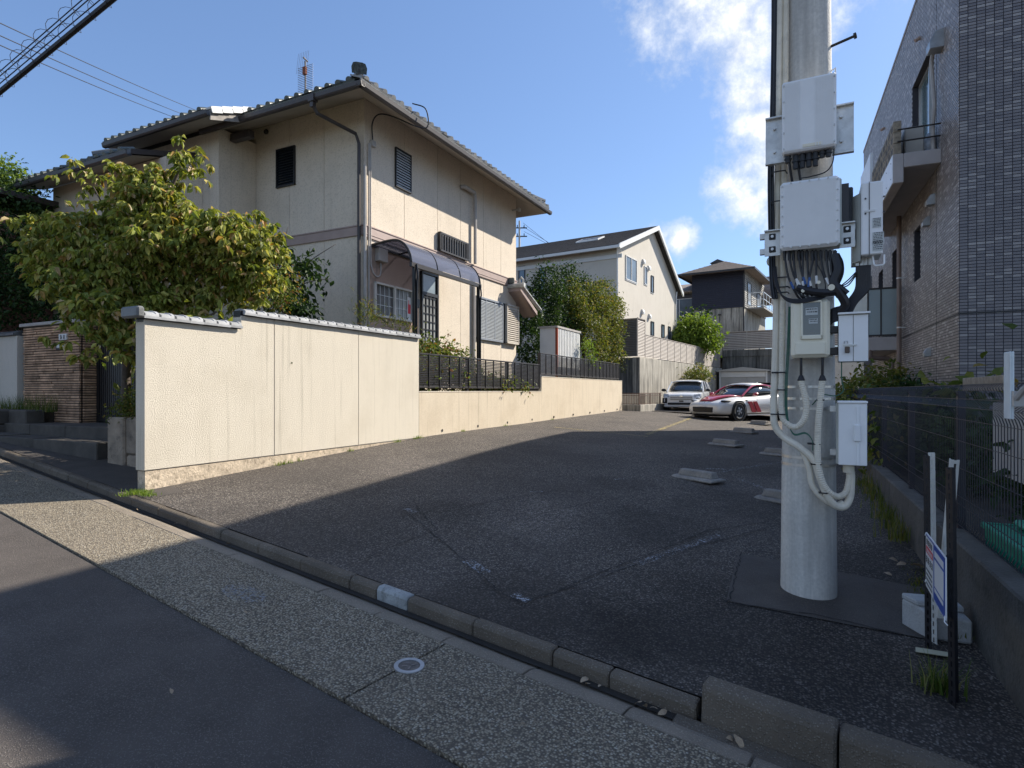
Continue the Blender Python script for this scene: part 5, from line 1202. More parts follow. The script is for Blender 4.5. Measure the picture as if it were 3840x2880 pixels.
# storage shed in the garden behind the far slat fence
st_=thing('garden_storage','white and rust-red ribbed storage locker behind the far black slat fence','shed',LOT,(-.8,12.3,1.36))
def q(px,py,x): return LOT.onx(px,py,x)
yA,zT=LOT.onx(2027,1228,-.25); 
SY=LOT.onx(2090,1225,-.35)[0]; xl=LOT.ony(2024,1228,SY)[0]; SZ=LOT.onx(2090,1226,-.35)[1]; SE=LOT.onx(2176,1250,-.35)[0]
part(st_,'cabinet',MB().box(xl,-.37,SY+.02,SE,1.36,SZ-.02),M_white)
part(st_,'red_trim',MB().box(-.42,-.345,SY-.0,SY+.05,1.36,SZ-.02),mat('rust_red',(.30,.06,.025),.6,.1))
part(st_,'top_trim',MB().box(xl-.03,-.33,SY-.03,SE+.03,SZ-.02,SZ+.04),M_pipe)
n=max(3,int((SE-SY-.1)/.14))
for i in range(n): part(st_,'rib',MB().box(-.369,-.345,SY+.08+i*.14,SY+.16+i*.14,1.4,SZ-.06),M_white,bevel=.006)
# ================================================================== WHEEL STOPS
M_ws=M_wconc
WSP=[(5.45,4.47,'chipped concrete wheel stop nearest the street, on the left of its bay'),(6.62,3.72,'pale concrete wheel stop half hidden behind the foot of the utility pole'),(5.25,9.15,'grey concrete wheel stop left of its pair, in shade beside the sunlit edge'),(6.35,8.2,'grey concrete wheel stop behind the pole above the nearest one'),(5.25,13.0,'dark concrete wheel stop on the edge of the building shadow'),(6.5,12.2,'dark concrete wheel stop half behind the conduits'),(5.35,16.95,'concrete wheel stop in the sun in front of the sports car wheel'),(6.65,16.0,'farthest concrete wheel stop beside the conduits')]
proto=None
for i,(x,y,lab) in enumerate(WSP):
    z=zlot(y,x)
    if proto is None:
        proto=thing('wheel_stop',lab,'wheel stop',LOT,(x,y,z),'concrete wheel stops in the car park bays',rz=R(-31))
        INFO[proto.name]=(0,0,0)
        part(proto,'base_flange',MB().prism([(-.17,0),(-.16,.035),(-.10,.05),(.10,.05),(.16,.035),(.17,0)],'x',-.36,.36),M_ws,bevel=.015)
        part(proto,'block',MB().hexa([(-.30,-.085,.045),(.30,-.085,.045),(.30,.085,.045),(-.30,.085,.045),(-.285,-.055,.135),(.285,-.055,.135),(.285,.055,.135),(-.285,.055,.135)]),M_ws,bevel=.012)
    else:
        o=copy_tree(proto); o.location=LOT.w(x,y,z); o.rotation_euler=(0,0,-R(LOT.az)+R(-31)+random.uniform(-.04,.04)); o['label']=lab
# ================================================================== SIGN STAKES, SIGN, BLOCK
def wpt(px,py,Y): return Vector(((px-1920)/2220*Y,Y,1.5+(1466-py)/2220*Y))
def stake(lab,p0,p1,m,wd=.045,az=20,name='slotted_angle_post'):
    """perforated angle post from foot p0 to head p1"""
    o=thing(name,lab,'post',WORLD,(0,0,0)); INFO[o.name]=(0,0,0); p0=Vector(p0);p1=Vector(p1)
    o.location=p0; L_=(p1-p0).length
    qd=(p1-p0).to_track_quat('Z','Y'); o.rotation_euler=(qd@Matrix.Rotation(R(az),4,'Z').to_quaternion()).to_euler()
    # face with slots: build as ladder
    n=int(L_/.05); f=MB(); t=.003; s=.012
    f.box(0,(wd-s)/2,0,t,0,L_); f.box((wd+s)/2,wd,0,t,0,L_)
    for i in range(n+1):
        a=i*.05; f.box((wd-s)/2,(wd+s)/2,0,t,a,min(L_,a+.02))
    part(o,'slotted_flange',f,m); part(o,'side_flange',MB().box(0,t,t,wd*.8,0,L_),m)
    return o
M_bstk=mat('black_angle_iron',(.022,.022,.026),.5,.3,12,0,60,.3); M_wstk=mat('white_angle_iron',(.60,.60,.56),.5,.12,8,0,60,0,.5,.3,(.3,.28,.25))
stake('black perforated angle post at the left edge of the blue sign',(2.525,3.62,-.08),wpt(3462,1707,3.62),M_bstk,.045,10)
stake('white perforated angle post standing behind the black one left of the sign',(2.615,3.70,-.08),wpt(3480,1697,3.70),M_wstk,.052,5)
stake('thick black perforated angle post at the right edge of the blue sign',(2.235,3.03,-.12),wpt(3545,1752,3.03),M_bstk,.058,-8)
stake('white perforated angle post leaning behind the right-hand black post',(2.53,3.52,.15),wpt(3568,1724,3.36),M_wstk,.040,-5)
sg=thing('estate_sign','small white and blue notice board tied between the angle posts','sign',WORLD,(0,0,0)); INFO[sg.name]=(0,0,0)
A_=wpt(3474,2195,3.50); B_=wpt(3548,2328,2.96); wv=B_-A_; wv.z=0; Wd=wv.length; 
sg.location=A_; sg.rotation_euler=(0,0,math.atan2(wv.y,wv.x))
HS=.315
M_blue=mat('sign_blue',(.02,.07,.34),.4,.03); M_sgw=mat('sign_white',(.72,.72,.72),.4,.03); M_red=mat('sign_red',(.60,.03,.04),.4,.03)
part(sg,'board',MB().box(0,Wd,-.003,.003,0,HS),M_sgw); part(sg,'blue_area',MB().box(Wd*.44,Wd-.006,-.0042,-.0032,.006,HS-.006).box(.01,Wd*.44,-.0042,-.0032,HS-.014,HS-.006),M_blue)
def txt(t,body,size,x,z,y,m,name='lettering',al='CENTER',sx=1):
    cu=bpy.data.curves.new(name,'FONT'); cu.body=body; cu.size=size; cu.align_x=al; cu.align_y='CENTER'; cu.extrude=.0003
    ob=bpy.data.objects.new('tmp',cu); COL.objects.link(ob); bpy.context.view_layer.update()
    me=bpy.data.meshes.new_from_object(ob.evaluated_get(bpy.context.evaluated_depsgraph_get())); bpy.data.objects.remove(ob)
    o=bpy.data.objects.new(name,me); COL.objects.link(o); o.parent=t; o.location=(x,y,z); o.rotation_euler=(R(90),0,0); o.scale=(sx,1,1); me.materials.clear(); me.materials.append(m); return o
part(sg,'red_capsule',MB().box(.02,Wd*.40,-.0045,-.0033,HS-.11,HS-.07),M_red,bevel=.001)
ink=MB(); rs=random.Random(2)
def glyphs(m,x0,x1,z,h,n):
    w_=(x1-x0)/n
    for i in range(n):
        a=x0+i*w_
        for k in range(3): m.box(a+.1*w_,a+.85*w_,-.0046,-.0040,z+h*(k/3+rs.uniform(-.03,.03)),z+h*(k/3+.13))
        m.box(a+rs.uniform(.2,.6)*w_,a+rs.uniform(.65,.8)*w_,-.0046,-.0040,z,z+h*.9)
glyphs(ink,.03,Wd*.38,HS-.06,.035,4); glyphs(ink,.015,Wd*.41,HS-.165,.04,4)
for k in range(4): glyphs(ink,.02,Wd*.38,.02+k*.028,.014,6)
part(sg,'printed_characters',ink,M_ink,kind='stuff')
wh=MB(); glyphs(wh,.05,Wd*.37,HS-.10,.02,4); wh.v=[(x,y-.0008,z) for x,y,z in wh.v]
part(sg,'capsule_characters',wh,M_sgw,kind='stuff')
part(sg,'white_patch',MB().box(Wd*.50,Wd-.04,-.0052,-.0043,HS-.07,HS-.035),M_sgw); part(sg,'white_patch',MB().box(Wd*.50,Wd-.04,-.0052,-.0043,HS-.23,HS-.085),M_sgw); part(sg,'white_patch',MB().box(Wd*.50,Wd-.05,-.0052,-.0043,.055,.075),M_sgw)
part(sg,'rope_tie',MB().tube([(-.02,.0,HS-.01),(.0,-.006,HS-.02),(.015,-.004,HS-.01)],.003,5).tube([(-.02,0,.03),(.0,-.006,.02),(.015,-.004,.03)],.003,5).tube([(Wd-.01,-.004,.02),(Wd+.02,-.01,.0),(Wd+.04,.0,-.01)],.003,5),M_white)
cbk=thing('concrete_weight','whitish stepped concrete block on the ground behind the blue and white sign','concrete block',WORLD,(0,0,0)); INFO[cbk.name]=(0,0,0)
cbk.location=(2.62,3.72,-.062); cbk.rotation_euler=(0,0,R(-12)); cbk.scale=(.66,.66,.92)
M_cw=mat('pale_concrete_block',(.42,.42,.41),.85,.12,6,.5,60,dirt=.4,dirtc=(.2,.19,.17),fine=90)
part(cbk,'body',MB().hexa([(-.02,.0,0),(.34,-.06,0),(.34,.30,0),(-.12,.30,0),(-.02,.0,.19),(.34,-.06,.16),(.34,.30,.20),(-.12,.30,.21)]),M_cw,bevel=.015)
part(cbk,'raised_step',MB().hexa([(-.06,.10,.20),(.33,.06,.18),(.33,.30,.20),(-.12,.30,.20),(-.06,.11,.235),(.33,.07,.22),(.33,.30,.24),(-.12,.30,.245)]),M_cw,bevel=.01)
for k in range(3): single('cardboard_sheet','folded yellowed paper sheet under the corner of the concrete weight' if k==0 else None,'paper',WORLD,(0,0,0),MB().hexa([(2.40+.01*k,3.52,-.052+.006*k),(2.60,3.44,-.055+.006*k),(2.62,3.5,-.055+.006*k),(2.44,3.58,-.052+.006*k),(2.40+.01*k,3.52,-.048+.006*k),(2.60,3.44,-.051+.006*k),(2.62,3.5,-.051+.006*k),(2.44,3.58,-.048+.006*k)]),mat('old_paper',(.48,.46,.32),.8,.1)) if k==0 else None
# ================================================================== GATE, STONE PILLAR, PLANTERS ON THE LEFT
M_brk=mat('split_stone',(.58,.37,.235),.85,.4,5,.9,40,0,.3,.4,(.10,.06,.04),objrnd=.45)
gp_=thing('stone_gate_pillar','wide pillar of thin stacked brown stones with a nameplate and letter slot','gate pillar',LOT,(-5.6,1.8,.9))
part(gp_,'core',MB().box(-6.62,-4.74,1.75,2.02,.4,2.72),M_black); part(gp_,'cap',MB().box(-6.68,-4.68,1.68,2.06,2.72,2.78),M_pipe,bevel=.008)
zz=.90; rb=random.Random(8); big=[(.98,-6.1,-5.7),(2.05,-6.5,-6.1)]
while zz<2.70:
    h=rb.uniform(.040,.052); x=-6.62
    while x<-4.73:
        L_=rb.uniform(.25,.65); e=min(x+L_,-4.71)
        if -4.71-e<.12: e=-4.71
        pr=rb.uniform(-.012,.012)
        part(gp_,'stone',MB().box(x+.002,e-.002,1.72+pr,1.76,zz+.009,zz+h-.004),M_brk,bevel=.004)
        x=e
    pr=rb.uniform(-.012,.008)
    part(gp_,'stone',MB().box(-4.75,-4.70+pr,1.79,2.02,zz+.009,zz+h-.004),M_brk,bevel=.004)
    zz+=h
part(gp_,'letter_slot',MB().box(-5.42,-4.98,1.695,1.73,2.25,2.37),M_dark,bevel=.004); part(gp_,'slot_flap',MB().box(-5.38,-5.02,1.688,1.70,2.28,2.345),M_alu,bevel=.003)
npl=part(gp_,'nameplate',MB().box(-5.31,-5.06,1.69,1.73,2.42,2.53),M_white,bevel=.003)
np_=MB()
for k,x in enumerate((-5.27,-5.165)):
    for j in range(4): np_.box(x+.004*j%.01,x+.07,1.686,1.6895,2.44+j*.018,2.447+j*.018)
    np_.box(x+.03,x+.038,1.6855,1.6893,2.435,2.515); np_.box(x+.055-.03*k,x+.061-.03*k,1.6855,1.6893,2.44,2.48)
part(gp_,'name_characters',np_,M_ink,under=npl,kind='stuff')
gt=thing('garden_gate','dark slatted gate between the stone pillar and the planter','gate',LOT,(-4,2.0,1))
part(gt,'frame',MB().box(-4.70,-4.62,2.0,2.06,.9,2.8).box(-3.0,-2.94,2.0,2.06,.9,2.8).box(-4.62,-3.0,2.0,2.06,2.72,2.8).box(-4.62,-3.0,2.0,2.06,.95,1.05),M_blackf)
for i in range(26): part(gt,'slat',MB().box(-4.61+i*.062,-4.565+i*.062,2.01,2.04,1.05,2.72),M_dark)
part(gt,'sticker',MB().box(-4.38,-4.24,1.99,1.998,2.28,2.44),M_redp); part(gt,'sticker_text',MB().box(-4.36,-4.26,1.985,1.9895,2.29,2.33),M_white); part(gt,'latch',MB().box(-3.52,-3.42,1.96,2.0,1.85,2.05),M_pipe,bevel=.01)
sp=thing('entrance_steps','two dark stone steps in front of the gate','steps',LOT,(-4,1.3,.6))
M_step=mat('step_stone',(.075,.066,.055),.85,.3,4,.5,50,dirt=.5)
for a,b in ((-6.2,-5.1),(-5.1,-4.0),(-4.0,-2.3)):
    part(sp,'upper_step',MB().box(a+.003,b-.003,1.15,2.3,.5,.93),M_step,bevel=.012); part(sp,'lower_step',MB().box(a+.003-.1,b-.003,.72,1.14,.3,.75 if a>-6 else .77),M_step,bevel=.012)
M_pls=mat('planter_stone',(.36,.285,.21),.9,.35,3,.9,25,dirt=.8,dirtc=(.07,.055,.045),objrnd=.3)
pl=thing('stone_planter','block stone planter beside the end of the garden wall, green shrub on top','planter',LOT,(-1.6,.6,.4))
for (a,b,c,d) in ((-2.02,-1.62,.1,1.13),(-1.61,-1.0,.62,1.13),(-1.61,-1.3,.1,.61),(-1.29,-.99,.1,.61),(-.98,-.5,.1,1.13),(-.49,-.17,.1,1.13)): part(pl,'stone_block',MB().box(a,b,.72+rb.uniform(-.02,.02),1.6,c,d),M_pls,bevel=.025)
sb=thing('stone_bed','dark stone edging of the raised bed beside the steps at far left','planter',LOT,(-6.5,1,.6))
for a,b in ((-9.2,-8.3),(-8.3,-7.4),(-7.4,-6.6),(-6.6,-5.95),(-5.95,-5.35)): 
    for c,d in ((.2,.90),(.905,1.16)): part(sb,'stone_block',MB().box(a+.004,b-.004,.98+rb.uniform(-.02,.02) if b<-5.5 else 1.2,1.5,c,d),M_step,bevel=.02)
mb=MB(); mb.box(-9.3,-5.5,1.4,1.75,.3,1.12); struct('raised_bed_soil',LOT,mb,M_soil)
nw=thing('neighbour_wall','pale rendered wall with grey tile coping left of the stone gate pillar','wall',LOT,(-8,1.7,1))
part(nw,'wall_body',MB().box(-13,-6.70,1.66,1.86,.8,2.56),M_crm); 
capm=MB().prism([(-.16,0),(-.15,.04),(0,.10),(.15,.04),(.16,0)],'x',0,.29).mesh('coping_tile'); capm.materials.append(M_tile)
for i in range(21): piece(nw,'coping_tile',capm,None,(-6.72-(i+1)*.3+8,.06,2.57-1))
# pinkish house far left
PK=Frame((-14.5,11.5),26.8)
ph=thing('pink_house','dull pink house with dark eaves at the far left edge','house',PK,(0,2,0))
part(ph,'wall',MB().box(-9,1.9,0,8,.5,5.55),mat('dull_pink',(.36,.19,.15),.8,.1)); part(ph,'roof',MB().box(-10,2.2,-.9,9,5.85,5.98).box(-10,2.25,-.95,-.85,5.8,6.05),M_gut); part(ph,'eave_board',MB().box(-9.2,1.95,-.1,0,5.2,5.84),mat('dark_red_board',(.10,.03,.025),.7,.1))
wq=part(ph,'window',MB().box(1.0,1.7,-.03,.0,3.9,4.9),M_trim); part(ph,'pane',MB().box(1.05,1.65,-.035,-.03,3.95,4.85),M_glassd,under=wq)
# ================================================================== MANHOLE, LEAVES, OVERHEAD CABLES
mh=thing('valve_cover','small round iron valve cover with a pale ring set in the roadside strip','manhole cover',ST,(-.60,-.55,zst(-.60)+ZR))
mh.rotation_euler=(0,math.atan(.062),-R(ST.az)); 
mx_,my_=-.60,-.55; mz_=zst(-.60)+ZR-.003
ring=MB(); 
N=32
for r0,r1,z0_,z1_ in ((.062,.085,.0,.006),): 
    vs=[]; 
    for k in range(N):
        a=2*math.pi*k/N; c,s=math.cos(a),math.sin(a); vs+=[(mx_+r0*c,my_+r0*s,mz_+z1_),(mx_+r1*c,my_+r1*s,mz_+z1_),(mx_+r1*c,my_+r1*s,mz_-.01),(mx_+r0*c,my_+r0*s,mz_-.01)]
    ring.add(vs,[(4*k+i,4*((k+1)%N)+i,4*((k+1)%N)+(i+1)%4,4*k+(i+1)%4) for k in range(N) for i in range(4)])
part(mh,'ring',ring,mat('worn_ring',(.42,.43,.44),.5,.15,20,0,60,.3)); M_iron=mat('cast_iron',(.15,.135,.12),.6,.3,30,.5,60,.5)
part(mh,'lid',MB().cyl((mx_,my_,mz_-.01),(mx_,my_,mz_+.003),.0615,seg=28),M_iron)
relf=MB()
for (x,y,a) in ((-.02,.015,.3),(.015,.02,1.2),(.02,-.02,2.0),(-.015,-.02,.8)): relf.obox((mx_+x,my_+y,mz_+.0045),(.016,.004,.0015),rz=a)
part(mh,'raised_marks',relf,M_ant,kind='stuff'); part(mh,'hinge_tab',MB().box(mx_+.03,mx_+.05,my_+.07,my_+.10,mz_-.01,mz_+.005),M_iron)
mb=MB(); mb.add([(-2.20+.22*math.cos(t)*1.0,-.58+.11*math.sin(t),zst(-2.20+.22*math.cos(t))+ZR+.003) for t in [2*math.pi*i/24 for i in range(24)]],[tuple(range(24))])
struct('faint_repair_patch',ST,mb,worn('patch_scuff',(.30,.30,.30),.9,.52))
def oleaf(s): 
    m=MB(); n=6; up_=[(-.5,0),(-.3,.16),(0,.24),(.3,.15),(.5,0)]
    vs=[(x*s,y*s,.10*s*math.sin(3*x)+.12*s*abs(y)*4) for x,y in up_]+[(x*s,-y*s,.06*s*math.cos(4*x)+.1*s*abs(y)*4) for x,y in up_[1:-1][::-1]]
    m.add(vs,[(0,1,7),(1,2,6,7),(2,3,5,6),(3,4,5)]); return m
M_dleaf=mat('dry_leaf',(.42,.31,.20),.8,.35,20,objrnd=.4)
dme=oleaf(1.0).mesh('dry_leaf'); dme.materials.append(M_dleaf)
rdl=random.Random(12)
def leafat(x,y,s,fr=ST,z=None,lab='dry curled leaf lying in the gutter'):
    o=bpy.data.objects.new('dry_leaf',dme); COL.objects.link(o); o['label']=lab; o['category']='leaf'; o['group']='dry leaves in the gutter'
    o.location=fr.w(x,y,(zst(x)+ZR-.005 if z is None else z)+s*.12); o.scale=(s,s,s); o.rotation_euler=(rdl.uniform(-.9,.9),rdl.uniform(-.6,.6),rdl.uniform(0,6.3))
LV=[(.24,.075,'large pale folded leaf topmost in the small leaf heap in the gutter'),(.27,.05,'mid-size brown leaf in the small heap just left of the tall kerb'),(.33,.04,'small crumpled leaf at the right of the small gutter heap'),
(.56,.05,'curled leaf at the left end of the long leaf heap in the gutter'),(.60,.055,'pale upturned leaf in the middle of the long gutter heap'),(.64,.045,'small brown leaf in the middle of the long gutter heap'),(.69,.06,'upright curled leaf at the right end of the long gutter heap'),
(1.02,.06,'leaf lying flat under the tall kerb face'),(1.06,.075,'upright pale leaf leaning on the tall kerb face'),(-3.35,.05,'lone leaf in the gutter near the garden wall corner'),(-5.1,.05,'pale leaf in the gutter before the entrance steps'),(-4.3,.04,'tiny leaf in the gutter left of the garden wall')]
for x,s,lb in LV: leafat(x,-.05+rdl.uniform(-.02,.02) if x<1 else -.07,s,lab=lb)
for (x,y,s,lb) in ((-1.9,-.75,.03,'tiny pale leaf on the aggregate strip left of the round cover'),(-1.3,-1.5,.04,'orange-brown leaf on the dark street'),(.2,-.6,.03,'tiny leaf on the aggregate strip right of the round cover')): leafat(x,y,s,z=zst(x)+ZR+.0,lab=lb)
for (px,py,s,lb) in ((3350,2110,.10,'largest pale leaf among weeds behind the pole'),(3380,2125,.09,'pale leaf beside the largest one behind the pole'),(3440,2135,.13,'long pointed leaf nearest the mossy wall'),(3330,2160,.06,'small leaf at the edge of the asphalt patch')):
    x,y=glot(px,py); leafat(x,y,s,fr=LOT,z=zlot(y,x)+.01,lab=lb)
# overhead cables at top left
M_ovh=mat('overhead_cable',(.015,.015,.02),.6,.1)
def hang(name,lab,P0,P1,r,sag=.0,n=24,cat='overhead cable'):
    P0=Vector(P0);P1=Vector(P1); pts=[P0.lerp(P1,i/n)-Vector((0,0,sag*4*(i/n)*(1-i/n))) for i in range(n+1)]
    return single(name,lab,cat,WORLD,(0,0,0),MB().tube(pts,r,5),M_ovh)
def along(p,q,Y0,Y1,e0=-.5,e1=1.5):
    a=wpt(*p,Y0); b=wpt(*q,Y1); return a+(b-a)*e0,a+(b-a)*e1
def coil(name,lab,p,q,Y0,Y1,r1,r2,gap,turns,rr_):
    a,b=along(p,q,Y0,Y1,-.6,1.6); o=thing(name,lab,'overhead cable',WORLD,(0,0,0)); INFO[o.name]=(0,0,0)
    d=(b-a); L_=d.length; d.normalize(); u=Vector((0,0,1)); u=(u-d*u.dot(d)).normalized(); w_=d.cross(u)
    part(o,'cable',MB().tube([a,b],r1,6),M_ovh); part(o,'messenger_wire',MB().tube([a+u*gap,b+u*gap],r2,5),M_ovh)
    n=int(L_/turns)*10; pts=[]
    for i in range(n): 
        t=i/n; k=2*math.pi*(i/10); pts.append(a+d*L_*t+u*(gap*.5+math.sin(k)*rr_)+w_*math.cos(k)*rr_)
    part(o,'spiral_hanger',MB().tube(pts,.003,4),M_ovh)
coil('cable_bundle','thick black overhead cable bundle with spiral hangers crossing the top left corner',(0,345),(425,-5),7.0,6.0,.030,.006,.10,.28,.075)
coil('spiral_cable','thin pair of overhead cables with large loops above the thick bundle',(0,285),(330,0),7.0,6.2,.006,.006,.055,.24,.075)
for i,(p,q_,lab) in enumerate((((0,73),(765,412),'uppermost of three thin wires running behind the thick cable at top left'),((0,120),(720,428),'middle of three thin wires running behind the thick cable at top left'),((0,156),(690,440),'lowest of three thin wires running behind the thick cable at top left'))):
    a,b=along(p,q_,13,30,-.2,1.6); hang('overhead_wire',lab,a,b,.012,.2)
# far power pole
fp=thing('far_power_pole','distant power pole with crossarms peeking past the corner of the cream house','utility pole',WORLD,(0,0,0)); INFO[fp.name]=(0,0,0)
fpx=(1948-1920)/2220*70; fp.location=(fpx,70,4)
Zt=1.5+(1466-828)/2220*70-4
part(fp,'shaft',MB().cyl((0,0,0),(0,0,Zt),.17,.11,8),M_pole)
for z in (Zt-.9,Zt-1.9): part(fp,'crossarm',MB().box(-.5,.9,-.05,.05,z,z+.12),M_dark); part(fp,'insulators',MB().box(-.3,-.2,-.05,.05,z+.12,z+.4).box(.5,.6,-.05,.05,z+.12,z+.4),M_dark,kind='stuff')
for lab_,(p,q_) in (('topmost thin wire leaving the far power pole',((1962,836),(2048,905))),('lower steep thin wire leaving the far power pole',((1965,868),(2040,908))),('gently sloping thin wire leaving the far power pole',((1962,850),(2200,1000)))):
    a=wpt(*p,70); b=wpt(*q_,66); hang('overhead_wire',lab_,a,b+(b-a)*2,.02,.0)['group']='distant wires from the far power pole'
# pale building glimpsed behind the pole
pb=thing('pale_annex','pale flat-fronted building glimpsed between the utility pole and the tiled block','building',WORLD,(0,0,0)); INFO[pb.name]=(0,0,0)
pb.location=(15.5,29,0); pb.rotation_euler=(0,0,R(-24))
part(pb,'wall',MB().box(-1.5,6,0,4,0,3.2),mat('pale_wall',(.52,.50,.44),.8,.1)); part(pb,'roof_edge',MB().box(-1.6,6.1,-.1,4.1,3.2,3.35),M_alu)
part(pb,'opening',MB().box(-1.0,5,-.02,0,.4,1.5),M_dark)
# ================================================================== CARS
def loft(secs,close=True):
    """secs: list of rings of equal length (3D)"""
    m=MB(); n=len(secs[0]); 
    for s_ in secs: m.v+=[tuple(p) for p in s_]
    for i in range(len(secs)-1):
        for k in range(n-1 if not close else n):
            m.f.append((i*n+k,i*n+(k+1)%n,(i+1)*n+(k+1)%n,(i+1)*n+k))
    m.f.append(tuple(range(n))[::-1]); m.f.append(tuple(range((len(secs)-1)*n,len(secs)*n))); return m
def carpaint(name,c):
    m=mat(name,c,.28,.03,1,coat=1.0,spec=.5); return m
M_cw1=carpaint('pearl_white_paint',(.72,.70,.66)); M_cred=carpaint('deep_red_paint',(.42,.015,.03)); M_cw2=carpaint('fleet_white_paint',(.74,.74,.73)); M_cdk=carpaint('dark_maroon_paint',(.05,.012,.02))
M_cgl=glass('car_glass',(.035,.045,.05),.03,1.0); M_tyre=mat('tyre_rubber',(.012,.012,.012),.8,.1); M_rim=mat('dark_alloy',(.10,.10,.105),.25,.1,3,0,60,.8); M_rims=mat('bright_alloy',(.50,.50,.50),.45,.1,3,0,60,.4)
M_lamp=glass('lamp_glass',(.45,.47,.5),.05,1.0); M_chr=mat('chrome',(.6,.6,.6),.15,.05,3,0,60,1)
def body(xs,zb,zs,hw,crown=.03,tuck=.9):
    secs=[]
    for x,b,s_,w_ in zip(xs,zb,zs,hw):
        h=[(0,b),(w_*.80,b),(w_*.97,b+.06),(w_,b+(s_-b)*.45),(w_*.985,b+(s_-b)*.78),(w_*tuck,s_),(w_*.55,s_+crown*.8),(0,s_+crown)]
        ring=[(x,y,z) for y,z in h]+[(x,-y,z) for y,z in h[1:-1][::-1]]
        secs.append(ring)
    return loft(secs)
def arches(m,cx,r,hw):   # wheel housings as black drums slightly proud of the flank
    for x in cx:
        for sgn in (-1,1): m.cyl((x,sgn*(hw-.22),r),(x,sgn*(hw+.004),r),r*1.13,seg=28)
def wheel(t,x,y,r,side,w_=.22,spokes=5,bright=False):
    tm=MB(); N=28; prof=[(-w_/2,r*.72),(-w_/2,r*.95),(-w_/2+.03,r),(w_/2-.03,r),(w_/2,r*.95),(w_/2,r*.72)]
    vs=[(x+rr*math.sin(2*math.pi*k/N),y+o,r+rr*math.cos(2*math.pi*k/N)) for k in range(N) for o,rr in prof]; n=len(prof)
    tm.add(vs,[(k*n+i,((k+1)%N)*n+i,((k+1)%N)*n+(i+1)%n,k*n+(i+1)%n) for k in range(N) for i in range(n)])
    wh=part(t,'wheel',tm,M_tyre,smooth=True)
    rm=MB(); yo=y+side*w_*.36
    rm.cyl((x,yo-side*.06,r),(x,yo-side*.05,r),r*.72,seg=24)
    part(t,'hub_disc',rm,M_black,under=wh)
    sp=MB(); 
    for k in range(spokes):
        for d in ((-.09,.09) if spokes==5 else (0,)):
            a=2*math.pi*k/spokes+d+.3; c,s=math.sin(a),math.cos(a); px_,pz_=-s,c
            i0,i1,h0,h1=.06,r*.70,.022,.014
            P=lambda q,h,o:(x+c*q+px_*h*0+s*0+(-s)*h,yo+o,r+s*q+c*h)
            sp.hexa([P(i0,-h0,0),P(i1,-h1,-side*.01),P(i1,h1,-side*.01),P(i0,h0,0),P(i0,-h0,side*.02),P(i1,-h1,side*.008),P(i1,h1,side*.008),P(i0,h0,side*.02)])
    sp.cyl((x,yo-.01*side,r),(x,yo+.022*side,r),.045,seg=12)
    # rim lip
    vs=[];
    for k in range(N):
        a=2*math.pi*k/N; c,s=math.sin(a),math.cos(a)
        vs+=[(x+c*q,yo+o*side,r+s*q) for q,o in ((r*.68,.0),(r*.68,.015),(r*.745,.02),(r*.745,0))]
    sp.add(vs,[(4*k+i,4*((k+1)%N)+i,4*((k+1)%N)+(i+1)%4,4*k+(i+1)%4) for k in range(N) for i in range(4)])
    part(t,'rim',sp,M_rims,under=wh)
def subs(o,l=2):
    m=o.modifiers.new('subdivision','SUBSURF'); m.levels=l; m.render_levels=l
def car_thing(name,lab,cat,loc,heading):
    o=thing(name,lab,cat,WORLD,(0,0,0)); INFO[o.name]=(0,0,0); o.location=loc; o.rotation_euler=(0,0,heading); return o
# --- sports coupe: local +x is forward
sc_=car_thing('sports_car','white low sports coupe with red bonnet and two slanted red stripes on its flank','car',(8.69,22.34,.455),R(210))
L=4.25; WB=2.55; FX=1.27; RX=FX-WB; HWD=.92; WR=.335
xs=[-2.09,-2.02,-1.75,-1.28,-.6,0,.55,.95,1.27,1.62,1.92,2.08,2.13]
zb=[.34,.26,.20,.18,.17,.17,.17,.17,.17,.17,.18,.22,.30]
zs=[.78,.86,.93,.95,.90,.86,.84,.83,.81,.74,.66,.58,.50]
hw=[.66,.80,.90,.925,.885,.87,.875,.895,.92,.90,.82,.70,.56]
b_=part(sc_,'body',body(xs,zb,zs,hw,.035,.86),M_cw1,smooth=True); subs(b_)
for x in (FX,RX):
    for s in (-1,1): part(sc_,'wheel_arch',MB().cyl((x,s*.69,WR),(x,s*.912,WR),WR*1.12,seg=28),M_black)
for x in (FX,RX):
    for s in (1,-1): wheel(sc_,x,s*.818,WR,s)
# greenhouse
gx=[-1.55,-1.0,-.45,.05,.45,.85]
def gh(xs,z0,z1,w0,w1,inset=0):
    secs=[]
    for x,a,c,p,r_ in zip(xs,z0,z1,w0,w1):
        h=[(p,a),(p*.5+r_*.5+.015,(a+c)/2),(r_,c-.035),(r_*.72,c-.005),(0,c+.012)]
        secs.append([(x,y,z) for y,z in h]+[(x,-y,z) for y,z in h[:-1][::-1]])
    return loft(secs)
g=part(sc_,'side_windows',gh([-1.60,-1.1,-.55,-.05,.35,.86],[.93,.93,.90,.87,.85,.84],[.98,1.17,1.27,1.275,1.18,.87],[.62,.74,.77,.77,.77,.72],[.45,.50,.54,.56,.55,.60]),M_cgl,smooth=True); subs(g,1)
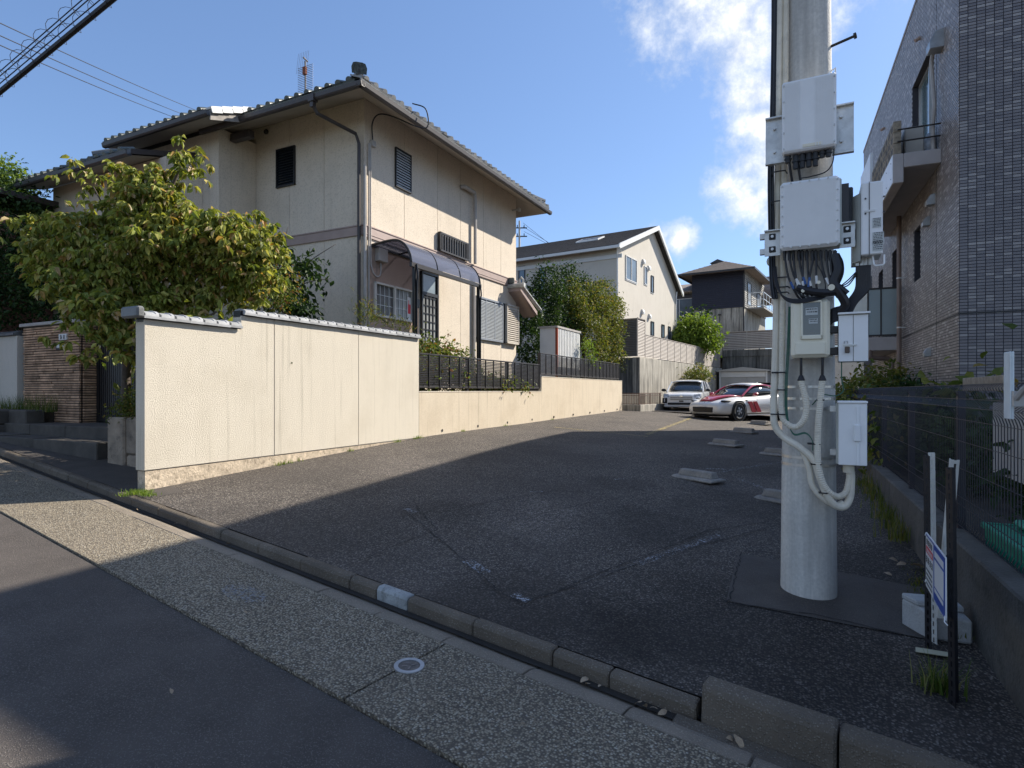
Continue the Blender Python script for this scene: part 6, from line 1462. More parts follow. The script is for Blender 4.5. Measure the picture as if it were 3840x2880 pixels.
# roof skin
rs_=MB(); P=[(-1.25,1.18,.46),(-.8,1.285,.50),(-.4,1.325,.53),(-.05,1.325,.545),(.20,1.29,.55),(.27,1.255,.545)]
for (x,z,w_) in P: rs_.v+=[(x,-w_-.02,z-.045),(x,-w_*.6,z),(x,0,z+.015),(x,w_*.6,z),(x,w_+.02,z-.045)]
rs_.f=[(i*5+k,i*5+k+1,(i+1)*5+k+1,(i+1)*5+k) for i in range(5) for k in range(4)]
o=part(sc_,'roof',rs_,M_cw1,smooth=True); md=o.modifiers.new('thick','SOLIDIFY'); md.thickness=.02
for s in (1,-1):
    part(sc_,'roof_stripe',MB().tube(spline([(.88,s*.70,.86),(.5,s*.64,1.08),(.12,s*.575,1.235),(-.4,s*.555,1.265),(-.85,s*.53,1.22),(-1.3,s*.55,1.07),(-1.55,s*.62,.97)],4),.035,6),M_cred)
    part(sc_,'mirror',MB().ball((.52,s*1.0,.93),(.09,.10,.065),10,8).box(.48,.54,min(s*.86,s*.98),max(s*.86,s*.98),.88,.91),M_cred,smooth=True)
    part(sc_,'door_seam',MB().box(.30,.305,s*.885-.004,s*.885+.004,.30,.84).box(-.75,-.745,s*.90-.004,s*.90+.004,.30,.88),M_dark)
    part(sc_,'sill_trim',MB().hexa([(-.8,s*.86,.17),(.85,s*.86,.17),(.85,s*.93,.17),(-.8,s*.93,.17),(-.8,s*.86,.21),(.85,s*.86,.21),(.85,s*.93,.205),(-.8,s*.93,.205)]),M_cw1)
    for k in (0,1):
        x0=.80-k*.27
        part(sc_,'red_stripe',MB().add([(x0,s*.908,.67),(x0-.20,s*.905,.67),(x0-.45,s*.905,.28),(x0-.25,s*.908,.28),(x0,s*.87,.67),(x0-.15,s*.87,.67),(x0-.38,s*.87,.28),(x0-.23,s*.87,.28)],[(0,1,2,3),(4,7,6,5),(0,4,5,1),(1,5,6,2),(2,6,7,3),(3,7,4,0)]),M_cred)
    hl=MB(); hl.ball((1.72,s*.665,.69),(.20,.12,.06),12,8); 
    part(sc_,'headlight',hl,M_lamp,smooth=True); part(sc_,'headlight_bezel',MB().ball((1.64,s*.68,.68),(.30,.14,.055),12,8),M_black,smooth=True)
    part(sc_,'daytime_lamp',MB().box(1.90,1.97,s*.69-.03,s*.69+.03,.30,.46),M_lamp,bevel=.01)
    part(sc_,'wing_badge',MB().cyl((.90,s*.89,.70),(.90,s*.915,.70),.04,seg=10),M_chr)
hd=MB(); Q=[(.86,.86,.62),(1.1,.865,.60),(1.4,.845,.52),(1.65,.79,.42),(1.86,.715,.34),(1.96,.66,.30)]
for (x,z,w_) in Q: hd.v+=[(x,-w_,z-.005),(x,-w_*.55,z+.035),(x,0,z+.02),(x,w_*.55,z+.035),(x,w_,z-.005)]
hd.f=[(i*5+k,i*5+k+1,(i+1)*5+k+1,(i+1)*5+k) for i in range(len(Q)-1) for k in range(4)]
o=part(sc_,'bonnet',hd,M_cred,smooth=True); md=o.modifiers.new('thick','SOLIDIFY'); md.thickness=.02; md.offset=0; 
part(sc_,'grille_opening',MB().hexa([(2.0,-.50,.29),(2.165,-.42,.29),(2.165,.42,.29),(2.0,.50,.29),(2.0,-.50,.47),(2.15,-.46,.47),(2.15,.46,.47),(2.0,.50,.47)]),M_black,bevel=.02)
for k in range(3): part(sc_,'grille_bar',MB().box(2.10,2.168,-.40,.40,.33+k*.045,.335+k*.045),M_dark)
part(sc_,'front_lip',MB().hexa([(1.85,-.78,.13),(2.12,-.50,.14),(2.12,.50,.14),(1.85,.78,.14),(1.85,-.78,.165),(2.13,-.50,.165),(2.13,.50,.165),(1.85,.78,.165)]),M_dark)
part(sc_,'emblem',MB().cyl((2.03,0,.60),(2.05,0,.61),.035,seg=12),M_chr); part(sc_,'plate_mount',MB().box(2.14,2.17,-.17,.17,.475,.51),M_cw1,bevel=.01)
part(sc_,'steering_wheel',MB().tube([(.35+.05*math.cos(t),-.35+.17*math.sin(t),.92+.16*math.cos(t)) for t in [2*math.pi*i/16 for i in range(17)]],.012,5),M_black)
# --- white compact wagon
vn=car_thing('white_wagon','boxy white station wagon with unpainted black corner bumpers beside the concrete wall','car',(8.2,27.6,.565),-R(24)-R(90)); vn.scale=(1,1,.93)
L2=4.2; FX2=1.28; RX2=-1.25
xs=[-2.1,-2.05,-1.8,-1.25,-.6,0,.6,1.0,1.28,1.7,1.95,2.06,2.1]
zb=[.38,.30,.26,.24,.23,.23,.23,.23,.24,.25,.25,.28,.34]
zs=[.92,.98,1.0,1.0,.99,.98,.97,.965,.95,.92,.86,.78,.70]
hw=[.74,.80,.83,.84,.84,.84,.84,.84,.84,.83,.80,.76,.72]
b_=part(vn,'body',body(xs,zb,zs,hw,.03,.93),M_cw2,smooth=True); subs(b_)
for x in (FX2,RX2):
    for s in (-1,1): part(vn,'wheel_arch',MB().cyl((x,s*.6,.30),(x,s*.832,.30),.335,seg=28),M_black)
for x in (FX2,RX2):
    for s in (1,-1): wheel(vn,x,s*.75,.30,s,.18,8,True)
g=part(vn,'cabin_glass',gh([-2.02,-1.85,-1.2,-.3,.35,.95],[.98,.98,.98,.97,.96,.95],[1.05,1.46,1.50,1.505,1.46,.98],[.76,.78,.80,.80,.80,.78],[.60,.62,.64,.645,.635,.70]),M_cgl,smooth=True); subs(g,1)
rs_=MB(); P=[(-2.0,1.40,.60),(-1.8,1.49,.63),(-1.0,1.53,.65),(-.2,1.535,.65),(.32,1.49,.64),(.42,1.46,.635)]
for (x,z,w_) in P: rs_.v+=[(x,-w_-.025,z-.06),(x,-w_*.7,z),(x,0,z+.012),(x,w_*.7,z),(x,w_+.025,z-.06)]
rs_.f=[(i*5+k,i*5+k+1,(i+1)*5+k+1,(i+1)*5+k) for i in range(5) for k in range(4)]
o=part(vn,'roof',rs_,M_cw2,smooth=True); md=o.modifiers.new('thick','SOLIDIFY'); md.thickness=.03
for s in (1,-1):
    for pts in ([(.98,s*.79,.96),(.66,s*.74,1.22),(.38,s*.665,1.46)],[(-.25,s*.82,.97),(-.28,s*.76,1.2),(-.3,s*.67,1.46)],[(-1.15,s*.82,.98),(-1.2,s*.76,1.2),(-1.22,s*.67,1.46)],[(-2.03,s*.78,.98),(-1.98,s*.72,1.25),(-1.9,s*.63,1.44)]):
        part(vn,'pillar',MB().tube(pts,.035,6),M_cw2)
    part(vn,'mirror',MB().ball((.75,s*.98,1.05),(.07,.11,.075),10,8).box(.72,.78,min(s*.82,s*.95),max(s*.82,s*.95),.99,1.02),M_black,smooth=True)
    part(vn,'headlight',MB().hexa([(1.9,s*.50,.70),(2.12,s*.55,.70),(1.98,s*.80,.70),(1.80,s*.83,.70),(1.88,s*.48,.86),(2.08,s*.53,.85),(1.94,s*.78,.88),(1.78,s*.82,.88)]),M_lamp,bevel=.02)
    part(vn,'corner_bumper',MB().hexa([(1.80,s*.60,.42),(2.13,s*.60,.42),(2.04,s*.80,.42),(1.80,s*.87,.42),(1.80,s*.60,.68),(2.13,s*.60,.68),(2.03,s*.80,.68),(1.80,s*.86,.68)]),M_black,bevel=.02)
    part(vn,'door_seam',MB().box(-.27,-.265,s*.846-.003,s*.846+.003,.4,.95).box(-1.15,-1.145,s*.846-.003,s*.846+.003,.4,.95),M_dark)
part(vn,'grille',MB().box(2.03,2.125,-.50,.50,.60,.80),M_cw2,bevel=.02)
for z in (.62,.69): part(vn,'grille_slot',MB().box(2.06,2.135,-.46,.46,z-.014,z+.014),M_black)
part(vn,'grille_slot',MB().box(2.04,2.13,-.46,.46,.765,.78),M_dark)
part(vn,'emblem',MB().add([(2.14,.07*math.cos(t),.755+.045*math.sin(t)) for t in [2*math.pi*i/16 for i in range(16)]]+[(2.11,.07*math.cos(t),.755+.045*math.sin(t)) for t in [2*math.pi*i/16 for i in range(16)]],[tuple(range(16))]+[(i,(i+1)%16,16+(i+1)%16,16+i) for i in range(16)]),M_chr)
part(vn,'lower_intake',MB().box(2.04,2.135,-.58,.58,.36,.46),M_black,bevel=.02); part(vn,'plate_recess',MB().box(2.09,2.135,-.09,.09,.50,.56),M_dark)
part(vn,'bumper_lip',MB().hexa([(1.8,-.82,.24),(2.08,-.70,.24),(2.08,.70,.24),(1.8,.82,.24),(1.8,-.83,.33),(2.13,-.70,.33),(2.13,.70,.33),(1.8,.83,.33)]),M_cw2,bevel=.02)
# --- dark car mostly hidden between the two
dk=car_thing('dark_car','dark maroon car mostly hidden between the wagon and the sports coupe','car',(11.3,26.6,.45),R(210))
xs=[-2.1,-2.0,-1.3,-.4,.5,1.2,1.8,2.05,2.1]
b_=part(dk,'body',body(xs,[.35,.28,.2,.2,.2,.2,.2,.26,.34],[.88,.95,.97,.95,.93,.90,.82,.70,.60],[.70,.80,.86,.87,.87,.86,.80,.70,.6]),M_cdk,smooth=True); subs(b_)
for x in (1.25,-1.3):
    for s in (1,-1): wheel(dk,x,s*.76,.31,s)
g=part(dk,'cabin_glass',gh([-1.7,-1.2,-.4,.15,.95],[.95,.95,.94,.93,.90],[1.0,1.33,1.42,1.40,.93],[.72,.76,.78,.78,.74],[.5,.56,.6,.6,.64]),M_cgl,smooth=True); subs(g,1)
rs_=MB(); P=[(-1.15,1.33,.55),(-.4,1.425,.59),(.1,1.415,.59)]
for (x,z,w_) in P: rs_.v+=[(x,-w_-.02,z-.05),(x,-w_*.7,z),(x,0,z+.012),(x,w_*.7,z),(x,w_+.02,z-.05)]
rs_.f=[(i*5+k,i*5+k+1,(i+1)*5+k+1,(i+1)*5+k) for i in range(2) for k in range(4)]
part(dk,'roof',rs_,M_cdk,smooth=True)
for s in (1,-1): part(dk,'pillar',MB().tube([(.95,s*.74,.93),(.5,s*.68,1.2),(.12,s*.60,1.4)],.035,6),M_cdk)
# ================================================================== VEGETATION
def leafcloud(blobs,n,size,seed,droop=.5,fold=.25,asp=.5,face=None,inner=.35,gap=.0,whorl=False):
    """numpy leaf scatter; blobs: (cx,cy,cz,rx,ry,rz,weight) in world axes relative to the thing"""
    rs=np.random.RandomState(seed); B_=np.array([b[:6] for b in blobs],float); w_=np.array([b[6] if len(b)>6 else b[3]*b[4]*b[5] for b in blobs],float); w_/=w_.sum()
    k=rs.choice(len(B_),n,p=w_); d=rs.normal(size=(n,3)); d/=np.linalg.norm(d,axis=1)[:,None]
    r=inner+(1-inner)*rs.rand(n)**.6
    # lumpy outline
    lump=1+.16*np.sin(d[:,0]*5+k)*np.cos(d[:,1]*4+k*2)+.12*np.sin(d[:,2]*7+k*1.3)
    c=B_[k,:3]+d*B_[k,3:6]*(r*lump)[:,None]
    # twig clumps
    nc=max(8,n//14); ci=rs.randint(0,nc,n); cc=c[rs.choice(n,nc)]
    m=rs.rand(n)<.6; c[m]=cc[ci[m]]+rs.normal(size=(m.sum(),3))*size*1.3
    if gap:
        keep=np.array([noise.noise(Vector(p)*gap) for p in c])>-.22; c=c[keep]; d=d[keep]; n=len(c)
    ax=d*np.array([1,1,.3])+rs.normal(size=(n,3))*.6; ax[:,2]-=droop*1.4; ax/=np.linalg.norm(ax,axis=1)[:,None]
    if whorl:      # leaves hang in rosettes from the twig ends
        nt=n//9; tips=c[rs.choice(len(c),nt)]; ti=rs.randint(0,nt,n); th=rs.rand(n)*6.283; el=rs.uniform(-1.25,-.1,n)
        ax=np.stack([np.cos(th)*np.cos(el),np.sin(th)*np.cos(el),np.sin(el)],1); c=tips[ti]+ax*size*.15+rs.normal(size=(n,3))*size*.12
    nr=rs.normal(size=(n,3))*(.7 if not whorl else .35)+np.array([0,0,1.0])+d*.6; nr-=ax*(nr*ax).sum(1)[:,None]; nr/=np.linalg.norm(nr,axis=1)[:,None]
    sd=np.cross(nr,ax); s=size*(.6+.8*rs.rand(n))[:,None]
    P0=c; P1=c+ax*s*.33+sd*s*asp*.5+nr*s*fold*.3; P2=c+ax*s*.33-sd*s*asp*.5+nr*s*fold*.3
    P3=c+ax*s*.72+sd*s*asp*.36+nr*s*fold*.1; P4=c+ax*s*.72-sd*s*asp*.36+nr*s*fold*.1; P5=c+ax*s-nr*s*fold*.5; PM=c+ax*s*.36; PN=c+ax*s*.72-nr*s*fold*.2
    V=np.stack([P0,P1,P2,P3,P4,P5,PM,PN],1).reshape(-1,3)
    quad=np.array([[0,1,6,6],[0,6,2,2],[1,3,7,6],[6,7,4,2],[3,5,7,7],[7,5,4,4]]); base=(np.arange(n)*8)[:,None,None]
    F_=(quad[None]+base).reshape(-1,4); A=np.repeat(rs.rand(n),6)
    return V,F_,A
def leafmesh(name,V,F_,A,mat_):
    me=bpy.data.meshes.new(name); faces=[tuple(f) if f[2]!=f[3] else tuple(f[:3]) for f in F_.tolist()]
    me.from_pydata(V.tolist(),[],faces); me.update(); at=me.attributes.new('rnd','FLOAT','FACE'); at.data.foreach_set('value',A.astype(np.float32)); me.materials.append(mat_); return me
def plant(name,lab,cat,base,blobs,n,size,m,seed,stems=None,bark=None,group=None,**kw):
    t=thing(name,lab,cat,WORLD,base,group); V,F_,A=leafcloud([(b[0]-base[0],b[1]-base[1],b[2]-base[2],*b[3:]) for b in blobs],n,size,seed,**kw)
    o=bpy.data.objects.new('crown',leafmesh('crown',V,F_,A,m)); COL.objects.link(o); o.parent=t
    if stems:
        sm=MB()
        for pts,r0 in stems: sm.tube(spline(pts,4),(lambda u,r0=r0:r0*(1-.75*u)),7)
        part(t,'trunk',sm,bark or M_bark,smooth=True)
    return t
M_bark=mat('bark',(.09,.07,.055),.9,.4,10,1,30)
LF_dog=leafmat('dogwood_leaf',[(0,(.08,.12,.025)),(.35,(.18,.23,.04)),(.65,(.32,.35,.07)),(.86,(.50,.46,.14)),(.93,(.40,.20,.07)),(1,(.56,.48,.32))],.30,.36,.6)
LF_dk=leafmat('dark_evergreen_leaf',[(0,(.015,.035,.012)),(.6,(.035,.07,.02)),(1,(.08,.13,.035))],.2)
LF_md=leafmat('hedge_leaf',[(0,(.05,.08,.018)),(.5,(.12,.15,.035)),(.8,(.19,.20,.05)),(1,(.30,.20,.07))],.3)
LF_yg=leafmat('light_green_leaf',[(0,(.08,.14,.02)),(.6,(.16,.24,.04)),(1,(.26,.32,.08))],.35)
LF_rb=leafmat('reddish_leaf',[(0,(.05,.09,.02)),(.5,(.13,.18,.04)),(.8,(.22,.24,.07)),(.92,(.26,.11,.05)),(1,(.30,.12,.06))],.3)
LF_gr=leafmat('grass_blade',[(0,(.05,.09,.02)),(.6,(.10,.15,.03)),(1,(.30,.26,.12))],.3)
def wb_(px,py,Y,rpx,rpy=None,ry=None,wt=None):
    """blob from a sight line: centre, apparent radii in photo pixels at depth Y"""
    c=wpt(px,py,Y); rx=rpx/2220*Y; rz_=(rpy or rpx)/2220*Y; b=(c.x,c.y,c.z,rx,ry or rx,rz_)
    return b+(wt,) if wt else b
def wbx(px,py,x,rpx,rpy=None,ry=None):
    y,z=LOT.onx(px,py,x); W_=LOT.w(x,y); rx=rpx/2220*W_.y; rz_=(rpy or rpx)/2220*W_.y; return (W_.x,W_.y,z,rx,ry or rx,rz_)
# dogwood over the garden wall
TY=8.6
blobs=[wb_(640,700,TY,120,150),wb_(700,620,TY-.1,70,90),wb_(560,720,TY,110,110),wb_(520,800,TY,170,130),wb_(380,870,TY,170,120),wb_(230,890,TY+.1,130,100),wb_(130,840,TY+.1,60,70),wb_(170,960,TY,100,80),wb_(300,1010,TY-.1,160,120),wb_(480,1000,TY-.2,170,120),wb_(640,950,TY-.2,180,140),wb_(800,880,TY,170,130),wb_(930,900,TY+.1,130,110),wb_(980,970,TY+.1,90,90),wb_(860,1020,TY,170,90),wb_(680,1070,TY-.1,150,70),wb_(440,1130,TY-.5,120,80),wb_(360,1180,TY-.7,110,90),wb_(470,1230,TY-.6,60,110),wb_(430,1340,TY-.6,70,60),wb_(285,1060,TY-.3,100,90),wb_(690,570,TY-.1,30,40),wb_(235,660,TY+.1,40,30),wb_(350,680,TY+.1,60,50),wb_(960,1060,TY,110,70),wb_(760,1100,TY,150,60),wb_(590,1120,TY,100,60),wb_(920,1130,TY+.1,90,40),wb_(400,1240,TY-.7,80,60),wb_(480,1290,TY-.7,50,70)]
blobs=[(b[0],b[1],b[2],b[3]*.92,b[4]*.85,b[5]*.92)+tuple(b[6:]) for b in blobs]
tb=wpt(470,1500,TY)
plant('dogwood_tree','broad dogwood tree with yellowing drooping leaves hanging over the garden wall','tree',(tb.x,tb.y,1.0),blobs,27000,.106,LF_dog,21,
  stems=[([(tb.x,tb.y,.9),wpt(480,1250,TY),wpt(520,1000,TY),wpt(600,800,TY),wpt(690,600,TY)],.07),([wpt(480,1250,TY),wpt(380,1050,TY),wpt(250,900,TY),wpt(140,830,TY)],.045),([wpt(500,1150,TY),wpt(650,1000,TY),wpt(820,900,TY),wpt(980,950,TY)],.045),([wpt(490,1200,TY),wpt(640,1050,TY),wpt(900,1030,TY)],.035),([wpt(520,1000,TY),wpt(430,850,TY),wpt(350,700,TY)],.03),([wpt(500,1300,TY-.3),wpt(560,1400,TY-.6),wpt(520,1600,TY-.6)],.03)],droop=.75,fold=.45,asp=.50,gap=1.0,inner=.32,whorl=True)
hb=[(*LOT.w(x,y,z),r,r,h) for x,y,z,r,h in ((-1.0,2.2,1.9,.7,.7),(-1.8,2.8,2.0,.7,.8),(-1.0,3.6,1.9,.6,.7),(-2.6,3.2,2.0,.7,.8),(-.9,1.3,1.7,.5,.6))]  # hedge added out of sight behind the wall to throw shade on the road
plant('added_shade_hedge','dark hedge added directly behind the near end of the garden wall to shade the road','hedge',tuple(LOT.w(-1.5,2.6,1.3)),hb,5000,.08,LF_dk,19,stems=[([tuple(LOT.w(-1.5,2.6,1.2)),tuple(LOT.w(-1.5,2.6,2.0))],.03)],droop=.1)
hb=[(*LOT.w(x,y,z),r,r,h) for x,y,z,r,h in ((-5.5,4.2,2.6,1.1,1.5),(-7.5,4.0,2.8,1.2,1.6),(-9.5,3.8,2.8,1.2,1.6),(-6.5,4.6,3.8,1.0,1.0))]  # foliage added behind the gate to close a sunlit sliver on the street
plant('added_shade_tree','dark evergreen added behind the stone gate pillar to shade the street','tree',tuple(LOT.w(-7,4.2,1.3)),hb,9000,.11,LF_dk,18,stems=[([tuple(LOT.w(-7,4.2,1.2)),tuple(LOT.w(-7,4.2,3.2))],.08)],droop=.1)
# dark evergreens at the far left
plant('camphor_tree','dark dense evergreen tree at the left edge behind the dogwood','tree',(-10.8,11.6,1.2),[wb_(30,720,13.5,110,120),wb_(60,900,13,150,170),wb_(20,1080,12.6,150,150),wb_(200,1100,12.4,140,130),wb_(150,1000,12.8,150,140),wb_(-150,800,13.5,200,250),wb_(-120,1050,13,200,200),wb_(330,1130,12.2,130,80),wb_(420,1180,12,120,70)],15000,.10,LF_dk,22,stems=[([(-10.8,11.6,1.0),(-10.9,12,3),(-11,12.4,5.5)],.16)],droop=.2,asp=.4,inner=.5)
plant('maple_tree','small bright-tipped tree showing over the far left corner','tree',(-12,13.2,1.2),[wb_(40,700,14.2,80,90),wb_(10,640,14.2,60,60),wb_(90,790,14,60,80)],2500,.09,LF_yg,23,stems=[([(-12,13.2,1.0),(-12.1,13.4,3.5),(-12.2,13.6,5.8)],.1)],droop=.3)
# climbing shrub against the house front
plant('climbing_shrub','dark leafy climber reaching up the shaded front wall of the cream house','shrub',(-4.2,11.2,1.3),[wb_(1060,960,11.3,50,60),wb_(1110,1000,11.3,60,50),wb_(1080,1080,11.2,80,60),wb_(1150,985,11.3,50,25),wb_(1195,950,11.4,35,20),wb_(1235,925,11.5,25,16),wb_(1075,880,11.4,12,35),wb_(1170,880,11.4,10,20),wb_(1000,900,11.3,20,60),wb_(1180,1040,11.2,50,30),wb_(1090,1150,11,100,50),wb_(1150,1155,11,60,20)],1500,.11,LF_dk,24,stems=[([(-4.2,11.2,1.2),wpt(1070,1100,11.3),wpt(1150,990,11.4),wpt(1260,915,11.5)],.02),([wpt(1070,1100,11.3),wpt(1060,950,11.3),wpt(1080,850,11.4)],.018),([wpt(1060,1110,11.2),wpt(1150,1060,11.2),wpt(1240,1045,11.3)],.015)],droop=.6,inner=.2,gap=1.8)
plant('small_leaved_shrub','bronze-tinted small-leaved shrub behind the tall garden wall','shrub',(-3.3,9.9,1.3),[wb_(1050,1060,9.9,70,70),wb_(1010,1120,9.8,80,50),wb_(1100,1110,9.9,40,40)],1500,.05,LF_rb,25,stems=[([(-3.3,9.9,1.2),wpt(1040,1100,9.9)],.03)],droop=.3)
plant('wall_weeds','wispy weeds growing between the garden wall and the house corner','plant',(-1.6,11.6,1.36),[wb_(1370,1180,11.2,30,45,.2),wb_(1400,1190,11.2,20,25,.2),wb_(1470,1215,11.6,40,22,.2),wb_(1520,1230,11.8,30,14,.2)],420,.09,LF_md,26,stems=[([(-2.6,11.2,1.36),wpt(1370,1150,11.2)],.008)],droop=-.5,asp=.18)
# azalea behind the near slat fence
def lt(x,y,z): 
    W_=LOT.w(x,y,z); return (W_.x,W_.y,W_.z)
az_b=[]
for (x,y,z,r,h) in ((-.6,5.95,2.35,.30,.18),(-.6,6.5,2.42,.35,.2),(-.65,7.1,2.30,.3,.2),(-.6,7.45,2.5,.22,.22),(-.65,7.9,2.35,.28,.2),(-.65,6.3,1.9,.5,.4),(-.65,7.3,1.9,.5,.4),(-.6,8.2,1.8,.4,.35),(-.5,5.8,1.8,.3,.3),(-.6,9.3,1.65,.6,.25),(-.6,10.3,1.6,.6,.22)):
    p=lt(x,y,z); az_b.append((*p,r,r,h))
b0=lt(-.6,6.8,1.36)
plant('azalea_bush','rounded bush with reddish leaves rising behind the near slat fence','shrub',b0,az_b,9000,.085,LF_rb,27,stems=[([b0,lt(-.6,6.7,2.0),lt(-.6,6.4,2.35)],.02),([b0,lt(-.6,7.2,2.0),lt(-.6,7.45,2.45)],.02)],droop=.3,inner=.4)
# hedge trees behind the far fence
HY=21.5
tO=LOT.w(-2.2,17.5,1.36); tC=LOT.w(-1.6,19.2,1.36)
plant('osmanthus_tree','tall dark green shrub tree left of the bronze creeper, behind the storage locker','tree',tuple(tO),[wbx(2045,1130,-2.2,75,140),wbx(2030,1060,-2.3,26,80),wbx(2120,1110,-2.4,60,120),wbx(2180,1120,-2.4,50,110),wbx(1980,1180,-2.2,60,80),wbx(1975,1280,-2.0,50,90),wbx(2100,1240,-2.2,80,90),wbx(2140,1080,-2.4,18,50),wbx(2190,1060,-2.4,18,40),wbx(2000,1330,-1.9,60,60)],15000,.11,LF_dk,28,stems=[([tuple(tO),tuple(tO+Vector((.1,0,2.5))),tuple(tO+Vector((.1,.2,4.5)))],.12)],droop=.1,inner=.4)
plant('creeper_hedge','mounded hedge overgrown with yellow-green and bronze creeper beside the louver fence','hedge',tuple(tC),[wbx(2150,1130,-1.8,50,70),wbx(2220,1150,-1.7,80,80),wbx(2260,1120,-1.7,60,70),wbx(2280,1200,-1.4,60,90),wbx(2200,1250,-1.3,80,80),wbx(2280,1290,-1.2,60,70),wbx(2310,1330,-1.1,40,45),wbx(2240,1330,-1.1,50,40),wbx(2170,1180,-1.6,60,60),wbx(2300,1160,-1.6,40,60),wbx(2325,1370,-1.0,20,30),wbx(2150,1080,-1.8,30,50)],17000,.10,LF_md,29,stems=[([tuple(tC),tuple(tC+Vector((0,0,2))),tuple(tC+Vector((.1,.1,3.2)))],.1)],droop=.4,inner=.5)
tF=LOT.w(-.05,14.5,1.9)
plant('fence_creeper','pale green creeper strands hanging through the far slat fence','plant',tuple(tF),[wbx(2215,1330,-.08,18,45,.12),wbx(2240,1365,-.05,14,30,.12),wbx(2200,1290,-.1,20,30,.15)],260,.08,LF_yg,30,droop=.9)
# bushes at the back
plant('camellia_bush','glossy bush growing out of the top of the white wagon against the sunlit concrete wall','shrub',(RET.w(.9,5.8).x,RET.w(.9,5.8).y,.6),[(*RET.w(.7,y,z),.75,.75,.4) for y,z in ((5.6,2.15),(6.3,2.3))]+[(*RET.w(.8,6.0,2.75),.2,.22,.25)],1500,.13,LF_md,31,stems=[([tuple(RET.w(.9,5.8,.5)),tuple(RET.w(.9,5.4,1.5)),tuple(RET.w(.9,5.1,2.1))],.05),([tuple(RET.w(.9,5.8,.5)),tuple(RET.w(.9,6.3,1.5)),tuple(RET.w(.9,6.6,2.1))],.05)],droop=.2)
bb1=wpt(2620,1240,38)
plant('round_tree','round bright green tree above the end of the louver fence','tree',(bb1.x,bb1.y,3),[wb_(2620,1240,38,70,45),wb_(2590,1275,37.6,70,40),wb_(2650,1285,37.5,55,35),wb_(2560,1270,37.8,45,30),wb_(2610,1215,38,55,30),wb_(2680,1305,37.4,25,20)],7000,.20,LF_yg,32,stems=[([(bb1.x,bb1.y,2.5),(bb1.x,bb1.y,5)],.15)],droop=.2)
plant('loquat_tree','dark sparse tree behind the round green tree','tree',(bb1.x,bb1.y+2,3),[wb_(2600,1205,40,50,22),wb_(2630,1190,40,25,14),wb_(2560,1240,40,50,25),wb_(2655,1180,40,14,8)],1400,.24,LF_dk,33,stems=[([(bb1.x,bb1.y+2,2.5),tuple(wpt(2600,1230,40)),tuple(wpt(2650,1180,40))],.08)],droop=.2)
# foliage behind the mesh fence
fb=[]
for (x,y,z,rx,rz_) in ((1.0,1.6,.75,.5,.45),(1.2,2.6,.8,.5,.5),(.9,3.6,.75,.6,.5),(1.2,4.6,.85,.6,.5),(.9,5.6,.8,.7,.55),(1.0,6.8,.9,.7,.6),(.8,8.2,.95,.8,.65),(1.2,9.6,1.1,.8,.7),(1.0,.9,.6,.35,.3),(2.0,3,.6,.6,.5),(2.0,5,.7,.7,.5)):
    p=FEN.w(x,y,z); fb.append((p.x,p.y,p.z,rx,rx,rz_))
p=FEN.w(1,4,.3); plant('fern_thicket','shaded tangle of leafy shrubs behind the mesh fence','shrub',tuple(p),fb,9000,.11,LF_dk,34,stems=[([tuple(p),tuple(FEN.w(1,4,.9))],.03)],droop=.3)
fb=[]
for (x,y,z,r) in ((.5,9.2,1.6,.5),(.2,8.6,1.45,.35),(.7,10.4,1.7,.6),(.0,10.2,1.3,.6)): 
    q_=FEN.w(x,y,z); fb.append((q_.x,q_.y,q_.z,r,r,r*.6))
p=FEN.w(.3,9.5,.3); plant('garden_shrub','leafy shrub peeking over the far end of the mesh fence beside the tiled block','shrub',tuple(p),fb,2200,.10,LF_md,35,stems=[([tuple(p),tuple(FEN.w(.3,9.5,1.5))],.03)],droop=.2)
fb=[(*FEN.w(1.2,5.9,1.52),.30,.30,.10),(*FEN.w(1.0,6.2,1.62),.22,.22,.08)]
p=FEN.w(1.1,6,.3); plant('aralia_plant','broad-leaved plant sticking up above the mesh fence in front of the drain pipe','plant',tuple(p),fb,60,.24,LF_md,36,stems=[([tuple(p),tuple(FEN.w(1.05,6.05,1.5))],.02)],droop=.3,asp=.6)
# pale-leaved plants just inside the lot side of the fence wall
fb=[(*FEN.w(.1,5.4,.85),.2,.5,.45),(*FEN.w(.1,6.6,.9),.2,.6,.5),(*FEN.w(.08,7.8,1.0),.2,.6,.5)]
p=FEN.w(.1,6.6,.45); plant('fence_vine','yellow-green vine threaded through the mesh fence beside the utility pole','plant',tuple(p),fb,900,.10,LF_md,37,droop=.6)
# planter shrub by the gate
pb_=[(*lt(-1.3,1.0,1.35),.35,.3,.28),(*lt(-1.7,.95,1.3),.3,.3,.25),(*lt(-.8,1.0,1.4),.35,.3,.32),(*lt(-1.1,1.05,1.6),.28,.25,.25),(*lt(-2.0,.9,1.2),.2,.2,.15)]
plant('boxwood_shrub','clipped small-leaved green shrub growing on the stone planter','shrub',lt(-1.2,1.0,1.1),pb_,3800,.045,LF_md,38,droop=.1,stems=[([lt(-1.2,1,1.05),lt(-1.2,1,1.4)],.02)])
pb_=[(*lt(-1.9,1.3,2.0),.3,.3,.5),(*lt(-2.3,1.3,2.3),.4,.3,.4),(*lt(-1.2,1.2,2.1),.3,.3,.5),(*lt(-.7,1.1,2.2),.4,.3,.45)]
plant('low_branch_foliage','low hanging branch of large green leaves in front of the dark gate','branch',lt(-1.6,1.3,2.2),pb_,900,.13,LF_dog,39,droop=.8,stems=[([lt(-.5,1.3,2.6),lt(-1.4,1.3,2.3),lt(-2.2,1.3,2.1)],.015)])
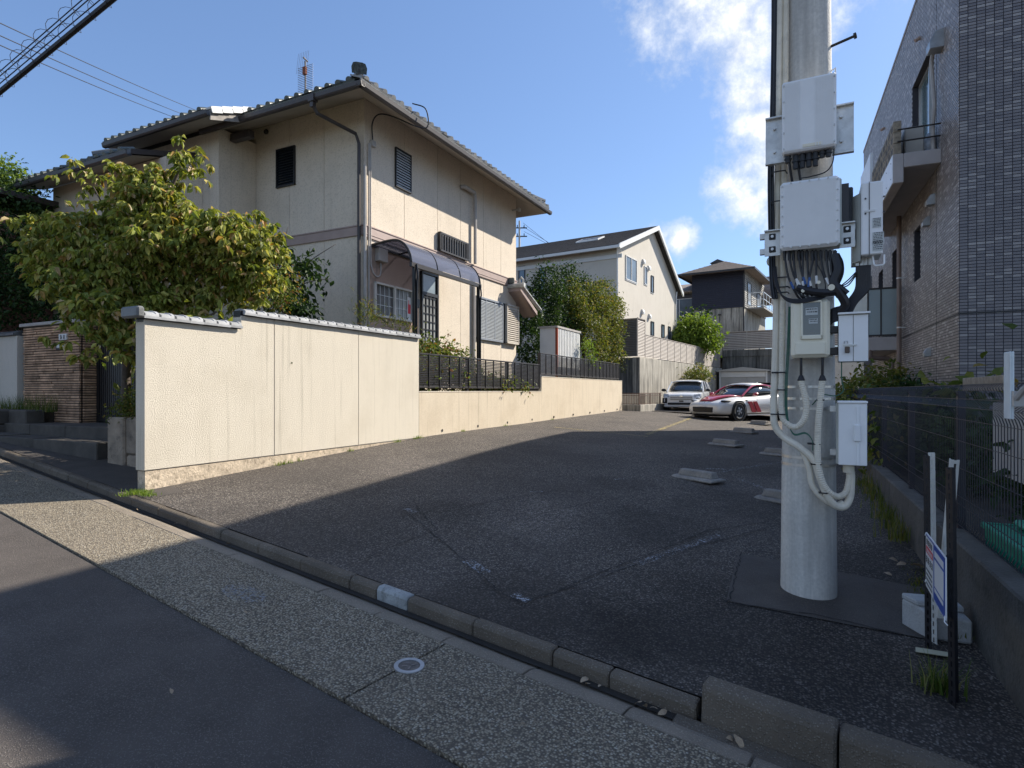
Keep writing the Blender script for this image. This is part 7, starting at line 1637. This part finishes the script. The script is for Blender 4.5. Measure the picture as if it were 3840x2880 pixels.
# grass and weeds
def grass(name,lab,pts,n,h,seed,fr=None,kind='stuff',m=LF_gr,spread=.03):
    rs=np.random.RandomState(seed); V=[];F_=[];A=[]
    for i in range(n):
        p=pts[rs.randint(len(pts))]; x,y,z=p[0]+rs.normal()*spread,p[1]+rs.normal()*spread,p[2]; L_=h*rs.uniform(.4,1.1); a=rs.uniform(0,6.28); b=rs.uniform(.1,.7)
        c,s=math.cos(a),math.sin(a); w_=.003+.004*rs.rand(); k=len(V)
        for t in (0,.5,1): 
            q_=(x+c*b*L_*t*t,y+s*b*L_*t*t,z+L_*t*(1-.25*b*t)); ww=w_*(1-t*.9); V+=[(q_[0]-s*ww,q_[1]+c*ww,q_[2]),(q_[0]+s*ww,q_[1]-c*ww,q_[2])]
        F_+=[(k,k+1,k+3,k+2),(k+2,k+3,k+5,k+4)]; A+=[rs.rand()]*2
    me=bpy.data.meshes.new(name); me.from_pydata(V,[],F_); at=me.attributes.new('rnd','FLOAT','FACE'); at.data.foreach_set('value',np.array(A,np.float32)); me.materials.append(m)
    o=bpy.data.objects.new(name,me); COL.objects.link(o); o['label']=lab; o['category']='grass'
    if kind: o['kind']=kind
    return o
grass('bed_grass','tall unmown grass in the raised bed before the stone gate pillar',[lt(-9+i*.12,1.5+.1*(i%3),1.12) for i in range(32)],900,.34,41,spread=.08)
w1=FEN.w(-.30,-.02); grass('grass_tuft','tuft of green and straw-coloured grass at the foot of the thick black post',[(2.25,3.12,-.1),(2.27,3.10,-.1),(2.22,3.14,-.1)],110,.22,42,kind=None,spread=.035)
def lotp(x,y): return lt(x,y,zlot(y,x))
grass('weeds','low green weeds at the foot of the garden wall corner',[lotp(.04+.05*(i%2),-.25+i*.05) for i in range(6)]+[(ST.w(-5.65+i*.06,.12,zst(-5.5)+.01)) for i in range(8)],420,.05,43,spread=.04,m=LF_yg)
grass('weeds','thin line of weeds along the base of the long cream wall',[lotp(.03,y) for y in (1.9,2.0,2.1,2.3,3.4,4.6,4.7,5.2,5.3,5.35,7,9,12)],260,.07,44,spread=.035,m=LF_yg)
grass('weeds','moss and weeds along the foot of the concrete kerb wall',[tuple(FEN.w(-.06-.12*random.random(),y*.1,zlot(1,7.5)-.02+.02)) for y in range(0,70)],1500,.06,45,spread=.05,m=LF_md)
p0=Vector(lotp(7.45,1.9)); 
grass('weeds','weeds growing in the corner behind the utility pole',[tuple(FEN.w(-.1,y,zlot(y+1,7.5)) ) for y in (2.2,2.6,3.0,3.5,4.0,4.4,5.0)],500,.22,46,spread=.07,m=LF_md)
